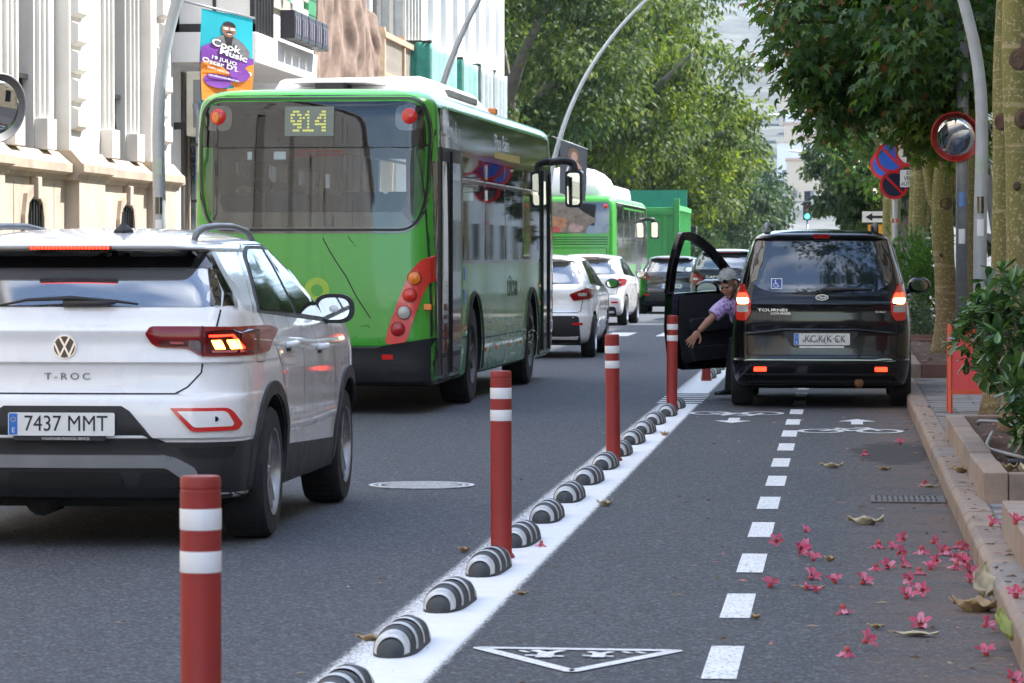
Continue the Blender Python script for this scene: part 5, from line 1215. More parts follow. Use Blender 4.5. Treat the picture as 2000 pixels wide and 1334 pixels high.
def city_bus():
    t = thing('city_bus', 'green city bus with white roof box and dot display, directly ahead of the white SUV', 'bus', (-4.785, 31.4, 0), -.0219)
    rows = [(.27, .16, 10.3, 1.08, .2, .2, .03, .02), (.32, .06, 10.38, 1.13, .24, .22, .04, .03), (.60, .02, 10.4, 1.15, .25, .24, .05, .03), (.63, .0, 10.4, 1.15, .25, .24, .05, .03), (1.0, .0, 10.4, 1.15, .25, .24, .06, .03), (1.5, .02, 10.4, 1.15, .25, .24, .07, .03),
            (2.0, .05, 10.38, 1.148, .24, .24, .07, .03), (2.5, .085, 10.35, 1.14, .23, .24, .07, .03), (2.78, .11, 10.3, 1.125, .22, .24, .07, .03), (2.86, .14, 10.26, 1.10, .22, .26, .06, .03), (2.92, .20, 10.2, 1.03, .24, .3, .06, .03), (2.952, .32, 10.1, .9, .26, .4, .04, .03), (2.968, .6, 9.8, .6, .26, .4, .02, 0), (2.975, 1.0, 9.3, .3, .2, .4, 0, 0)]
    H = Hull(rows, rf=.5, sub=3, tlen=1.0)
    M('bus_interior', (.34, .34, .33), .6)
    sidep = [(1.80 + k * 1.70, 3.36 + k * 1.70) for k in range(4)]
    H.build('body', GREENP, t, wells=[(yy, .47, .60, x0, x1) for yy in (2.65, 7.75) for x0, x1 in ((1.06, 1.4), (-1.4, -1.06))],
            boxes=[(-1.045, 1.045, .36, 10.05, 1.12, 2.72, 'bus_interior'), (-.925, .925, -.5, .6, 1.77, 2.775, 'bus_interior'), (-.95, .95, 9.8, 11, 1.4, 2.6, 'bus_interior')] + [(x0, x1, a, b, 1.42, 2.11, 'bus_interior') for a, b in sidep for x0, x1 in ((.9, 1.4), (-1.4, -.9))] + [(x0, x1, a, b, 2.19, 2.37, 'bus_interior') for a, b in sidep for x0, x1 in ((.9, 1.4), (-1.4, -.9))])
    seatm = M('bus_seat', (.03, .05, .09), .8); polem = M('bus_pole', (.5, .38, .03), .35)
    for r_ in range(8):
        for x in (-.78, -.36, .36, .78):
            if r_ in (3, 4) and x > 0: continue
            y = .75 + r_ * 1.05; MB().box((x, y + .22, 1.42), (.40, .42, .08)).box((x, y, 1.72), (.40, .07, .62), rx=.12).build('seat', seatm, t, bev=.03, fix=False)
    for x, y in ((-.15, 1.4), (.15, 2.6), (-.15, 3.8), (.15, 5.0), (.15, 6.4), (-.15, 7.6)): MB().tube([(x, y, 1.13), (x, y, 2.71)], .018, 8).build('hand_pole', polem, t, True)
    for x in (-.4, .4): MB().tube([(x, .6, 2.5), (x, 9.4, 2.5)], .016, 6).build('hand_rail', polem, t, True)
    MB().bb(.25, .5, 1.2, 1.5, 1.2, 2.0).build('fire_box', MATS['lamp_red_dark'] if 'lamp_red_dark' in MATS else REDL, t, bev=.02, fix=False)
    # ---- rear
    sur = rnd([(-1.055, 2.60), (-.98, 2.86), (.98, 2.86), (1.055, 2.60), (1.03, 1.95), (.93, 1.67), (-.93, 1.67), (-1.03, 1.95)], [.2, .22, .22, .2, .25, .25, .25, .25], 6)
    H.line('rear_window_frame', GLOSSB, t, rnd([(-.985, 2.58), (-.93, 2.80), (.93, 2.80), (.985, 2.58), (.965, 1.97), (.885, 1.735), (-.885, 1.735), (-.965, 1.97)], [.18, .18, .18, .18, .22, .2, .2, .22], 6), .19, 'rear', off=.005, closed=True)
    up = rnd([(-1.022, 2.60), (-.96, 2.835), (.96, 2.835), (1.022, 2.60), (1.02, 2.42), (-1.02, 2.42)], [.2, .18, .18, .2, .01, .01], 5)
    lo = rnd([(-1.02, 2.412), (1.02, 2.412), (1.0, 1.95), (.91, 1.70), (-.91, 1.70), (-1.0, 1.95)], [.01, .01, .25, .22, .22, .25], 5)
    H.panel('rear_window', BUSGLU, t, up, 'rear', off=.010, g=.06); H.panel('rear_window', BUSGLC, t, lo, 'rear', off=.010, g=.06)
    H.line('window_seal', RUBB, t, sur, .022, 'rear', off=.011, closed=True)
    for s in (1, -1):
        x, z = s * .88, 2.70; p = H.hit(x, z, 'rear')[0]
        H.panel('light_recess', GLOSSB, t, rnd([(s * .75, 2.57), (s * 1.0, 2.57), (s * 1.0, 2.80), (s * .75, 2.80)][::s], .08), 'rear', off=.013, g=.05)
        l = MB().lathe([(.072, .03), (.072, -.018), (.060, -.028), (0, -.034)], 24, (x, p.y - .004, z), 'Y').build('marker_light', M('marker_red', (.55, .02, .012), .12, coat=.6), t, 40)
        if s < 0: MB().ball((x - .018, p.y - .036, z - .005), (.035, .006, .05), 10, 8).build('marker_bulb', AMBER, l, True)
        c = [(.670, .640), (.70, .78), (.80, 1.06), (.90, 1.30), (.99, 1.40), (1.125, 1.45), (1.130, 1.22), (1.05, 1.19), (1.01, 1.10), (.90, .78), (.865, .66), (.82, .635)]
        sg = (lambda P: P) if s > 0 else mirror
        cl = H.panel('tail_light', M('lamp_red', (.60, .022, .015), .2, coat=.6), t, rnd(sg(c), .035), 'rear', off=.014, g=.04)
        for (x_, z_), mt in zip(((.935, 1.235), (.895, 1.08), (.845, .925), (.79, .775)), (AMBER, M('marker_red', (.55, .02, .012), .12), CLEARL, M('lamp_red_dark', (.33, .012, .014), .12, coat=.5))):
            p = H.hit(s * x_, z_, 'rear')[0]
            MB().lathe([(.066, .03), (.066, -.016), (.060, -.020)], 20, (s * x_, p.y - .008, z_), 'Y', cap=False).build('lamp_bezel', M('lamp_red_dark', (.33, .012, .014), .12), cl, True)
            MB().lathe([(.060, .02), (.058, -.014), (.036, -.026), (0, -.032)], 20, (s * x_, p.y - .008, z_), 'Y').build('round_lamp', mt, cl, 40)
        H.panel('reflector', REDON if False else M('reflector_red', (.62, .012, .012), .2), t, [(s * .69 - .05, .50), (s * .69 + .05, .50), (s * .69 + .05, .545), (s * .69 - .05, .545)], 'rear', off=.02, g=.06)
    bp = rnd([(-1.1, .28), (1.1, .28), (1.135, .34), (1.135, .70), (.60, .615), (-.60, .615), (-1.135, .70), (-1.135, .34)], .03)
    H.panel('rear_bumper', M('bumper_dark', (.016, .017, .020), .45, var=.2), t, bp, 'rear', off=.018, g=.06)
    H.line('bumper_seam', GAP, t, [(-.5, .45), (.9, .45)], .008, 'rear', off=.020)
    # number display behind the glass top
    p = H.hit(-.02, 2.6, 'rear')[0]; DY = p.y - .014
    ang = math.atan2(.085 - .05, .5); VZ = (0, math.sin(ang), math.cos(ang))
    dp = MB().prism([(-.225, -.135), (.225, -.135), (.225, .135), (-.225, .135)], (-.03, DY, 2.655), (1, 0, 0), VZ, 0, .004).build('route_display', M('display_glass', (.13, .17, .15), .15, spec=.6), t)
    dm = MB().box((0, 0, 0), (.017, .004, .017)).mesh('display_dot'); dm.materials.append(LEDY)
    for ci, ch in enumerate('914'):
        for r_, row in enumerate(DOT[ch]):
            for c_, b_ in enumerate(row):
                if b_ == '1':
                    for q in (0,):
                        o = link(bpy.data.objects.new('display_dot', dm), dp); zz = .088 - r_ * .0285
                        o.location = (-.03 + (-.162 + ci * .112 + c_ * .0205), DY - .006 + math.sin(ang) * zz, 2.655 + zz)
    for zz, tx in ((2.385, 'HONSDRENE  JO  ADIJAS'), (2.35, 'SALIDA  DE  EMERGENCIA')):
        if zz > 2.36: tx = 'AICNEGREME ED ADILAS'
        text('exit_letters', tx, .021, M('exit_red', (.30, .05, .03), .5), t, (.07, H.hit(.07, zz, 'rear')[0].y - .0135, zz), ext=.0006, wd=.46)
    for x_ in (-.30, -.58):
        H.panel('window_sticker', M('sticker_pale', (.30, .37, .37), .5), t, [(x_ - (.055 if x_ > -.5 else .02), 2.31), (x_ + .055 * (1 if x_ > -.5 else .4), 2.31), (x_ + .055 * (1 if x_ > -.5 else .4), 2.38), (x_ - (.055 if x_ > -.5 else .02), 2.38)], 'rear', off=.012, g=.1)
    # yellow ring, scratches
    rg = []
    for i in range(25): a = i / 24 * 2 * PI; rg.append((.05 + .085 * math.cos(a), 1.125 + .085 * math.sin(a)))
    H.line('ring_print', YRING, t, rg[:-1], .06, 'rear', off=.002, closed=True)
    for pth, wv in (([(.10, 1.60), (.17, 1.47), (.24, 1.36), (.31, 1.26), (.42, 1.05), (.54, .87)], .010), ([(.33, 1.61), (.38, 1.55)], .006), ([(.385, 1.54), (.40, 1.52)], .006)):
        H.line('scratch', GAP, t, pth, wv, 'rear', off=.0012)
    for x_, z_ in ((.49, .80), (.51, .805), (.525, .795), (.46, .80), (.40, .70), (.62, .66), (.30, .72)):
        MB().ball((x_, H.hit(x_, z_, 'rear')[0].y, z_), (.007, .003, .006), 6, 5).build('paint_chip', GAP, t)
    text('fleet_number', '1 9 2', .018, GAP, t, (.02, H.hit(0, .66, 'rear')[0].y - .003, .665), ext=.0005)
    # ---- both sides
    for s, ax in ((1, 'right'), (-1, 'left')):
        H.panel('upper_band', GLOSSB, t, rnd([(.16, 2.425), (10.05, 2.425), (10.05, 2.79), (.16, 2.79)], .05), ax, off=.004, g=.25)
        H.panel('side_skin', GREEN2, t, [(1.74, .31), (2.02, .31), (2.02, .47), (2.12, .80), (2.36, 1.06), (2.65, 1.12), (2.94, 1.06), (3.18, .80), (3.28, .47), (3.28, .31), (7.12, .31), (7.12, .47), (7.22, .80), (7.46, 1.06), (7.75, 1.12), (8.04, 1.06), (8.28, .80), (8.38, .47), (8.38, .31), (8.6, .31), (8.6, 1.36), (1.74, 1.36)], ax, off=.003, g=.2) if s > 0 else None
        for k in range(5): H.panel('window_pillar', GLOSSB, t, [(1.70 + k * 1.70, 1.37), (1.82 + k * 1.70, 1.37), (1.82 + k * 1.70, 2.425), (1.70 + k * 1.70, 2.425)] if k < 4 else [(8.44, 1.37), (8.6, 1.37), (8.6, 2.425), (8.44, 2.425)], ax, off=.005, g=.25)
        for z0_, z1_ in ((1.365, 1.435), (2.10, 2.20), (2.36, 2.425)): H.panel('window_rail', GLOSSB, t, [(1.82, z0_), (8.44, z0_), (8.44, z1_), (1.82, z1_)], ax, off=.005, g=.25)
        for k in range(4):
            y0 = 1.78 + k * 1.70; y1 = y0 + 1.60
            H.panel('side_window', BUSGLS, t, rnd([(y0, 1.40), (y1, 1.40), (y1, 2.13), (y0, 2.13)], .05), ax, off=.009, g=.2)
            hp = H.panel('hopper_window', BUSGLU, t, rnd([(y0, 2.18), (y1, 2.18), (y1, 2.38), (y0, 2.38)], .03), ax, off=.008, g=.2)
            p = H.hit((y0 + y1) / 2, 2.24, ax)[0]
            MB().bb(p.x + s * .0, p.x + s * .018, y0 + .08, y1 - .08, 2.165, 2.178).build('hopper_rail', SILV, hp, fix=False)
        for (y0, y1) in (((.13, 1.63), (8.68, 10.15)) if s > 0 else ()):
            d = H.panel('door', PLAST, t, rnd([(y0, .30), (y1, .30), (y1, 2.43), (y0, 2.43)], .03), ax, off=.006, g=.2)
            m = (y0 + y1) / 2
            for a, b in ((y0 + .08, m - .04), (m + .04, y1 - .08)):
                H.panel('door_glass', BUSSIDE, d, rnd([(a, .55), (b, .55), (b, 2.30), (a, 2.30)], .05), ax, off=.014, g=.2)
                H.panel('door_kick_plate', M('kick_plate', (.10, .10, .10), .4, metal=.6), d, [(a, .34), (b, .34), (b, .50), (a, .50)], ax, off=.012, g=.2)
            p = H.hit(m, 1.4, ax)[0]
            MB().tube([(p.x + .02, m - .02, .36), (p.x + .02, m - .02, 2.40)], .016, 6).build('door_edge', RUBB, d)
            MB().tube([(p.x + .012, y0 + .03, .36), (p.x + .012, y0 + .03, 2.42)], .022, 6).build('door_edge', RUBB, d)
        for yy in (2.65, 7.75):
            ring = [(yy + .60 * math.cos(R(a)), .47 + .60 * math.sin(R(a))) for a in range(-14, 195, 8)]
            H.line('arch_lip', RUBB, t, ring, .05, ax, off=.012, raise_=.03)
            wheel(t, s * (1.15 - .16), yy, .48, .48, .28, s, M('steel_rim', (.10, .10, .095), .5, metal=.4), spokes=8, rimr=.60, twin=False)
        for sm in ([(1.72, .66), (2.06, .66)], [(3.26, .62), (7.16, .62)], [(8.36, .66), (8.6, .66)], [(3.9, .31), (3.9, .62)], [(5.2, .31), (5.2, 1.36)], [(6.3, .31), (6.3, .62)]):
            H.line('skirt_seam', GAP, t, sm, .014, ax, off=.0045)
        for yy, zz in ((1.85, .75), (3.6, .5), (4.5, .5), (5.6, .5), (6.7, .5), (8.5, .9), (8.5, 1.1)):
            p = H.hit(yy, zz, ax)[0]; MB().box((p.x, yy, zz), (.03, .09, .035)).build('side_marker', AMBER, t, fix=False)
        for sx, sz in ((1.9, 1.27), (1.86, 1.05), (8.3, 1.55)):
            if s > 0: H.panel('notice_sticker', M('sticker_blue', (.12, .25, .55), .4), t, [(sx - .05, sz - .06), (sx + .05, sz - .06), (sx + .05, sz + .06), (sx - .05, sz + .06)], ax, off=.011, g=.2)
    SD = ((0, 1, 0), (0, 0, 1))
    px = lambda y, z: H.hit(y, z, 'right')[0].x
    text('access_letters', 'Acceso', .15, WPRINT, t, (px(.95, 2.62) + .006, .82, 2.60), *SD, ext=.001, wd=.62)
    wc_symbol(t, 'access_symbol', (px(1.4, 2.6) + .006, 1.36, 2.60), *SD, .20, WPRINT)
    text('floor_letters', 'Piso Bajo', .17, WPRINT, t, (px(5, 2.62) + .006, 5.0, 2.60), *SD, ext=.001, wd=1.25)
    H.panel('yellow_notice', M('notice_yellow', (.45, .33, .02), .4), t, [(4.3, 2.44), (6.6, 2.44), (6.6, 2.52), (4.3, 2.50)], 'right', off=.006, g=.3)
    text('operator_logo', 'titsa', .24, M('logo_dark_green', (.03, .09, .02), .5), t, (px(5.8, 1.1) + .0045, 5.85, 1.12), *SD, ext=.001, wd=1.0, bold=.03)
    p = H.hit(.13, 1.0, 'right')[0]; MB().bb(p.x - .05, p.x + .02, .07, .17, .945, 1.0).build('corner_marker', AMBER, t, bev=.006, fix=False)
    sc = MB()
    for k in range(46):
        y = 3.4 + random.random() * 5.0; z = random.uniform(.36, .62) if random.random() < .7 else random.uniform(.62, .8); L = random.uniform(.05, .5)
        H.line('s', None, None, [(y, z), (y + L * .5, z + random.uniform(-.03, .03)), (y + L, z + random.uniform(-.06, .06))], random.uniform(.008, .03), 'right', off=.0046, join=sc)
    sc.build('scuffs', M('scuff_pale', (.42, .50, .40), .6), t, fix=False)
    # ---- roof
    z0 = 2.94
    ac = MB()
    def acp(u, v):
        return (0, 0, 0)
    prof = [(-.62, z0), (-.55, z0 + .15), (-.50, z0 + .17), (.78, z0 + .19), (.88, z0 + .16), (.98, z0 - .02)]
    sec = [(1.30, .55), (1.45, 1.0), (4.7, 1.0), (5.2, .72), (5.6, .2)]
    for (y, k) in sec: ac.v += [(x, y, z0 - .02 + (z - z0 + .02) * k) for x, z in prof]
    n = len(prof)
    for i in range(len(sec) - 1):
        for j in range(n - 1): ac.f.append((i * n + j, i * n + j + 1, (i + 1) * n + j + 1, (i + 1) * n + j))
    ac.f += [tuple(range(n)), tuple((len(sec) - 1) * n + j for j in range(n))]
    a = ac.build('roof_unit', WHITEP, t, 25)
    MB().bb(.80, .96, 2.2, 4.4, z0 + .04, z0 + .10).build('roof_grille', GREYP, a, fix=False)
    hm = MB().bb(-.34, .50, .75, 1.6, z0 + .10, z0 + .125).build('roof_hatch', WHITEP, t, bev=.01, fix=False)
    MB().bb(-.10, .16, .80, 1.3, z0 + .02, z0 + .10).build('hatch_hinge', PLAST, hm, fix=False)
    MB().bb(.93, 1.02, 5.5, 5.62, z0 - .01, z0 + .06).build('roof_lamp', AMBER, t, bev=.01, fix=False)
    H.panel('roof_skin', WHITEP, t, rnd([(-.95, .42), (.95, .42), (.95, 9.8), (-.95, 9.8)], .1), 'top', off=.004, g=.3)
    # ---- mirror on its arm
    ar = MB().tube(spline([(1.08, 10.2, 2.55), (1.22, 10.35, 2.575), (1.34, 10.43, 2.55), (1.37, 10.43, 2.45)], 5), .045, 10).build('mirror_arm', PLAST, t, True)
    mh = MB().prism(rnd([(-.10, -.22), (.10, -.22), (.10, .22), (-.10, .22)], .05), (1.36, 10.40, 2.24), *XZ, -.10, .02).build('mirror', PLAST, t, 40, bev=.01)
    MB().prism(rnd([(-.075, -.19), (.075, -.19), (.075, .19), (-.075, .19)], .04), (1.36, 10.376, 2.24), *XZ, 0, .004).build('mirror_glass', MATS['mirror_glass'], mh)
    MB().bb(-1.0, 1.0, .3, 10, .25, .5).build('underbody', LINER, t, fix=False)
    return t
city_bus()

# ------------------------------------------------------------------ black people carrier with its door open
def carrier():
    t = thing('people_carrier', 'black van-like car parked across the bike lane, driver door open and tail lights lit', 'car', (-.20, 33.0, 0))
    rows = [(.18, .30, 3.9, .78, .2, .2, .03, .02), (.23, .10, 4.02, .82, .24, .2, .04, .03), (.31, .03, 4.1, .845, .25, .22, .05, .03), (.42, .0, 4.14, .86, .26, .22, .05, .03), (.455, .0, 4.15, .862, .26, .22, .05, .03), (.468, .045, 4.15, .862, .25, .22, .05, .03),
            (.55, .055, 4.14, .864, .24, .22, .05, .03), (.72, .06, 4.12, .864, .22, .22, .05, .03), (.80, .05, 4.08, .862, .2, .22, .05, .035), (.93, .055, 3.98, .85, .18, .22, .05, .04), (.985, .045, 3.85, .84, .17, .22, .05, .04), (1.0, .06, 3.75, .835, .17, .22, .05, .04), (1.06, .08, 3.5, .825, .16, .22, .05, .045), (1.12, .105, 3.3, .81, .15, .22, .05, .045),
            (1.3, .165, 3.02, .765, .14, .2, .05, .045), (1.5, .235, 2.66, .70, .13, .2, .05, .04), (1.585, .27, 2.5, .668, .13, .2, .05, .035), (1.60, .235, 2.47, .66, .14, .22, .05, .03), (1.63, .22, 2.36, .63, .18, .26, .05, .03), (1.655, .28, 2.2, .57, .22, .3, .05, .03), (1.675, .42, 2.0, .46, .25, .35, .04, 0), (1.688, .7, 1.8, .3, .2, .4, .02, 0), (1.695, 1.0, 1.6, .1, .05, .3, 0, 0)]
    H = Hull(rows, rf=.55, sub=3)
    H.build('body', BLACKP, t, wells=[(yy, .31, .37, x0, x1) for yy in (.80, 3.29) for x0, x1 in ((.5, 1.1), (-1.1, -.5))], boxes=[(-1.1, -.35, 1.95, 2.86, .30, 1.42)])
    gl = rnd([(-.60, 1.575), (.60, 1.575), (.665, 1.30), (.66, 1.18), (.50, 1.09), (-.50, 1.09), (-.66, 1.18), (-.665, 1.30)], [.04, .04, .2, .1, .14, .14, .1, .2], 5)
    H.panel('rear_window', M('carrier_glass', (.010, .014, .022), .04, spec=.8, ior=1.7), t, gl, 'rear', off=.006, g=.06)
    H.line('tailgate_seam', GAP, t, [(-.62, 1.60), (-.70, 1.2), (-.705, .92), (-.71, .60), (-.69, .50), (.69, .50), (.71, .60), (.705, .92), (.70, 1.2), (.62, 1.60)], .008, 'rear')
    H.line('tailgate_crease', BLACKP, t, [(-.70, .985), (.70, .985)], .03, 'rear', off=.001, raise_=.012)
    H.line('tailgate_crease', BLACKP, t, [(-.70, .70), (-.34, .74), (.34, .74), (.70, .70)], .03, 'rear', off=.001, raise_=.014)
    tr = H.panel('plate_recess', PLAST, t, rnd([(-.36, .725), (.36, .725), (.27, .575), (-.27, .575)], .03), 'rear', off=.002, g=.06)
    pt = plate(t, (.012, H.hit(0, .65, 'rear')[0].y - .012, .652), .525, .112, '.KC.K(K·CK', tsize=.62, wfrac=.76, mats=M('plate_grey', (.62, .63, .60), .35, var=.1, vs=20))
    sm = MB()
    for k in range(7): sm.prism([(.014 * math.cos(a) + (-.17 + k * .062), .022 * math.sin(a) * (1 if k % 2 else .6)) for a in [i * PI / 6 for i in range(12)]], (.012, H.hit(0, .65, 'rear')[0].y - .0185, .640), *XZ, 0, .0006)
    sm.build('plate_smear', M('smear_grey', (.33, .34, .33), .5), pt, fix=False)
    H.panel('plate_strip', PLATEW, t, [(-.20, .572), (.22, .572), (.22, .586), (-.20, .586)], 'rear', off=.012, g=.06)
    for s in (1, -1):
        sg = (lambda P: P) if s > 0 else mirror
        lens = rnd(sg([(.785, .83), (.80, 1.0), (.785, 1.10), (.745, 1.175), (.725, 1.17), (.655, 1.02), (.655, .90), (.70, .825)]), [.02, .03, .03, .01, .01, .03, .03, .02])
        tl = H.panel('tail_light', M('lamp_red', (.60, .022, .015), .2), t, lens, 'rear', off=.012, g=.03)
        H.panel('lit_lamp', WHITEON, tl, rnd(sg([(.675, .985), (.775, .985), (.78, 1.035), (.675, 1.035)]), .012), 'rear', off=.017, g=.03)
        H.panel('lit_rim', REDON, tl, rnd(sg([(.672, 1.042), (.778, 1.042), (.765, 1.085), (.695, 1.085)]), .012), 'rear', off=.015, g=.03)
        H.panel('reversing_lens', CLEARL, tl, rnd(sg([(.675, .905), (.78, .905), (.777, .975), (.675, .975)]), .012), 'rear', off=.016, g=.03)
        H.panel('reflector', REDON, t, rnd([(s * .565 - .058, .352), (s * .565 + .058, .352), (s * .565 + .058, .392), (s * .565 - .058, .392)], .008), 'rear', off=.012, g=.04)  # reflectors are no lamps; their brightness is painted in as a glow
        zr = H.hit(.50, 1.0, 'top')[0].z
        MB().tube([(s * .52, .42, 1.665 - .01), (s * .52, .52, 1.72), (s * .52, .8, 1.74), (s * .5, 2.0, 1.73), (s * .5, 2.15, 1.67)], [.022, .026, .022, .02, .018], 8).build('roof_rail', GREYP if s < 0 else PLAST, t, True)
        ax = 'right' if s > 0 else 'left'
        H.panel('side_window', GLASS, t, rnd([(.50, 1.12), (1.85, 1.10), (1.85, 1.53), (.72, 1.53)], .05), ax, off=.005, g=.1)
        if s > 0: H.panel('side_window', GLASS, t, rnd([(1.95, 1.10), (2.95, 1.08), (2.55, 1.45), (1.95, 1.53)], .05), ax, off=.005, g=.1)
        for yy in (.80, 3.29): wheel(t, s * .755, yy, .31, .31, .20, s, spokes=6)
    H.panel('brake_light', REDL, t, rnd([(-.075, 1.606), (.085, 1.606), (.085, 1.635), (-.075, 1.635)], .01), 'rear', off=.010, g=.05)
    bs = H.panel('bumper_scrape', M('scuff_pale', (.42, .50, .40), .6), t, [(-.72, .452), (-.68, .460), (.3, .459), (.5, .456), (.60, .47), (.66, .462), (.70, .448), (.62, .446), (.57, .452), (.2, .453), (-.6, .454)], 'rear', off=.006, g=.04, dig=.002)
    H.panel('lower_bumper', PLAST, t, rnd([(-.74, .22), (.74, .22), (.77, .33), (-.77, .33)], .02), 'rear', off=.004, g=.06)
    hub = H.hit(.10, 1.13, 'rear')[0]
    wp = MB().tube([(.02, hub.y - .02, 1.115), (.20, hub.y - .03, 1.125), (.48, H.hit(.48, 1.12, 'rear')[0].y - .02, 1.118)], [.022, .014, .007], 8).build('wiper', PLAST, t, True)
    # badge oval with script
    yo = H.hit(0.01, 1.045, 'rear')[0].y - .006; OO = (.012, yo, 1.045)
    ov = MB().prism([(.060 * math.cos(a), .027 * math.sin(a)) for a in [i * PI / 16 for i in range(32)]], OO, *XZ, -.006, .004).build('badge', CHROME, t)
    MB().prism([(.054 * math.cos(a), .022 * math.sin(a)) for a in [i * PI / 16 for i in range(32)]], (OO[0], OO[1] - .0042, OO[2]), *XZ, 0, .001).build('badge_field', M('badge_blue', (.012, .03, .12), .2, coat=.5), ov)
    text('badge_letters', 'Ford', .024, CHROME, ov, (OO[0], OO[1] - .0058, OO[2]), ext=.0006, shear=.3, wd=.075)
    text('model_letters', 'TOURNEO', .026, CHROME, t, (-.435, H.hit(-.43, .93, 'rear')[0].y - .006, .925), ext=.0015, wd=.31, bold=.02)
    text('model_letters', 'COURIER', .020, CHROME, t, (-.375, H.hit(-.37, .90, 'rear')[0].y - .006, .893), ext=.0015, wd=.19, bold=.02)
    text('trim_letters', 'ECOBLUE', .016, CHROME, t, (.56, H.hit(.56, .91, 'rear')[0].y - .006, .908), ext=.0012, wd=.09)
    # blue badge sticker
    O = (-.415, H.hit(-.415, 1.17, 'rear')[0].y - .009, 1.175); tilt = Vector((0, .32, 1)).normalized()
    st = MB().prism([(-.052, -.052), (.052, -.052), (.052, .052), (-.052, .052)], O, (1, 0, 0), tilt, 0, .001).build('parking_sticker', WPRINT, t)
    MB().prism([(-.045, -.045), (.045, -.045), (.045, .045), (-.045, .045)], O, (1, 0, 0), tilt, .0012, .0016).build('sticker_field', M('sticker_blue_deep', (.03, .07, .33), .4), st)
    wc_symbol(st, 'sticker_symbol', Vector(O) + Vector((-.006, -.0018, .0)), (1, 0, 0), tilt, .075, WPRINT, .0004)
    mh = MB().ball((.98, 2.75, 1.14), (.115, .08, .085), 14, 10).build('mirror', BLACKP, t, True)
    MB().prism([(.085 * math.cos(a), .06 * math.sin(a)) for a in [i * PI / 10 for i in range(20)]], (.98, 2.675, 1.14), *XZ, 0, .01).build('mirror_glass', MATS['mirror_glass'], mh)
    MB().tube([(.80, 2.8, 1.06), (.92, 2.77, 1.10)], .03, 8).build('mirror_foot', PLAST, mh, True)
    MB().tube([(.36, .06, .24), (.36, .4, .24)], .045, 12).build('exhaust', M('rust', (.16, .07, .03), .8, bump=.3), t, True)
    MB().bb(-.66, .66, .25, 3.9, .19, .32).build('underbody', LINER, t, fix=False)
    # driver seat seen through the door opening
    st = MB().box((-.42, 2.42, .52), (.46, .5, .16)).box((-.42, 2.14, .90), (.44, .13, .65), rx=.18).build('driver_seat', SEATM, t, bev=.04, fix=False)
    MB().bb(-.84, .84, 1.9, 3.0, .24, .30).build('cabin_floor', PLAST, t, fix=False)
    # open door: plane from hinge, s runs to the free edge, n points to the outside
    A = R(37); hx, hy = -.865, 2.95; Sd = Vector((-math.sin(A), -math.cos(A), 0)); D = ((Sd.x, Sd.y, 0), (0, 0, 1))
    low = rnd([(0.0, .40), (.10, .30), (.98, .29), (1.06, .36), (1.12, .70), (1.10, 1.06), (0.0, 1.10)], [.03, .03, .04, .05, .05, .02, .02])
    dr = MB().prism(low, (hx, hy, 0), *D, -.05, .05).build('front_door', BLACKP, t, 40, bev=.012)
    fo = [(1.10, 1.05), (1.04, 1.34), (.93, 1.60), (.86, 1.635), (.72, 1.62), (.48, 1.51), (.22, 1.32), (.0, 1.11)]
    fo = [tuple(p)[:2] for p in spline([(a, b, 0) for a, b in fo], 4)]
    MB().stroke(fo, .085, (hx, hy, 0), *D, -.03, .03).build('door_frame', BLACKP, dr, bev=.006)
    inn = rnd([(.06, .42), (.95, .36), (1.02, .70), (1.0, 1.04), (.06, 1.06)], .05)
    N = Vector(D[0]).cross(Vector((0, 0, 1))).normalized()      # U x V
    sgn = 1 if N.y < 0 else -1
    MB().prism(inn, Vector((hx, hy, 0)) + N * sgn * .052, *D, 0, .012 * sgn).build('door_trim', M('door_trim', (.018, .018, .020), .6, bump=.1, bs=200), dr, bev=.004)
    MB().prism(rnd([(.25, .70), (.85, .66), (.88, .80), (.25, .84)], .05), Vector((hx, hy, 0)) + N * sgn * .066, *D, 0, .05 * sgn).build('arm_rest', M('door_trim', (0, 0, 0)), dr, bev=.02)
    MB().prism(rnd([(.30, .40), (.85, .38), (.88, .52), (.30, .54)], .04), Vector((hx, hy, 0)) + N * sgn * .066, *D, 0, .06 * sgn).build('door_pocket', PLAST, dr, bev=.02)
    MB().tube([Vector((hx, hy, 0)) + Sd * s_ + Vector((0, 0, z_)) + N * sgn * .075 for s_, z_ in ((.42, .47), (.30, .43), (.22, .46))], .008, 6).build('pull_handle', CHROME, dr, True)
    MB().prism([(1.06, 1.06), (1.0, 1.34), (.89, 1.58), (.72, 1.57), (.48, 1.46), (.22, 1.27), (.06, 1.09)], (hx, hy, 0), *D, -.003, .003).build('door_glass', CLEARG, dr)
    mo = Vector((hx, hy, 0)) + Sd * .30 - N * sgn * .16 + Vector((0, 0, 1.10))
    md = MB().ball(tuple(mo), (.13, .09, .09), 14, 10).build('door_mirror', BLACKP, dr, True)
    MB().prism([(.10 * math.cos(a), .062 * math.sin(a)) for a in [i * PI / 10 for i in range(20)]], mo + Vector((.0, -.085, 0)), *XZ, 0, .012).build('mirror_glass', MATS['mirror_glass'], md)
    H.line('door_rubber', RUBB, t, [(1.97, .34), (1.97, 1.4)], .02, 'left', off=.004)
    return t
carrier()

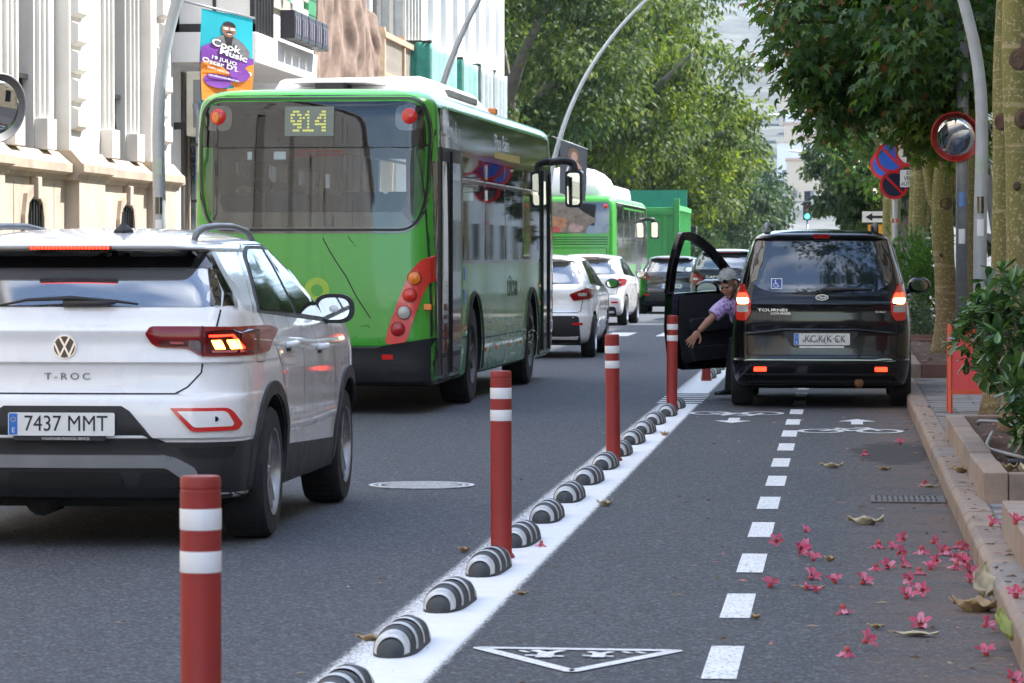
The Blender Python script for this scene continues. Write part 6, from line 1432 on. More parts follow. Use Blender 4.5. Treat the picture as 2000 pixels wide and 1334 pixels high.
# ------------------------------------------------------------------ small cars further up the street
def hatch(name, label, X, Y, paint, rz=0, W=.86, Ht=1.46, L=4.05, lens=None, lens_mat=None, plate_s=None, glassm=None, tail=True, low_dark=.45, extra=None, wheel_r=.31, mir=True, cat='car', plate_z=.80, emb=None, roofw=None):
    t = thing(name, label, cat, (X, Y, 0), rz); k = Ht / 1.46
    rows = [(.20, .30, L - .2, W - .1, .2, .2, .04, .02), (.26, .10, L - .1, W - .05, .24, .22, .05, .03), (.42, .02, L - .03, W - .005, .28, .25, .07, .05), (.58, .0, L, W, .28, .25, .07, .05), (.64, .03, L, W, .28, .25, .07, .05), (.80, .06, L - .03, W, .28, .25, .07, .05), (.93, .06, L - .2, W - .01, .26, .25, .06, .05),
            (1.0 * k, .09, L - .62, W - .03, .22, .25, .06, .05), (1.06 * k, .14, L - .95, W - .06, .18, .24, .06, .05), (1.2 * k, .24, L - 1.2, W - .13, .16, .22, .06, .05), (1.36 * k, .38, L - 1.5, W - .22, .15, .2, .06, .05), (1.375 * k, .28, L - 1.54, W - .23, .18, .24, .06, .05), (1.40 * k, .28, L - 1.62, W - .26, .2, .28, .06, .05), (1.43 * k, .45, L - 1.8, W - .38, .2, .3, .05, .02), (1.452 * k, .8, L - 2.1, W - .6, .1, .3, .02, 0), (1.46 * k, 1.2, L - 2.3, .06, .03, .2, 0, 0)]
    H = Hull(rows, rf=.55, sub=3); y1, y2 = .72, .72 + L * .615
    H.build('body', paint, t, wells=[(yy, wheel_r, wheel_r + .05, x0, x1) for yy in (y1, y2) for x0, x1 in ((W - .34, W + .2), (-W - .2, -W + .34))])
    gm = glassm or MATS['rear_glass']
    H.panel('rear_window', gm, t, rnd([(-W + .16, 1.04 * k), (W - .16, 1.04 * k), (W - .26, 1.345 * k), (-W + .26, 1.345 * k)], [.06, .06, .05, .05]), 'rear', off=.005, g=.08)
    H.panel('bumper_insert', PLAST, t, rnd([(-W + .18, .22), (W - .18, .22), (W - .2, low_dark), (-W + .2, low_dark)], .05), 'rear', off=.006, g=.07)
    H.line('tailgate_seam', GAP, t, [(-W + .12, 1.0), (-W + .18, .66), (W - .18, .66), (W - .12, 1.0)], .010, 'rear')
    for s in (1, -1):
        sg = (lambda P: P) if s > 0 else mirror; ax = 'right' if s > 0 else 'left'
        ln = lens or [(W - .34, .90), (W - .10, .99), (W - .03, .96), (W - .04, .84), (W - .28, .81)]
        tl = H.panel('tail_light', lens_mat or REDL, t, rnd(sg(ln), .025), 'rear', off=.012, g=.03)
        cx = sum(p[0] for p in ln) / len(ln); cz = sum(p[1] for p in ln) / len(ln)
        H.panel('reversing_lens', CLEARL, tl, rnd(sg([(cx - .06, cz - .022), (cx + .05, cz - .022), (cx + .05, cz + .022), (cx - .06, cz + .022)]), .015), 'rear', off=.017, g=.04)
        H.panel('reflector', MATS['reflector_red'], t, rnd([(s * (W - .22) - .07, .47), (s * (W - .22) + .07, .47), (s * (W - .22) + .07, .505), (s * (W - .22) - .07, .505)], .01), 'rear', off=.010, g=.04)
        H.panel('side_window', GLASS, t, rnd([(.66, 1.04 * k), (1.68, 1.0 * k), (1.76, 1.375 * k), (1.05, 1.36 * k)], .04), ax, off=.005, g=.09)
        H.panel('side_window', GLASS, t, rnd([(1.76, 1.0 * k), (2.75, .985 * k), (2.36, 1.30 * k), (2.1, 1.37 * k), (1.84, 1.375 * k)], .04), ax, off=.005, g=.09)
        H.line('door_seam', GAP, t, [(1.08, .45), (1.12, .8), (.80, 1.0)], .008, ax); H.line('door_seam', GAP, t, [(1.72, .40), (1.72, 1.0)], .008, ax); H.line('door_seam', GAP, t, [(2.8, .42), (2.84, .98)], .008, ax)
        for yy in (1.35, 2.35):
            p = H.hit(yy, .88, ax)[0]; MB().tube([(p.x, yy - .08, .88), (p.x + s * .03, yy, .885), (p.x, yy + .08, .88)], .014, 6).build('door_handle', paint, t, True)
        for yy in (y1, y2): wheel(t, s * (W - .105), yy, wheel_r, wheel_r, .20, s, SILV if paint is WHITE else RIMM, spokes=5)
        if mir:
            mh = MB().ball((s * (W + .10), 2.72, 1.03 * k), (.11, .07, .075), 12, 8).build('mirror', PLAST if s > 0 else paint, t, True)
            MB().prism([(.08 * math.cos(a), .055 * math.sin(a)) for a in [i * PI / 8 for i in range(16)]], (s * (W + .10), 2.655, 1.03 * k), *XZ, 0, .01).build('mirror_glass', MATS['mirror_glass'], mh)
    MB().bb(-.30, .30, H.hit(0, 1.39 * k, 'rear')[0].y - .01, .6, 1.380 * k, 1.395 * k).build('brake_light', REDL, t, fix=False)
    yp = H.hit(.26, plate_z, 'rear')[0].y - .012
    if plate_s: plate(t, (0, yp, plate_z), .52, .11, plate_s)
    p = H.hit(.1, 1.06 * k, 'rear')[0]
    MB().tube([(.0, p.y - .02, 1.05 * k), (.15, p.y - .02, 1.06 * k), (.42, p.y + .01, 1.05 * k)], [.02, .014, .008], 6).build('wiper', PLAST, t, True)
    if emb: 
        pe = H.hit(0, .95, 'rear')[0]; MB().prism(rnd([(-.055, -.055), (.055, -.055), (.055, .055), (-.055, .055)], .02), (0, pe.y, .945), *XZ, 0, .012).build('emblem', CHROME, t)
        text('model_letters', emb, .05, CHROME, t, (.12, H.hit(.1, .72, 'rear')[0].y - .005, .715), ext=.002, wd=.34)
    MB().tube([(0, 1.0, H.hit(0, 1.0, 'top')[0].z - .01), (0, .9, H.hit(0, .9, 'top')[0].z + .10)], .006, 6).build('antenna', PLAST, t)
    MB().bb(-W + .2, W - .2, .3, L - .3, .18, .32).build('underbody', LINER, t, fix=False)
    return t, H
c1, h1 = hatch('hatchback', 'white hatchback in front of the first green bus, only its right rear corner in view', -4.36, 49.1, WHITE, W=.87, Ht=1.47, low_dark=.60, plate_s=None)
h1.line('chrome_strip', CHROME, c1, [(-.6, .655), (.66, .655)], .02, 'rear', off=.004, raise_=.012)
c2, h2 = hatch('hatchback', 'white five-door hatchback seen from its right side, between the two green buses', -5.36, 72.7, WHITE, rz=-.03, W=.86, Ht=1.50, low_dark=.4)
DARKCAR = M('car_dark_blue', (.012, .013, .020), .2, coat=1.0)
c3, h3 = hatch('hatchback', 'dark blue hatchback with a square emblem and plate 6162, behind the dump truck', -4.29, 88.2, DARKCAR, W=.85, Ht=1.47, plate_s='6162 CKW', plate_z=.70, emb='IBIZA', lens=[(.55, .97), (.83, .99), (.84, .88), (.55, .86)], lens_mat=REDL)
h3.panel('roof_skin', WHITE, c3, rnd([(-.58, .40), (.58, .40), (.5, 2.2), (-.5, 2.2)], .1), 'top', off=.004, g=.1)  # sunlit look of the dark car's roof, painted on as a white skin
c4, h4 = hatch('family_car', 'two-tone car with white roof and large red tail light, seen through the open van door', -2.62, 79.8, M('car_black', (0, 0, 0)), W=.88, Ht=1.62, L=4.3, plate_s=' ', lens=[(.50, .88), (.62, 1.04), (.85, 1.06), (.86, .86), (.70, .82)], plate_z=.72, wheel_r=.33)
h4.panel('roof_skin', WHITE, c4, rnd([(-.60, .42), (.60, .42), (.5, 2.4), (-.5, 2.4)], .1), 'top', off=.004, g=.1)
h4.line('chrome_strip', CHROME, c4, [(-.5, .905), (.5, .905)], .05, 'rear', off=.004, raise_=.015)
text('model_letters', 'CAPTUR', .06, CHROME, c4, (-.25, h4.hit(-.2, .97, 'rear')[0].y - .005, .975), ext=.002, wd=.45)

# ------------------------------------------------------------------ second bus and the tipper truck
def far_bus():
    t = thing('city_bus', 'farther green bus with white roof pods and a picture across its dark rear window', 'bus', (-6.86, 87.0, 0), -.012)
    rows = [(.28, .12, 11.9, 1.2, .2, .2, .03, 0), (.4, .02, 12, 1.25, .2, .2, .04, 0), (1.4, .0, 12, 1.25, .2, .2, .05, 0), (2.0, .04, 12, 1.25, .18, .2, .05, 0), (2.75, .12, 11.9, 1.23, .18, .2, .05, 0), (2.9, .18, 11.8, 1.18, .2, .25, .05, 0), (2.97, .4, 11.5, .95, .2, .3, .03, 0), (3.0, .9, 11, .4, .1, .3, 0, 0)]
    H = Hull(rows, rf=.4, sub=3)
    H.build('body', GREENP, t, wells=[(yy, .48, .58, .7, 1.5) for yy in (3.2, 9.2)])
    gw = H.panel('rear_window', GLASS, t, rnd([(-1.1, 2.80), (1.08, 2.80), (1.08, 2.02), (-1.1, 2.02)], .12), 'rear', off=.008, g=.12)
    # picture printed on the window: dark mane, warm face, red patch
    for nm, col, pg in (('hair_print', (.16, .13, .10), [(-.75, 2.78), (.10, 2.80), (.45, 2.55), (.80, 2.35), (.55, 2.20), (.50, 2.04), (-.85, 2.04), (-.95, 2.3)]), ('face_print', (.33, .15, .07), [(-.38, 2.45), (.02, 2.40), (.05, 2.2), (-.15, 2.06), (-.42, 2.1), (-.50, 2.3)]), ('shade_print', (.05, .04, .05), [(-.72, 2.3), (-.5, 2.42), (-.42, 2.2), (-.5, 2.05), (-.75, 2.05)]), ('red_print', (.35, .05, .05), [(-.42, 2.2), (-.18, 2.2), (-.12, 2.05), (-.46, 2.05)]), ('pink_print', (.30, .2, .18), [(.1, 2.3), (.45, 2.2), (.42, 2.06), (.05, 2.05)])):
        o = H.panel(nm, M(nm, col, .3, var=.35, vs=7), gw, rnd(pg, .08), 'rear', off=.009 + .0015 * len(gw.children), g=.1)
    for z in (1.93, 1.87, 1.81, 1.75): H.line('grille_slot', GAP, t, [(-1.1, z), (1.05, z)], .022, 'rear', off=.004)
    H.line('hatch_seam', GAP, t, [(-1.1, 1.66), (1.02, 1.66), (1.02, .6)], .015, 'rear', off=.004)
    for s in (1, -1): 
        p = H.hit(s * .98, 2.70, 'rear')[0]; MB().lathe([(.06, .03), (.06, -.03), (0, -.035)], 14, (s * .98, p.y, 2.70), 'Y').build('marker_light', MATS['marker_red'], t, True)
        for z in (1.3, 1.1, .9): 
            p = H.hit(s * 1.12, z, 'rear')[0]; MB().lathe([(.06, .03), (.06, -.03), (0, -.035)], 14, (s * 1.12, p.y, z), 'Y').build('tail_light', REDL, t, True)
    st = H.panel('access_sticker', M('sticker_blue_deep', (.03, .07, .33), .4), t, [(.80 + .11 * math.cos(a), 1.30 + .11 * math.sin(a)) for a in [i * PI / 8 for i in range(16)]], 'rear', off=.006, g=.2)
    wc_symbol(st, 'access_symbol', (.79, H.hit(.8, 1.3, 'rear')[0].y - .009, 1.30), *XZ, .16, WPRINT)
    H.panel('window_frame', GLOSSB, t, [(.35, 1.25), (11.5, 1.25), (11.5, 2.78), (.35, 2.78)], 'right', off=.004, g=.4)
    for k in range(5):
        y0 = .5 + k * 2.2
        H.panel('door_leaf' if k in (1, 3) else 'side_window', BUSSIDE, t, rnd([(y0, .5 if k in (1, 3) else 1.3), (y0 + 2.0, .5 if k in (1, 3) else 1.3), (y0 + 2.0, 2.3), (y0, 2.3)], .06), 'right', off=.008, g=.3)
        H.panel('hopper_window', GLASS, t, [(y0, 2.38), (y0 + 2.0, 2.38), (y0 + 2.0, 2.66), (y0, 2.66)], 'right', off=.008, g=.3)
    H.panel('roof_band', WHITEP, t, [(.3, 2.80), (11.6, 2.80), (11.6, 2.93), (.3, 2.93)], 'right', off=.006, g=.4)
    MB().tube([(0.0, .55, 3.05), (0, 1.0, 3.12), (0, 3.8, 3.14), (0, 4.4, 3.0)], [.5, .6, .62, .4], 20).build('roof_pod', WHITEP, t, True).scale = (1.5, 1, 1)
    MB().prism(rnd([(-.9, 2.95), (.98, 2.95), (.92, 3.30), (-.8, 3.34)], .1), (0, 6.8, 0), *XZ, -2.4, 2.4).build('roof_pod', WHITEP, t, 40)
    for yy in (3.2, 9.2): wheel(t, 1.08, yy, .48, .48, .28, 1, MATS['steel_rim'], spokes=8, rimr=.6, twin=False)
    MB().tube([(1.2, 11.6, 2.5), (1.42, 11.7, 2.5), (1.46, 11.7, 2.4)], .05, 8).build('mirror_arm', PLAST, t, True)
    mh = MB().prism(rnd([(-.12, -.25), (.12, -.25), (.12, .25), (-.12, .25)], .05), (1.46, 11.66, 2.2), *XZ, -.08, .02).build('mirror', PLAST, t, 40)
    MB().prism(rnd([(-.09, -.21), (.09, -.21), (.09, .21), (-.09, .21)], .04), (1.46, 11.637, 2.2), *XZ, 0, .004).build('mirror_glass', MATS['mirror_glass'], mh)
    MB().bb(-1.1, 1.1, .3, 11.5, .25, .5).build('underbody', LINER, t, fix=False)
far_bus()
def tipper():
    t = thing('dump_truck', 'green dump truck with a ribbed steel tipper body and dark cab, beyond the second bus', 'truck', (-6.95, 121, 0), -.008)
    g = M('truck_green', (.09, .42, .11), .45, var=.12, vs=2); g2 = M('truck_green_inside', (.03, .22, .15), .6)
    MB().bb(-1.25, 1.25, 0, .12, 1.2, 3.15).build('tail_board', g, t, bev=.02, fix=False)
    for s in (1, -1): MB().bb(s * 1.25, s * 1.17, .1, 8.0, 1.3, 3.25).build('side_board', g, t, fix=False)
    MB().bb(-1.2, 1.2, 7.9, 8.0, 1.3, 3.9).build('head_board', g2, t, fix=False)
    MB().bb(-1.17, 1.17, .1, 7.9, 1.25, 1.4).build('tipper_floor', g2, t, fix=False)
    for s in (1, -1):
        for k in range(11): MB().bb(s * 1.25, s * 1.34, .25 + k * .74, .37 + k * .74, 1.35, 3.05).build('rib', g, t, fix=False)
        MB().bb(s * 1.23, s * 1.36, 0, 8.0, 3.05, 3.2).build('top_rail', g, t, fix=False)
        MB().bb(s * 1.16, s * 1.36, -.08, .1, 1.15, 3.45).build('corner_post', g, t, bev=.015, fix=False)
    for x in (-.85, 0, .85): MB().bb(x - .07, x + .07, -.07, 0, 1.25, 2.95).build('tail_rib', g, t, bev=.01, fix=False)
    for z in (1.25, 2.9): MB().bb(-1.15, 1.15, -.09, 0, z, z + .16).build('tail_rail', g, t, bev=.01, fix=False)
    MB().bb(-1.1, 1.1, 8.3, 10.2, .9, 3.1).build('cab', PLAST, t, bev=.12, fix=False)
    MB().bb(1.18, 1.45, 9.6, 9.7, 1.9, 2.6).build('mirror', PLAST, t, bev=.03, fix=False)
    MB().bb(-.5, .5, .3, 10, .8, 1.15).build('chassis', PLAST, t, fix=False)
    for yy in (1.6, 3.0, 8.9):
        for s in (1, -1): wheel(t, s * 1.0, yy, .52, .52, .3, s, MATS['steel_rim'], spokes=8, rimr=.6, twin=False)
    for s in (1, -1): MB().bb(s * .9 - .2, s * .9 + .2, -.05, 0, .8, .95).build('tail_light', REDL, t, fix=False)
tipper()

# ================================================================== STREET FURNITURE
REDB = M('bollard_red', (.27, .018, .014), .55, var=.10, vs=6, dirt=(.13, .018, .016), dirt_amt=.7)
WHITEB = M('reflective_white', (.72, .73, .75), .35, var=.04, vs=20)
GALV = M('galvanised', (.30, .315, .33), .45, metal=.55, var=.18, vs=7)
GALVP = M('galvanised_painted', (.42, .44, .45), .5, metal=.2, var=.12, vs=5, dirt=(.25, .25, .24), dirt_amt=.5)
bm_ = MB().lathe([(.062, 0), (.062, .012), (.052, .022), (.050, .03), (.050, .846), (.0485, .848), (.0485, .852), (.050, .854), (.050, .874), (.046, .882), (0, .884)], 28).mesh('bollard')
bm_.materials.append(REDB); bm_.polygons.foreach_set('use_smooth', [True] * len(bm_.polygons)); bm_.set_sharp_from_angle(angle=R(35))
bb_ = MB().lathe([(.0504, 0), (.0512, .002), (.0512, .050), (.0504, .052)], 28, cap=False).mesh('white_band'); bb_.materials.append(WHITEB); bb_.polygons.foreach_set('use_smooth', [True] * len(bb_.polygons))
for i, (x, y, lx, ly, lab) in enumerate(((-1.562, 8.45, 0, 0, 'red flexible bollard with two white bands, nearest, cut off by the bottom of the picture'), (-1.598, 16.42, -.004, 0, 'red flexible bollard with two white bands, standing right of the manhole cover'), (-1.585, 24.35, -.022, 0, 'red flexible bollard with two white bands, midway along the row, leaning slightly left'), (-1.565, 32.35, -.014, 0, 'red flexible bollard with two white bands, in front of the open van door'), (-1.553, 40.3, 0, 0, 'red flexible bollard whose foot alone shows below the open van door'))):
    t = thing('bollard', lab, 'bollard', (x, y, .004), group='red bollards along the lane separator'); t.rotation_euler = (ly, lx, random.uniform(0, 6))
    link(bpy.data.objects.new('post', bm_), t)
    for z in (.751, .647): o = link(bpy.data.objects.new('white_band', bb_), t); o.location = (0, 0, z)
HUMPM = M('rubber_hump', (.032, .036, .042), .6, var=.3, vs=20, bump=.6, bs=180, dirt=(.09, .09, .085), dirt_amt=.4)
HL, HW, HH = .76, .165, .098
def hump_z(x, y):
    u = min(1, abs(x) / (HW / 2)); v = abs(y) / (HL / 2); v = max(0, (v - .25) / .75)
    q = 1 - u ** 2.4 - v ** 2.4; return HH * max(0, q) ** .5
def hump_fn(u, v):
    a = (v - .5) * 2; sgn = 1 if a > 0 else -1; y = HL / 2 * a
    vv = max(0, (abs(a) - .25) / .75); wx = HW / 2 * (1 - min(1, vv) ** 2.4) ** (1 / 2.4)
    th = PI * u; x = -wx * math.cos(th); z = HH * (1 - min(1, vv) ** 2.4) ** .5 * math.sin(th) ** .85
    # moulded ribs across
    z *= 1 - .05 * (math.sin(a * 22) > .55)
    return (x, y, z)
hm_ = MB().grid(hump_fn, 20, 44).mesh('hump'); hm_.materials.append(HUMPM); hm_.polygons.foreach_set('use_smooth', [True] * len(hm_.polygons)); hm_.set_sharp_from_angle(angle=R(50))
def stripe(y0, w_, sw):
    def fn(u, v):
        th = PI * (.04 + .92 * u); yy = y0 + sw * math.sin(th) ** 1.0 + (v - .5) * w_ * (.55 + .45 * math.sin(th)); a = max(-.985, min(.985, yy / (HL / 2)))
        vv = max(0, (abs(a) - .25) / .75); k = 1 - min(1, vv) ** 2.4
        return (-(HW / 2 + .002) * k ** (1 / 2.4) * math.cos(th), a * HL / 2 - .001, (HH * k ** .5 + .0025) * math.sin(th) ** .85 + .001)
    return MB().grid(fn, 18, 4).mesh('white_stripe')
sm_ = [stripe(-.33, .07, .05), stripe(-.22, .06, .10), stripe(-.04, .055, .10), stripe(.13, .05, .10)]
WSTR = M('hump_stripe', (.55, .56, .56), .5, var=.2, vs=30, dirt=(.22, .22, .22), dirt_amt=.6)
for s in sm_: s.materials.append(WSTR); s.polygons.foreach_set('use_smooth', [True] * len(s.polygons))
ordn = ('first', 'second', 'third', 'fourth', 'fifth')
hump_specs = [(11.06, 'striped rubber hump half cut off by the bottom edge, beside the nearest bollard')]
hy = 12.62; refs = ('the bollard right of the manhole cover', 'the leaning bollard midway along', 'the bollard in front of the van door')
for r_ in range(3):
    cnt = 4 if r_ == 0 else 5
    for k in range(cnt):
        back = cnt - 1 - k
        hump_specs.append((hy, 'striped rubber hump %s' % (('touching the near side of ' if back == 0 else '%s before ' % ordn[back]) + refs[r_]))); hy += 1.57
for k in range(3): hump_specs.append((41.2 + k * 1.57, 'striped rubber hump %s beyond the foot of the farthest bollard' % ordn[k]))
for i, (y, lab) in enumerate(hump_specs):
    t = thing('lane_hump', lab, 'lane divider', (-1.59 + (.03 if y > 30 else 0), y, .004), random.uniform(-.02, .02) - .02, group='black and white rubber humps along the separator')
    link(bpy.data.objects.new('rubber_body', hm_), t)
    for s in sm_: link(bpy.data.objects.new('white_stripe', s), t)

# manhole and drain
def manhole():
    t = thing('manhole_cover', 'round cast manhole cover with ribbed pattern set in the roadway', 'manhole cover', (-2.60, 21.6, .003))
    IR = M('cast_iron', (.55, .55, .56), .5, metal=.3, var=.25, vs=20); ID = M('cast_iron_dark', (.06, .06, .062), .6, var=.2)
    MB().lathe([(.33, 0), (.33, .006), (.30, .006), (.30, .001)], 48, cap=False).build('ring', IR, t, 40); MB().lathe([(0, .0015), (.30, .0015)], 48).build('cover', ID, t)
    MB().lathe([(.275, .001), (.275, .005), (.255, .005), (.255, .001)], 48, cap=False).build('inner_ring', IR, t, 40)
    for k in range(15):
        x = -.21 + k * .03; L = math.sqrt(max(0, .235 ** 2 - x * x)); MB().box((x, 0, .0035), (.014, 2 * L, .003), 0).build('rib', IR, t, fix=False)
    for k in range(24):
        a = k * PI / 12; MB().box((.287 * math.cos(a), .287 * math.sin(a), .0035), (.012, .03, .003), a).build('stud', IR, t, fix=False)
    t.rotation_euler = (0, 0, .5)
manhole()
g = thing('drain_grate', 'rusty slotted drain grate in the gutter beside the kerb', 'drain', (.385, 20.6, .002))
IRR = M('grate_iron', (.12, .10, .085), .7, metal=.2, var=.3, vs=20)
MB().bb(-.21, .21, -.26, .26, -.002, .002).build('pit', GAP, g, fix=False)
fr = MB().bb(-.215, .215, -.27, -.245, 0, .008).bb(-.215, .215, .245, .27, 0, .008).bb(-.215, -.19, -.245, .245, 0, .008).bb(.19, .215, -.245, .245, 0, .008).build('frame', IRR, g, fix=False)
for k in range(12): MB().bb(-.175 + k * .0315, -.155 + k * .0315, -.245, .245, .002, .007).build('bar', IRR, g, fix=False)
MB().bb(-.19, .19, -.012, .012, .002, .0075).build('cross_bar', IRR, g, fix=False)

# lamp posts
LP = [(0, 0), (0, 1.5), (0, 3.0), (.20, 4.0), (.55, 5.0), (1.08, 6.0), (1.90, 7.05), (2.95, 7.95), (4.2, 8.45)]
def lamp_post(x, y, s, label, r=.07, sticker=False):
    t = thing('street_lamp', label, 'street lamp', (x, y, .12), group='curved grey street lamps')
    pts = spline([(s * a, 0, b) for a, b in LP], 6); n = len(pts)
    MB().tube(pts, [r * (1.05 - .62 * i / (n - 1)) for i in range(n)], 14).build('post', GALVP, t, True)
    MB().lathe([(r * 1.6, 0), (r * 1.6, .03), (r * 1.15, .05), (r * 1.1, .4)], 14).build('base_collar', GALV, t, 40)
    hd = MB().grid(lambda u, v: (s * (4.05 + 1.15 * v), .17 * math.sin(PI * min(1, v * 1.02)) ** .6 * math.cos(2 * PI * u), 8.46 + .08 * v + .085 * math.sin(PI * min(1, v * 1.02)) ** .7 * math.sin(2 * PI * u)), 16, 12).build('lamp_head', WHITEP, t, True)
    MB().grid(lambda u, v: (s * (4.4 + .62 * v), (.12) * (2 * u - 1) * math.sin(PI * (.1 + .8 * v)), 8.40 + .06 * v), 4, 8).build('diffuser', CLEARL, hd, True)
    if sticker:
        for z, nm, mm in ((2.15, 'torn_sticker', 'scuff_pale'), (1.75, 'black_sticker', 'gloss_black'), (1.52, 'white_sticker', 'white_print')):
            MB().grid(lambda u, v: (r * 1.04 * math.sin(-.5 + 1.0 * u), -r * 1.04 * math.cos(-.5 + 1.0 * u), z + .17 * v), 6, 2).build(nm, MATS[mm], t, True)
    return t
lamp_post(-7.0, 35.6, 1, 'curved grey street lamp with stickers, the event banner hung from it, behind the white SUV', sticker=True)
lamp_post(-7.0, 59.0, 1, 'curved grey street lamp rising behind the roof of the first bus')
lamp_post(-7.0, 83.9, 1, 'curved grey street lamp arching in front of the big left trees')
lamp_post(1.40, 36.0, -1, 'curved grey street lamp beside the round mirror at the right edge', sticker=True)
for y, lab in ((97, 'distant lamp head highest against the hill'), (132, 'distant lamp head second from the top on the right'), (178, 'distant lamp head third from the top on the right'), (238, 'distant lamp head lowest of the four, above the traffic light')): lamp_post(1.42, y, -1, lab)
# plain round pole with a mirror on it
RIMG = M('mirror_rim_grey', (.22, .21, .21), .5, var=.1); RIMR = M('mirror_rim', (.55, .03, .02), .3, coat=.4); MIR = M('convex_mirror', (.80, .82, .84), .02, metal=1, var=.02)
pp = thing('sign_pole', 'plain grey metal pole standing by the soil bed, mirror fixed to it', 'pole', (1.29, 38.2, .12))
MB().tube([(0, 0, 0), (0, 0, 5.2)], .066, 16).build('post', GALV, pp, True); MB().bb(-.07, .07, -.072, -.06, 3.9, 4.05).build('clamp', GREYP, pp, fix=False)
for z, m_, nm in ((1.85, 'sticker_blue', 'blue_sticker'), (1.45, 'white_print', 'torn_sticker')): MB().grid(lambda u, v: (.068 * math.sin(-.6 + 1.1 * u), -.068 * math.cos(-.6 + 1.1 * u), z + .16 * v), 6, 2).build(nm, MATS[m_], pp, True)
def traffic_mirror(label, loc, r, nrm, arm, rim=None):
    t = thing('traffic_mirror', label, 'traffic mirror', loc); q = Vector(nrm).normalized().to_track_quat('Z', 'Y'); 
    P = MB().lathe([(0, .10 * r), (r * .3, .091 * r), (r * .6, .064 * r), (r * .94, .012 * r)], 32).build('mirror_glass', MIR, t, True)
    K = MB().lathe([(r * .93, -.01), (r * .94, .006), (r * .97, .012), (r, .004), (r, -.02), (r * .8, -.07), (0, -.10)], 36, cap=False).build('rim', rim or RIMR, t, 40)
    for o in (P, K): o.rotation_mode = 'QUATERNION'; o.rotation_quaternion = q
    MB().tube([Vector(nrm).normalized() * -.09, arm], .02, 8).build('bracket', GALV, t, True)
    return t
traffic_mirror('round red-rimmed convex mirror on the grey pole at the right', (1.215, 38.05, 2.72), .275, (-.28, -1, -.20), (.08, .12, 0))
traffic_mirror('round convex mirror seen side-on, cut off by the left edge of the picture', (-7.13, 29.2, 2.69), .30, (.66, -.5, -.12), (-.3, .15, 0), RIMG)
mp_ = thing('sign_pole', 'grey pole of the left mirror, outside the left edge', 'pole', (-7.42, 29.4, .12)); MB().tube([(0, 0, 0), (0, 0, 3.1)], .045, 12).build('post', GALV, mp_, True)

# no-parking signs
BLUES = M('sign_blue', (.015, .12, .62), .4); REDS = M('sign_red', (.62, .012, .016), .4); NAVY = M('sign_navy', (.012, .015, .05), .4)
def no_parking(parent, O, r, U, field, slash=True, white=False):
    V = (0, 0, 1); circ = lambda q, n=36: [(q * math.cos(2 * PI * i / n), q * math.sin(2 * PI * i / n)) for i in range(n)]
    d = MB().prism(circ(r), O, U, V, -.012, .004).build('sign_disc', REDS, parent)
    MB().prism(circ(r * .80), O, U, V, .005, .007).build('sign_field', WPRINT if white else field, d)
    if slash: MB().stroke([(-r * .56, r * .56), (r * .56, -r * .56)], r * .17, O, U, V, .0078, .0095).build('sign_slash', REDS, d)
    return d
ns = thing('no_parking_sign', 'blue and red no-parking sign on a slim pale post, a second disc hung below it', 'traffic sign', (.965, 66.0, .12))
MB().tube([(.02, .03, 0), (.02, .03, 3.6)], .05, 12).build('post', GALVP, ns, True)
no_parking(ns, (-.05, -.03, 3.18), .30, (1, 0, 0), BLUES); no_parking(ns, (.0, -.05, 2.66), .27, (1, .15, 0), NAVY); no_parking(ns, (-.17, .22, 3.05), .28, (1, -.3, 0), BLUES, True)
MB().bb(-.03, .07, -.015, -.012, 1.95, 2.03).build('sticker', REDS, ns, fix=False)
n2 = thing('prohibition_sign', 'white round sign with red ring, half hidden behind the trunk above the text plate', 'traffic sign', (1.17, 65.6, .12))
MB().tube([(.12, .03, 0), (.12, .03, 3.6)], .04, 10).build('post', GALVP, n2, True); no_parking(n2, (.10, -.02, 3.28), .30, (1, 0, 0), BLUES, False, True)
bp_ = MB().prism(rnd([(-.12, -.17), (.52, -.17), (.52, .19), (-.12, .19)], .03), (0, -.03, 2.76), *XZ, -.012, .0).build('text_plate', INK, n2)
MB().prism(rnd([(-.10, -.15), (.50, -.15), (.50, .17), (-.10, .17)], .02), (0, -.03, 2.76), *XZ, .001, .003).build('plate_field', WPRINT, bp_)
for k, s in enumerate(('EXCEPTO', 'VEHICULOS', 'AUTORIZADOS')): text('plate_letters', s, .075, INK, bp_, (.20, -.035, 2.87 - k * .10), ext=.001, wd=(.36, .46, .56)[k], bold=.02)
ws = thing('road_works_sign', 'small orange panel under a white arrow panel, low by the tree trunks', 'sign', (.80, 80, .12))
MB().bb(-.03, .03, 0, .05, 0, 2.0).build('post', GALV, ws, fix=False); MB().bb(-.22, .22, -.02, 0, 1.75, 2.05).build('orange_panel', M('panel_orange', (.75, .32, .02), .5), ws, fix=False)
a = MB().bb(-.35, .25, -.02, 0, 2.1, 2.35).build('arrow_panel', WPRINT, ws, fix=False); MB().prism([(-.28, 0), (-.12, .09), (-.12, .03), (.2, .03), (.2, -.03), (-.12, -.03), (-.12, -.09)], (0, -.022, 2.22), *XZ, 0, .004).build('arrow', INK, a)
tl = thing('traffic_light', 'distant traffic light showing green at the end of the street', 'traffic light', (-2.3, 232, 0))
MB().tube([(0, 0, 0), (0, 0, 3.9)], .07, 8).build('post', GALV, tl, True); hd = MB().bb(-.28, .28, -.15, .15, 3.9, 5.1).build('housing', PLAST, tl, bev=.04, fix=False)
MB().bb(-.2, .2, .1, .3, 5.15, 5.8).build('sign_back', PLAST, tl, fix=False)
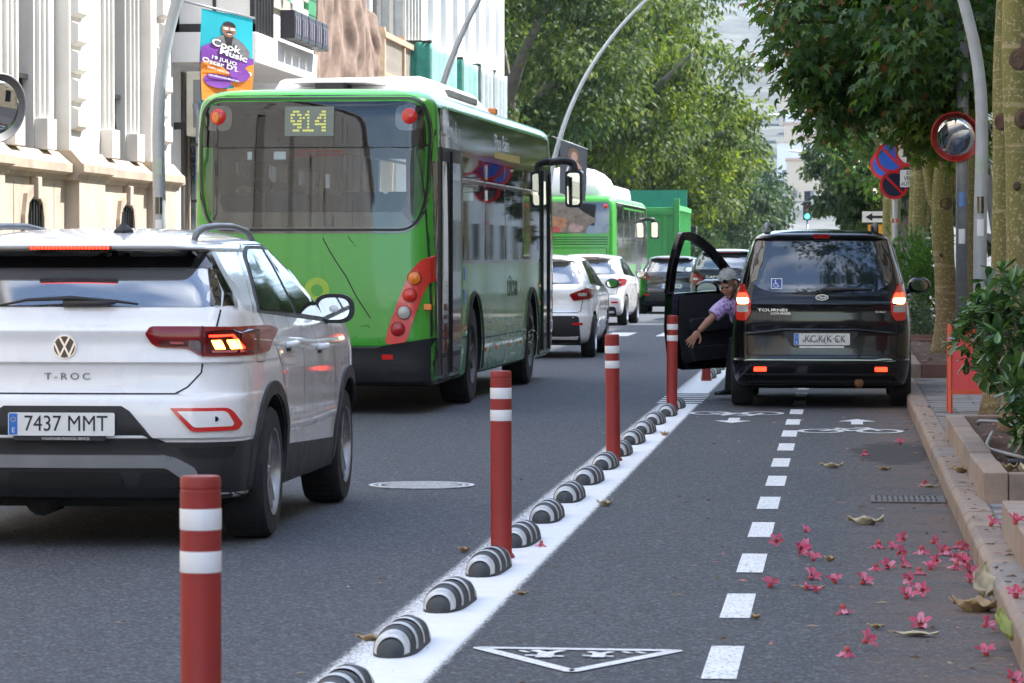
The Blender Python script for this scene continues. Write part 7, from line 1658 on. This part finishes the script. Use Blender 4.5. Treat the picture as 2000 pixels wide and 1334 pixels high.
for z, m_ in ((4.85, M('lamp_off_red', (.12, .01, .01), .3)), (4.5, M('lamp_off_amber', (.12, .07, .01), .3)), (4.14, M('lamp_green', (.02, .6, .35), .3, emit=(.03, 1, .55), es=4))): MB().lathe([(.15, -.15), (.14, -.19), (0, -.21)], 14, (0, 0, z), 'Y').build('lamp', m_, hd, True)

# sandwich board
ab = thing('sandwich_board', 'orange-red folding sandwich board on the pavement beside the glossy shrub', 'sign board', (1.16, 29.6, .12)); OR = M('board_orange', (.62, .09, .035), .5, var=.1)
for s in (-1, 1):
    leg = []
    for x in (-.26, .26): MB().tube([(x, s * .22, 0), (x, s * .02, .74)], .02, 6).build('leg', OR, ab)
    for z, in ((.16,), (.68,)): MB().bb(-.26, .26, s * (.22 - .2 * z / .86) - .01, s * (.22 - .2 * z / .86) + .01, z, z + .035).build('rail', OR, ab, fix=False)
    MB().add([(-.25, s * .18, .18), (.25, s * .18, .18), (.25, s * .035, .68), (-.25, s * .035, .68), (-.25, s * .17, .18), (.25, s * .17, .18), (.25, s * .025, .68), (-.25, s * .025, .68)], [(0, 1, 2, 3), (7, 6, 5, 4), (0, 4, 5, 1), (1, 5, 6, 2), (2, 6, 7, 3), (3, 7, 4, 0)]).build('panel', M('board_red', (.60, .05, .045), .5), ab)
# hoses in the soil bed
HOSE = M('hose_grey', (.28, .29, .30), .55)
def hose(label, pts, r=.012, mat=HOSE): tag(MB().tube(spline(pts, 6), r, 8).build('irrigation_hose', mat, None, True), label, 'hose')
hose('pale grey irrigation hose curling across the soil toward the right edge', [(.96, 22.6, .30), (.90, 21.9, .245), (.98, 21.3, .24), (1.06, 20.6, .25), (1.13, 19.9, .26), (1.25, 19.2, .25)])
hose('short grey pipe bent at the far corner of the near soil bed', [(.98, 25.2, .19), (.96, 24.9, .26), (1.02, 24.8, .27), (1.22, 24.7, .26)])
hose('black irrigation pipe lying straight near the front of the soil bed', [(.95, 20.2, .25), (1.3, 20.25, .25), (1.7, 20.2, .25)], .018, PLAST)

# banners
def banner(label, O, U, hgt, pole_z, content):
    O = Vector(O); U = Vector(U); V = Vector((-.03, .02, -1.0)); N = U.cross(V).normalized(); F = -1 if N.y > 0 else 1
    t = thing('banner', label, 'banner', (0, 0, 0)); 
    def fn(u, v): return O + U * u + V * v * hgt + N * (.035 * math.sin(v * 5 + u * 3) * v)
    base = MB().grid(fn, 10, 14).build('cloth', content['base'], t, True, fix=False)
    MB().tube([O - U * .32 + Vector((0, 0, .04)), O + U * 1.03 + Vector((0, 0, .0))], .013, 6).build('arm', GALV, t, True)
    lay = [0]
    def patch(name, poly, mat, parent=base):
        poly = [(a, b * .78) for a, b in poly]; lay[0] += 1; off = F * (.006 + .0012 * lay[0]); d = []
        pts = []
        for i, p in enumerate(poly):
            q = poly[(i + 1) % len(poly)]; k = max(1, int(math.dist(p, q) / .08)); pts += [(p[0] + (q[0] - p[0]) * j / k, p[1] + (q[1] - p[1]) * j / k) for j in range(k)]
        vs = [fn(a, b / hgt) + N * off for a, b in pts]; tri = tessellate_polygon([[Vector((a, b, 0)) for a, b in pts]])
        return MB().add(vs, [tuple(x) for x in tri]).build(name, mat, parent)
    def words(name, s, u, v, h, wd, mat, bold=0.0, rot=0.0, off=.022):
        n = U.normalized(); v = v * .78; 
        Uv = (n + Vector((0, 0, rot))).normalized(); Vv = -V - Uv * (-V).dot(Uv); Vv.normalize()
        text(name, s, h, mat, base, fn(u, v / hgt) + N * F * off, Uv, Vv, ext=.0008, wd=wd, bold=bold)
    content['fill'](patch, words)
    return t
TEAL = M('banner_teal', (.0, .34, .42), .7, var=.05); PURP = M('banner_purple', (.17, .035, .30), .7, var=.05); ORNG = M('banner_orange', (.80, .22, .015), .7, var=.05); INKB = M('banner_black', (.012, .012, .014), .6)
SKINP = M('print_skin', (.28, .13, .075), .6, var=.15, vs=20); JACK = M('print_jacket', (.14, .14, .155), .7, var=.3, vs=12)
def ell(cx, cy, rx, ry, n=20, a0=0, a1=2 * PI): return [(cx + rx * math.cos(a0 + (a1 - a0) * i / n), cy + ry * math.sin(a0 + (a1 - a0) * i / n)) for i in range(n)]
def fill1(patch, words):
    # u across 0..1 (0.9 m), v down in metres
    patch('jacket_print', [(.18, .44), (.26, .36), (.44, .29), (.62, .29), (.80, .36), (.93, .46), (.95, .62), (.18, .62)], JACK)
    patch('shirt_print', [(.44, .29), (.62, .29), (.58, .45), (.50, .48)], INKB)
    patch('face_print', ell(.53, .215, .135, .10), SKINP); patch('cap_print', ell(.53, .17, .13, .06, 12, PI, 2 * PI) + [(.66, .175)], INKB)
    patch('glasses_print', ell(.47, .205, .05, .018, 10), WPRINT); patch('glasses_print', ell(.60, .205, .05, .018, 10), WPRINT); patch('moustache_print', [(.46, .25), (.53, .238), (.61, .25), (.60, .262), (.47, .262)], INKB); patch('smile_print', [(.48, .268), (.59, .268), (.56, .28), (.51, .28)], WPRINT)
    wave = [(0, .50), (.15, .44), (.35, .43), (.55, .50), (.75, .56), (1, .55)]
    patch('purple_field', wave + [(1, 1.2), (0, 1.2)], PURP)
    patch('orange_field', [(0, .72), (.10, .66), (.25, .66), (.40, .72), (.55, .80), (.72, .76), (.88, .66), (1, .62), (1, 1.2), (0, 1.2)], ORNG)
    patch('purple_swirl', ell(.30, .92, .26, .09), PURP); patch('purple_swirl', ell(.72, .78, .20, .10), PURP)
    for o_, m_ in ((.018, INKB), (.024, WPRINT)):
        b = .10 if m_ is INKB else .035
        words('logo_letters', 'Cook', .46, .44, .072, .42, m_, b, -.12, o_); words('logo_letters', 'Music', .60, .545, .064, .40, m_, b, -.12, o_)
        words('date_letters', '19 JULIO', .42, .635, .036, .36, m_, b * .6, -.1, o_); words('name_letters', "Oscar D'León", .48, .71, .050, .72, m_, b * .8, -.1, o_)
    words('place_letters', 'SANTA CRUZ DE TENERIFE', .43, .785, .020, .50, WPRINT, .01, -.1)
    patch('pill', rnd([(.12, .835), (.70, .835), (.70, .895), (.12, .895)], .03), PURP); words('web_letters', 'cookmusicfest.es', .41, .865, .022, .44, WPRINT, .015, -.05, .026)
banner('teal, purple and orange event banner with a smiling man, on the first lamp post', (-6.56, 35.6, 3.98), (.43, .60, -.06), 1.2, 4, {'base': TEAL, 'fill': fill1})
def fill2(patch, words):
    patch('hair_print', ell(.50, .34, .20, .24), M('print_hair', (.22, .13, .07), .7)); patch('face_print', ell(.52, .36, .11, .15), M('print_face', (.50, .30, .22), .7)); patch('shoulder_print', [(.30, .60), (.42, .50), (.66, .50), (.80, .62), (.80, .68), (.30, .68)], M('print_face', (0, 0, 0)))
    words('banner_letters', 'LOS', .52, .86, .20, .44, WPRINT, .04, 0); words('banner_letters', 'DIVOS', .52, 1.06, .14, .46, M('banner_green', (.02, .35, .15), .7), .03, .05)
banner('dark grey banner with a woman portrait, showing above the first bus mirror', (-6.72, 83.7, 4.22), (.62, .30, -.20), 1.25, 4.2, {'base': M('banner_grey', (.09, .09, .095), .7), 'fill': fill2})

# ================================================================== PERSON
def person():
    SK = M('skin', (.40, .195, .12), .5, var=.10, vs=14, bump=.15, bs=90); HAIR = M('grey_hair', (.40, .39, .37), .9, var=.45, vs=60, bump=.6, bs=200)
    t = thing('person', 'grey-haired man in purple patterned shirt leaning out of the black van, arm reaching down', 'person', (-.66, 35.35, .0))
    o = Vector((-.66, 35.35, 0)); W = lambda *p: Vector(p) - o
    hc = W(-1.125, 34.95, 1.155); f = Vector((-.42, -.80, -.40)).normalized(); up0 = Vector((-.28, -.25, .93)); rt = f.cross(up0).normalized(); up = rt.cross(f).normalized()
    K = 1.12; hp = lambda a, b, c: hc + (rt * a + f * b + up * c) * K         # right, forward, up in the head's frame
    mb = MB()
    def ellip(c, A, B, C, nu=16, nv=12):
        if (c - hc).length < .16: A, B, C = A * K, B * K, C * K
        vs = []; fs = []
        for j in range(nv + 1):
            th = PI * j / nv
            for i in range(nu): ph = 2 * PI * i / nu; vs.append(c + A * (math.sin(th) * math.cos(ph)) + B * (math.sin(th) * math.sin(ph)) + C * math.cos(th))
        for j in range(nv):
            for i in range(nu): i2 = (i + 1) % nu; fs.append((j * nu + i, (j + 1) * nu + i, (j + 1) * nu + i2, j * nu + i2))
        return vs, fs
    mb.add(*ellip(hp(0, -.012, .035), rt * .074, f * .094, up * .088))      # skull
    mb.add(*ellip(hp(0, .032, -.035), rt * .056, f * .058, up * .075))      # face and jaw
    mb.add(*ellip(hp(0, .066, -.092), rt * .026, f * .022, up * .02))       # chin
    mb.add(*ellip(hp(0, .095, -.02), rt * .013, f * .018, up * .026)); mb.add(*ellip(hp(0, .103, -.036), rt * .016, f * .014, up * .011))   # nose
    mb.add(*ellip(hp(0, .080, .022), rt * .048, f * .013, up * .009))       # brow
    mb.add(*ellip(hp(0, .083, -.066), rt * .024, f * .009, up * .010))      # lips
    for s in (-1, 1):
        mb.add(*ellip(hp(s * .076, -.01, -.012), rt * .010, f * .020, up * .033)); mb.add(*ellip(hp(s * .042, .062, -.03), rt * .022, f * .018, up * .018))
    nk = W(-1.06, 35.03, 1.02); ch = W(-.99, 35.12, .90); mid = W(-.83, 35.25, .76); pel = W(-.68, 35.35, .60)
    mb.tube([hp(0, -.03, -.05), nk, ch], [.052, .056, .07], 12)
    mb.tube([ch + Vector((0, 0, .06)), ch, mid, pel], [.08, .145, .15, .155], 14)
    sL, eL, wL = W(-1.17, 35.0, .955), W(-1.30, 34.92, .81), W(-1.415, 34.86, .69)
    sR, eR, wR = W(-.90, 35.30, 1.0), W(-.70, 35.45, .92), W(-.62, 35.62, 1.0)
    mb.tube([ch, sL, sL.lerp(eL, .5), eL, eL.lerp(wL, .3), wL], [.09, .062, .047, .038, .041, .027], 12)
    mb.tube([ch, sR, sR.lerp(eR, .5), eR, eR.lerp(wR, .3), wR], [.09, .062, .047, .038, .041, .027], 12)
    # left hand: palm, thumb and four fingers
    d = (wL - eL).normalized(); d = (d + Vector((-.15, 0, -.35))).normalized(); sd = d.cross(Vector((.25, -1, .1))).normalized(); nn = sd.cross(d).normalized()
    pc = wL + d * .055; mb.add(*ellip(pc, sd * .040, nn * .017, d * .056))
    for k, (off, L, sp) in enumerate(((-.030, .072, -.22), (-.010, .085, -.05), (.011, .080, .08), (.029, .062, .24))):
        b = pc + sd * off * .85 + d * .03; q = (d + sd * sp).normalized(); m1 = b + q * (.025 + L * .4); m2 = m1 + (q - nn * .35 + Vector((0, 0, -.2))).normalized() * L * .36; m3 = m2 + (q - nn * .7 + Vector((0, 0, -.35))).normalized() * L * .30
        mb.tube([b, m1, m2, m3], [.0105, .0105, .0095, .0075], 8)
    tb = pc - sd * .03 - d * .025; mb.tube([tb, tb - sd * .03 + d * .02, tb - sd * .045 + d * .052, tb - sd * .046 + d * .074], [.014, .0125, .011, .0085], 8)
    mb.add(*ellip(wR + Vector((0, .05, .03)), Vector((.04, 0, 0)), Vector((0, .055, 0)), Vector((0, 0, .03))))
    hL, kL, aL = W(-.80, 35.32, .58), W(-1.06, 35.22, .56), W(-1.105, 35.34, .11)
    hR, kR, aR = W(-.60, 35.42, .58), W(-.55, 35.82, .64), W(-.52, 36.05, .36)
    for h_, k_, a_ in ((hL, kL, aL), (hR, kR, aR)): mb.tube([pel, h_, h_.lerp(k_, .5), k_, k_.lerp(a_, .3), a_], [.12, .10, .082, .062, .060, .042], 12)
    b = mb.build('body', SK, t, True, fix=False)
    m = b.modifiers.new('one_surface', 'REMESH'); m.mode = 'VOXEL'; m.voxel_size = .006; m.use_smooth_shade = True
    m = b.modifiers.new('soft', 'SMOOTH'); m.factor = .5; m.iterations = 3
    # hair, eyes, brows, sunglasses
    hb = MB()
    def hairfn(u, v):
        th = v * PI * .56; ph = 2 * PI * u; front = math.sin(ph)
        k = 1.035 + .02 * math.sin(ph * 9 + v * 8); th *= .95 - .26 * max(0, front) ** .8 + .28 * max(0, -front)
        return hp(.074 * k * math.sin(th) * math.cos(ph), -.016 + .094 * k * math.sin(th) * math.sin(ph), .038 + .090 * k * math.cos(th))
    hb.grid(hairfn, 28, 10); rh = random.Random(4)
    for q in range(260):                                   # short tufts so the outline is not a cap
        u, v = rh.random(), rh.uniform(.05, 1.0); p0 = hairfn(u, v); n_ = (p0 - hp(0, -.016, .02)).normalized(); dr = (n_ * .6 - f * .5 + up * -.35 + Vector((rh.uniform(-.4, .4), rh.uniform(-.4, .4), rh.uniform(-.3, .3)))).normalized()
        sd_ = n_.cross(dr).normalized() * .006; hb.add([p0 - sd_, p0 + sd_, p0 + dr * rh.uniform(.014, .028) + n_ * .004], [(0, 1, 2)])
    hb.build('hair', HAIR, t, False, fix=False)
    EY = M('eye_dark', (.015, .012, .01), .2)
    for s in (-1, 1):
        MB().add(*ellip(hp(s * .030, .081, .0), rt * .013, f * .006, up * .0065, 10, 8)).build('eye', EY, t, True)
        MB().add(*ellip(hp(s * .031, .092, .021), rt * .021, f * .006, up * .006, 10, 6)).build('eyebrow', HAIR, t, True)
    MB().add(*ellip(hp(0, .0925, -.068), rt * .021, f * .002, up * .002, 10, 6)).build('mouth', M('mouth_dark', (.12, .04, .035), .5), t, True)
    gl = MB()
    for s in (-1, 1): gl.add(*ellip(hp(s * .036, .089, .060), rt * .031, f * .007, up * .021, 12, 8))
    gl.tube([hp(-.01, .096, .064), hp(.01, .096, .064)], .004, 6)
    for s in (-1, 1): gl.tube([hp(s * .064, .080, .066), hp(s * .082, .02, .05), hp(s * .080, -.02, .03)], .004, 6)
    gl.build('sunglasses', GLOSSB, t, True)
    # shirt with short sleeves, trousers, shoes
    m_, tt, bs = newmat('purple_check'); tcn = tt.nodes.new('ShaderNodeTexCoord'); ck = tt.nodes.new('ShaderNodeTexVoronoi'); ck.distance = 'CHEBYCHEV'; ck.inputs['Scale'].default_value = 32; tt.links.new(tcn.outputs['Object'], ck.inputs['Vector'])
    c = _mix(tt, _ramp(tt, ck.outputs['Distance'], .28, .40), (.30, .13, .48), (.60, .46, .72)); tt.links.new(c, bs.inputs['Base Color']); bs.inputs['Roughness'].default_value = .85
    sb = MB(); sb.tube([nk + Vector((.01, .01, -.02)), ch + Vector((-.02, -.01, .05)), ch, mid, pel + Vector((0, 0, .02))], [.075, .125, .172, .175, .178], 16)
    sb.tube([ch, sL + Vector((.02, 0, 0)), sL.lerp(eL, .45), sL.lerp(eL, .80)], [.12, .088, .078, .074], 14); sb.tube([ch, sR, sR.lerp(eR, .5), sR.lerp(eR, .75)], [.12, .085, .075, .07], 14)
    sh = sb.build('shirt', m_, t, True, fix=False); r = sh.modifiers.new('one_surface', 'REMESH'); r.mode = 'VOXEL'; r.voxel_size = .009; r.use_smooth_shade = True; s_ = sh.modifiers.new('soft', 'SMOOTH'); s_.factor = .5; s_.iterations = 5
    TR = M('dark_trousers', (.012, .013, .018), .8, bump=.3, bs=50); pb = MB()
    for h_, k_, a_ in ((hL, kL, aL), (hR, kR, aR)): pb.tube([pel, h_, h_.lerp(k_, .5), k_, k_.lerp(a_, .4), a_ + Vector((0, 0, -.02))], [.15, .125, .105, .088, .082, .075], 14)
    pt = pb.build('trousers', TR, t, True, fix=False); r = pt.modifiers.new('one_surface', 'REMESH'); r.mode = 'VOXEL'; r.voxel_size = .01; r.use_smooth_shade = True; s_ = pt.modifiers.new('soft', 'SMOOTH'); s_.iterations = 4
    SHO = M('black_leather', (.010, .010, .010), .3, bump=.1, coat=.3)
    for a_, df in ((aL, Vector((-.85, -.5, 0)).normalized()), (aR, Vector((0, 1, .1)).normalized())):
        zf = a_.z - .075; s_ = MB(); base = Vector((a_.x, a_.y, zf)); q = df.cross(Vector((0, 0, 1)))
        vs = []; n = 10; prof = [(-.085, .034, .075), (-.06, .038, .085), (0, .038, .095), (.06, .043, .075), (.12, .047, .055), (.165, .040, .045), (.195, .018, .035)]
        for (s1, w1, h1) in prof:
            for k in range(12): aa = 2 * PI * k / 12; vs.append(base + df * s1 + q * w1 * math.cos(aa) + Vector((0, 0, h1 / 2 + h1 / 2 * math.sin(aa) if math.sin(aa) > 0 else h1 / 2 * (1 + math.sin(aa)))))
        fs = [(i * 12 + k, i * 12 + (k + 1) % 12, (i + 1) * 12 + (k + 1) % 12, (i + 1) * 12 + k) for i in range(len(prof) - 1) for k in range(12)] + [tuple(range(12))[::-1], tuple(range((len(prof) - 1) * 12, len(prof) * 12))]
        s_.add(vs, fs).build('shoe', SHO, t, True)
    return t
person()
def passenger():
    t = thing('person', 'dark-haired passenger seated inside the first bus, seen through its rear window', 'person', (-5.50, 33.1, 1.45)); mb = MB()
    mb.ball((0, 0, .62), (.075, .095, .11)); mb.tube([(0, 0, .55), (0, .0, .42), (0, .02, .2), (0, .05, 0)], [.055, .075, .19, .17], 12); mb.tube([(-.2, .02, .38), (0, 0, .40), (.2, .02, .38)], [.06, .08, .06], 10)
    for s in (-1, 1): mb.tube([(s * .2, .02, .38), (s * .25, .06, .15), (s * .2, .28, .08)], [.055, .045, .035], 8)
    b = mb.build('body', M('dark_red_shirt', (.16, .03, .03), .8), t, True, fix=False); m = b.modifiers.new('one_surface', 'REMESH'); m.mode = 'VOXEL'; m.voxel_size = .014; m.use_smooth_shade = True
    MB().ball((0, .015, .61), (.078, .09, .10)).build('face', MATS['skin'], t, True); MB().ball((0, -.02, .65), (.084, .10, .095)).build('hair', M('dark_hair', (.02, .014, .01), .7), t, True)
passenger()

# ================================================================== FALLEN FLOWERS AND LEAVES
PINK = leafmat('petal_pink', (((.42, .07, .08), .0), ((.66, .12, .19), .35), ((.74, .18, .27), .75), ((.80, .36, .46), .97)), .25, .6, .2); CALX = M('calyx_red', (.46, .07, .065), .7, var=.2, vs=40)
def flower_mesh():
    mb = MB()
    for k in range(5):
        a = 2 * PI * k / 5; c, s = math.cos(a), math.sin(a); P = [(.006, -.006, .0), (.016, -.013, .012), (.034, -.011, .024), (.047, 0, .020), (.034, .011, .024), (.016, .013, .012), (.006, .006, .0), (.026, 0, .014)]
        mb.add([(x * c - y * s, x * s + y * c, z) for x, y, z in P], [(7, 0, 1), (7, 1, 2), (7, 2, 3), (7, 3, 4), (7, 4, 5), (7, 5, 6)])
    return mb.mesh('fallen_flower')
fm = flower_mesh(); fm.materials.append(PINK)
cm_ = MB().lathe([(.0, -.018), (.006, -.016), (.012, -.008), (.012, .0), (.010, .004)], 8, cap=False).mesh('calyx'); cm_.materials.append(CALX)
fcnt = [0]
def flower(x, y, pose, label, z=.004, sc=1.0, cat='flower', grp='pink blossoms dropped by the street trees'):
    o = bpy.data.objects.new('fallen_flower', fm); COL.objects.link(o); rr = random.uniform
    if pose == 'down': o.rotation_euler = (PI + rr(-.2, .2), rr(-.2, .2), rr(0, 6)); o.location = (x, y, z + .024 * sc)
    elif pose == 'side': o.rotation_euler = (R(68) + rr(-.3, .3), rr(-.2, .2), rr(-1.3, 1.3)); o.location = (x, y, z + .036 * sc)
    else: o.rotation_euler = (R(26) + rr(-.3, .3), rr(-.4, .4), rr(0, 6) * .2); o.location = (x, y, z + .012 * sc)
    o.scale = (sc,) * 3; tag(o, label, cat, grp); c = link(bpy.data.objects.new('calyx', cm_), o)
def gp(px, py, z=0):
    """ground point seen at photo pixel px,py (lane coordinates, metres)"""
    Y = (1.42 - z) * 6840 / (py - 503.0); return ((px - 1645.0) / 6840 * Y, Y)
FL = [((625, 485), 'side', 'lone pink fallen flower right of the fifth centre dash from the bottom'), ((760, 530), 'side', 'left flower of a loose trio between the lane centre line and the blossom drift'), ((800, 525), 'side', 'middle flower of the loose trio near the lane centre line'), ((830, 555), 'up', 'right flower of the loose trio near the lane centre line'),
      ((590, 705), 'up', 'pink open flower just right of the gap between the third and fourth centre dashes'), ((1108, 685), 'up', 'bright star-shaped fallen flower standing alone left of the blossom drift'), ((995, 850), 'down', 'pink flower lying mouth-down by itself in mid lane, nearest dashes to its left'), ((1425, 925), 'up', 'bold pink flower alone above the long pale leaf'), ((1018, 1088), 'down', 'pink flower upside down like a small skirt, left of the nearest pair'), ((1125, 1050), 'side', 'pink flower tipped on its side, right of the nearest pair'),
      ((1785, 1075), 'up', 'pink flower below the green leaf at the kerb foot'), ((1785, 950), 'side', 'tall pink flower leaning by the kerb above the green leaf'), ((1940, 1235), 'up', 'pink flower at the very bottom right by the kerb'), ((948, 680), 'up', 'small curled pink flower left of the star-shaped one'), ((1445, 135), 'down', 'red-tipped flower beside the kerb above the drain grate'),
      ((1328, 465), 'side', 'pink flower at the top left of the blossom drift'), ((1430, 512), 'down', 'pink flower with brown base at the middle of the drift top'),
      ((785, 395), 'up', 'flat pink petal heap in mid lane above the trio'), ((820, 660), 'up', 'brownish-pink curled flower below the trio'), ((790, 718), 'up', 'pale pink shrivelled flower left of the mid-lane stick'), ((845, 732), 'up', 'brown shrivelled flower touching the mid-lane stick')]
DR = [(1265, 488), (1190, 482), (1305, 545), (1493, 480), (1545, 512), (1630, 480), (1655, 512), (1608, 548), (1175, 605), (1240, 598), (1330, 588), (1415, 628), (1475, 598), (1515, 585), (1620, 598), (1665, 590), (1692, 630), (1697, 670), (1365, 688), (1405, 722), (1435, 752), (1348, 762), (1640, 560), (1575, 520)]
for (p, pose, lab) in FL:
    x, y = gp(1300 + p[0] / 2.857, 900 + p[1] / 2.857); flower(x, y, pose, lab, .001, random.uniform(.85, 1.1) if 'shriv' not in lab and 'petal' not in lab else .7)
DR.sort(key=lambda p: p[1]); DRL = {}
for r_ in range(4):
    for k, p in enumerate(sorted(DR[r_ * 6:r_ * 6 + 6], key=lambda p: -p[0])): DRL[p] = 'pink fallen flower, %s from the kerb in the %s row of the drift' % (('nearest', 'second', 'third', 'fourth', 'fifth', 'farthest')[k], ('farthest', 'upper middle', 'lower middle', 'nearest')[r_])
for p in DR:
    x, y = gp(1300 + p[0] / 2.857, 900 + p[1] / 2.857); flower(min(x, .585), y, random.choice(('side', 'up', 'down', 'side')), DRL[p], .001, random.uniform(.75, 1.05), grp='blossoms in the drift by the kerb')
for (px, py, lab) in ((1935, 1022, 'pink flower on the paving beside the nearest soil bed, left of two'), (1981, 1021, 'pink flower on the edge of the nearest soil bed, right of two'), (1982, 1162, 'pink flower resting on top of the kerb stones')):
    x, y = gp(px, py, .13 if 'right' not in lab else .27); flower(x, y, 'up', lab, .128 if 'right' not in lab else .275)
x, y = gp(1058, 1072); flower(x, y, 'down', 'tiny red blossom cone standing on the white separator band', .004, .75)
x, y = gp(1758, 866); flower(x, y, 'up', 'pink flower in the dark damp patch near the kerb', .001); x, y = gp(1690, 888); flower(x, y, 'down', 'red flower at the left end of the dark damp patch', .001)
DRY = [M('dry_leaf_pale', (.50, .42, .27), .8, var=.2, vs=30), M('dry_leaf_tan', (.38, .26, .13), .8, var=.2, vs=30), M('leaf_yellow_green', (.34, .36, .09), .7, var=.15, vs=30)]
def fallen_leaf(x, y, L, W_, curl, mi, label, z=.006, rz=0, rx=0, ry=0):
    def fn(u, v):
        s = v; w_ = W_ * math.sin(PI * min(1, s * .96 + .02)) ** .8 * (1 - .3 * s); a = (u - .5) * 2
        return (a * w_, L * (s - .5), curl * (a * a * .6 + (s - .5) ** 2 * 2.2) + .3 * curl * math.sin(s * 9 + a * 3) + .12 * curl * math.sin(s * 23 + a * 7) + .10 * curl * math.sin(a * 13 - s * 11) + .002)
    o = MB().grid(fn, 10, 18).build('fallen_leaf', DRY[mi], None, True, fix=False); o.modifiers.new('thick', 'SOLIDIFY').thickness = .0015
    MB().tube([(0, L * .5, curl * .55 + .003), (.01, L * .62, curl * .8 + .004)], .0025, 5).build('stalk', DRY[1], o)
    o.location = (x, y, z); o.rotation_euler = (rx, ry, rz); tag(o, label, 'leaf'); return o
for (px, py, L, W_, c_, mi, rz, lab) in ((1626, 913, .15, .035, .03, 0, 1.4, 'pale dry leaf right of the centre line near the top of the lane'), (1692, 1023, .19, .04, .04, 0, 1.5, 'curled pale dry leaf left of the kerb above the blossoms'), (1728, 917, .10, .03, .02, 1, 1.3, 'small tan leaf just above the drain grate'), (1790, 1240, .17, .035, .012, 0, 1.5, 'long flat pale leaf below the blossom drift'), (1815, 950, .12, .03, .012, 0, 1.5, 'thin pale leaf lying at the kerb beside the grate'), (1905, 1190, .20, .07, .05, 1, 1.1, 'large crumpled brown leaf leaning against the kerb'), (1183, 990, .09, .035, .03, 0, 1.3, 'pale leaf just right of the white band, midway up the picture'), (1478, 1209, .05, .02, .012, 1, .6, 'small brown leaf below the second dash'), (1585, 1150, .13, .012, .01, 1, 1.5, 'thin brown leaf like a stick in mid lane'), (1622, 1095, .06, .02, .02, 1, 1.0, 'small dark leaf between the trio and the drift'), (1713, 1226, .06, .018, .012, 1, 1.4, 'little tan leaf left of the bold flower'), (720, 1261, .10, .03, .02, 1, 1.5, 'tan leaf at the left edge of the white band near the bottom'), (905, 1083, .06, .02, .02, 1, 1.2, 'small tan leaf on the roadway left of the second bollard'), (1018, 1167, .06, .016, .01, 1, 1.5, 'reddish sliver of leaf on the lane right of the white band'), (1300, 852, .07, .02, .03, 1, 1.2, 'dark curled leaf on the lane left of the dashes')):
    x, y = gp(px, py); fallen_leaf(x, y, L, W_, c_, mi, lab, rz=rz)
x, y = gp(1958, 1262); fallen_leaf(.585, y, .19, .055, .03, 2, 'broad yellow-green leaf propped against the kerb at the bottom right', z=.075, rz=.5, rx=.55, ry=.45)
x, y = gp(1930, 1178); fallen_leaf(.57, y, .17, .07, .06, 0, 'big cream dry leaf standing up against the kerb', z=.075, rz=.25, rx=.7, ry=.3)
x, y = gp(1856, 921, .27); fallen_leaf(.72, 21.2, .13, .05, .03, 1, 'brown leaf lying on the kerb beside the soil bed edging', z=.135, rz=1.2)
fallen_leaf(1.0, 19.2, .12, .05, .05, 0, 'cream crumpled leaf on the soil near the bed corner', z=.25, rz=.4)
fallen_leaf(.93, 19.6, .08, .03, .03, 1, 'yellowish leaf on the soil beside the cream one', z=.245, rz=1.4)
# crumbs of bark, petals and grit all over the lane
def litter(name, n, xf, cols, smin, smax):
    vs = []; fs = []
    for i in range(n):
        x, y = xf(); s = random.uniform(smin, smax) ; a = random.uniform(0, PI); l = random.uniform(.8, 2.6)
        c, q = math.cos(a), math.sin(a); b = len(vs); h = s * random.uniform(.25, .7)
        for dx, dy in ((-l, -.6), (l, -.5), (l * .8, .5), (-l * .7, .6)): vs.append((x + s * (dx * c - dy * q), y + s * (dx * q + dy * c), .0015))
        vs.append((x + s * .1, y, .0015 + h)); fs += [(b, b + 1, b + 4), (b + 1, b + 2, b + 4), (b + 2, b + 3, b + 4), (b + 3, b, b + 4)]
    o = MB().add(vs, fs).build(name, cols, None, fix=False); tag(o, kind='stuff'); return o
def rx1(): y = 8 + 45 * random.random() ** 1.6; return (.6 - 2.0 * random.random() ** 2.2, y)
def rx2(): y = 8 + 35 * random.random() ** 1.4; return (random.uniform(-6, -1.9) if random.random() < .5 else random.uniform(-2.2, -1.3), y)
litter('leaf_litter', 420, rx1, leafmat('litter', (((.10, .06, .035), .0), ((.20, .12, .06), .5), ((.38, .30, .2), .8), ((.45, .2, .2), .95)), .05, .8, .2), .006, .016)
litter('road_grit', 260, rx2, MATS['litter'], .004, .011)
def rx3(): return (random.uniform(.64, .76), random.uniform(9, 40))
o = litter('kerb_litter', 160, rx3, MATS['litter'], .006, .016); o.location.z = .125
def rx4(): return (random.uniform(.9, 2.4), random.choice((random.uniform(8.2, 16.4), random.uniform(18.9, 25.4), random.uniform(38.2, 49))))
o = litter('soil_litter', 700, rx4, MATS['litter'], .008, .03); o.location.z = .235

# ================================================================== HAZE
hm, ht_, hb_ = newmat('haze_air'); ht_.nodes.remove(hb_)
pvn = ht_.nodes.new('ShaderNodeVolumePrincipled'); pvn.inputs['Color'].default_value = (.72, .83, 1, 1); pvn.inputs['Density'].default_value = .00011
ht_.links.new(pvn.outputs[0], ht_.nodes['Material Output'].inputs['Volume'])
hz = MB().bb(-3200, 3200, -450, 6100, -1.6, 420).build('haze', hm, None, fix=False); tag(hz, kind='stuff')

flush_cuts()
flush_texts()
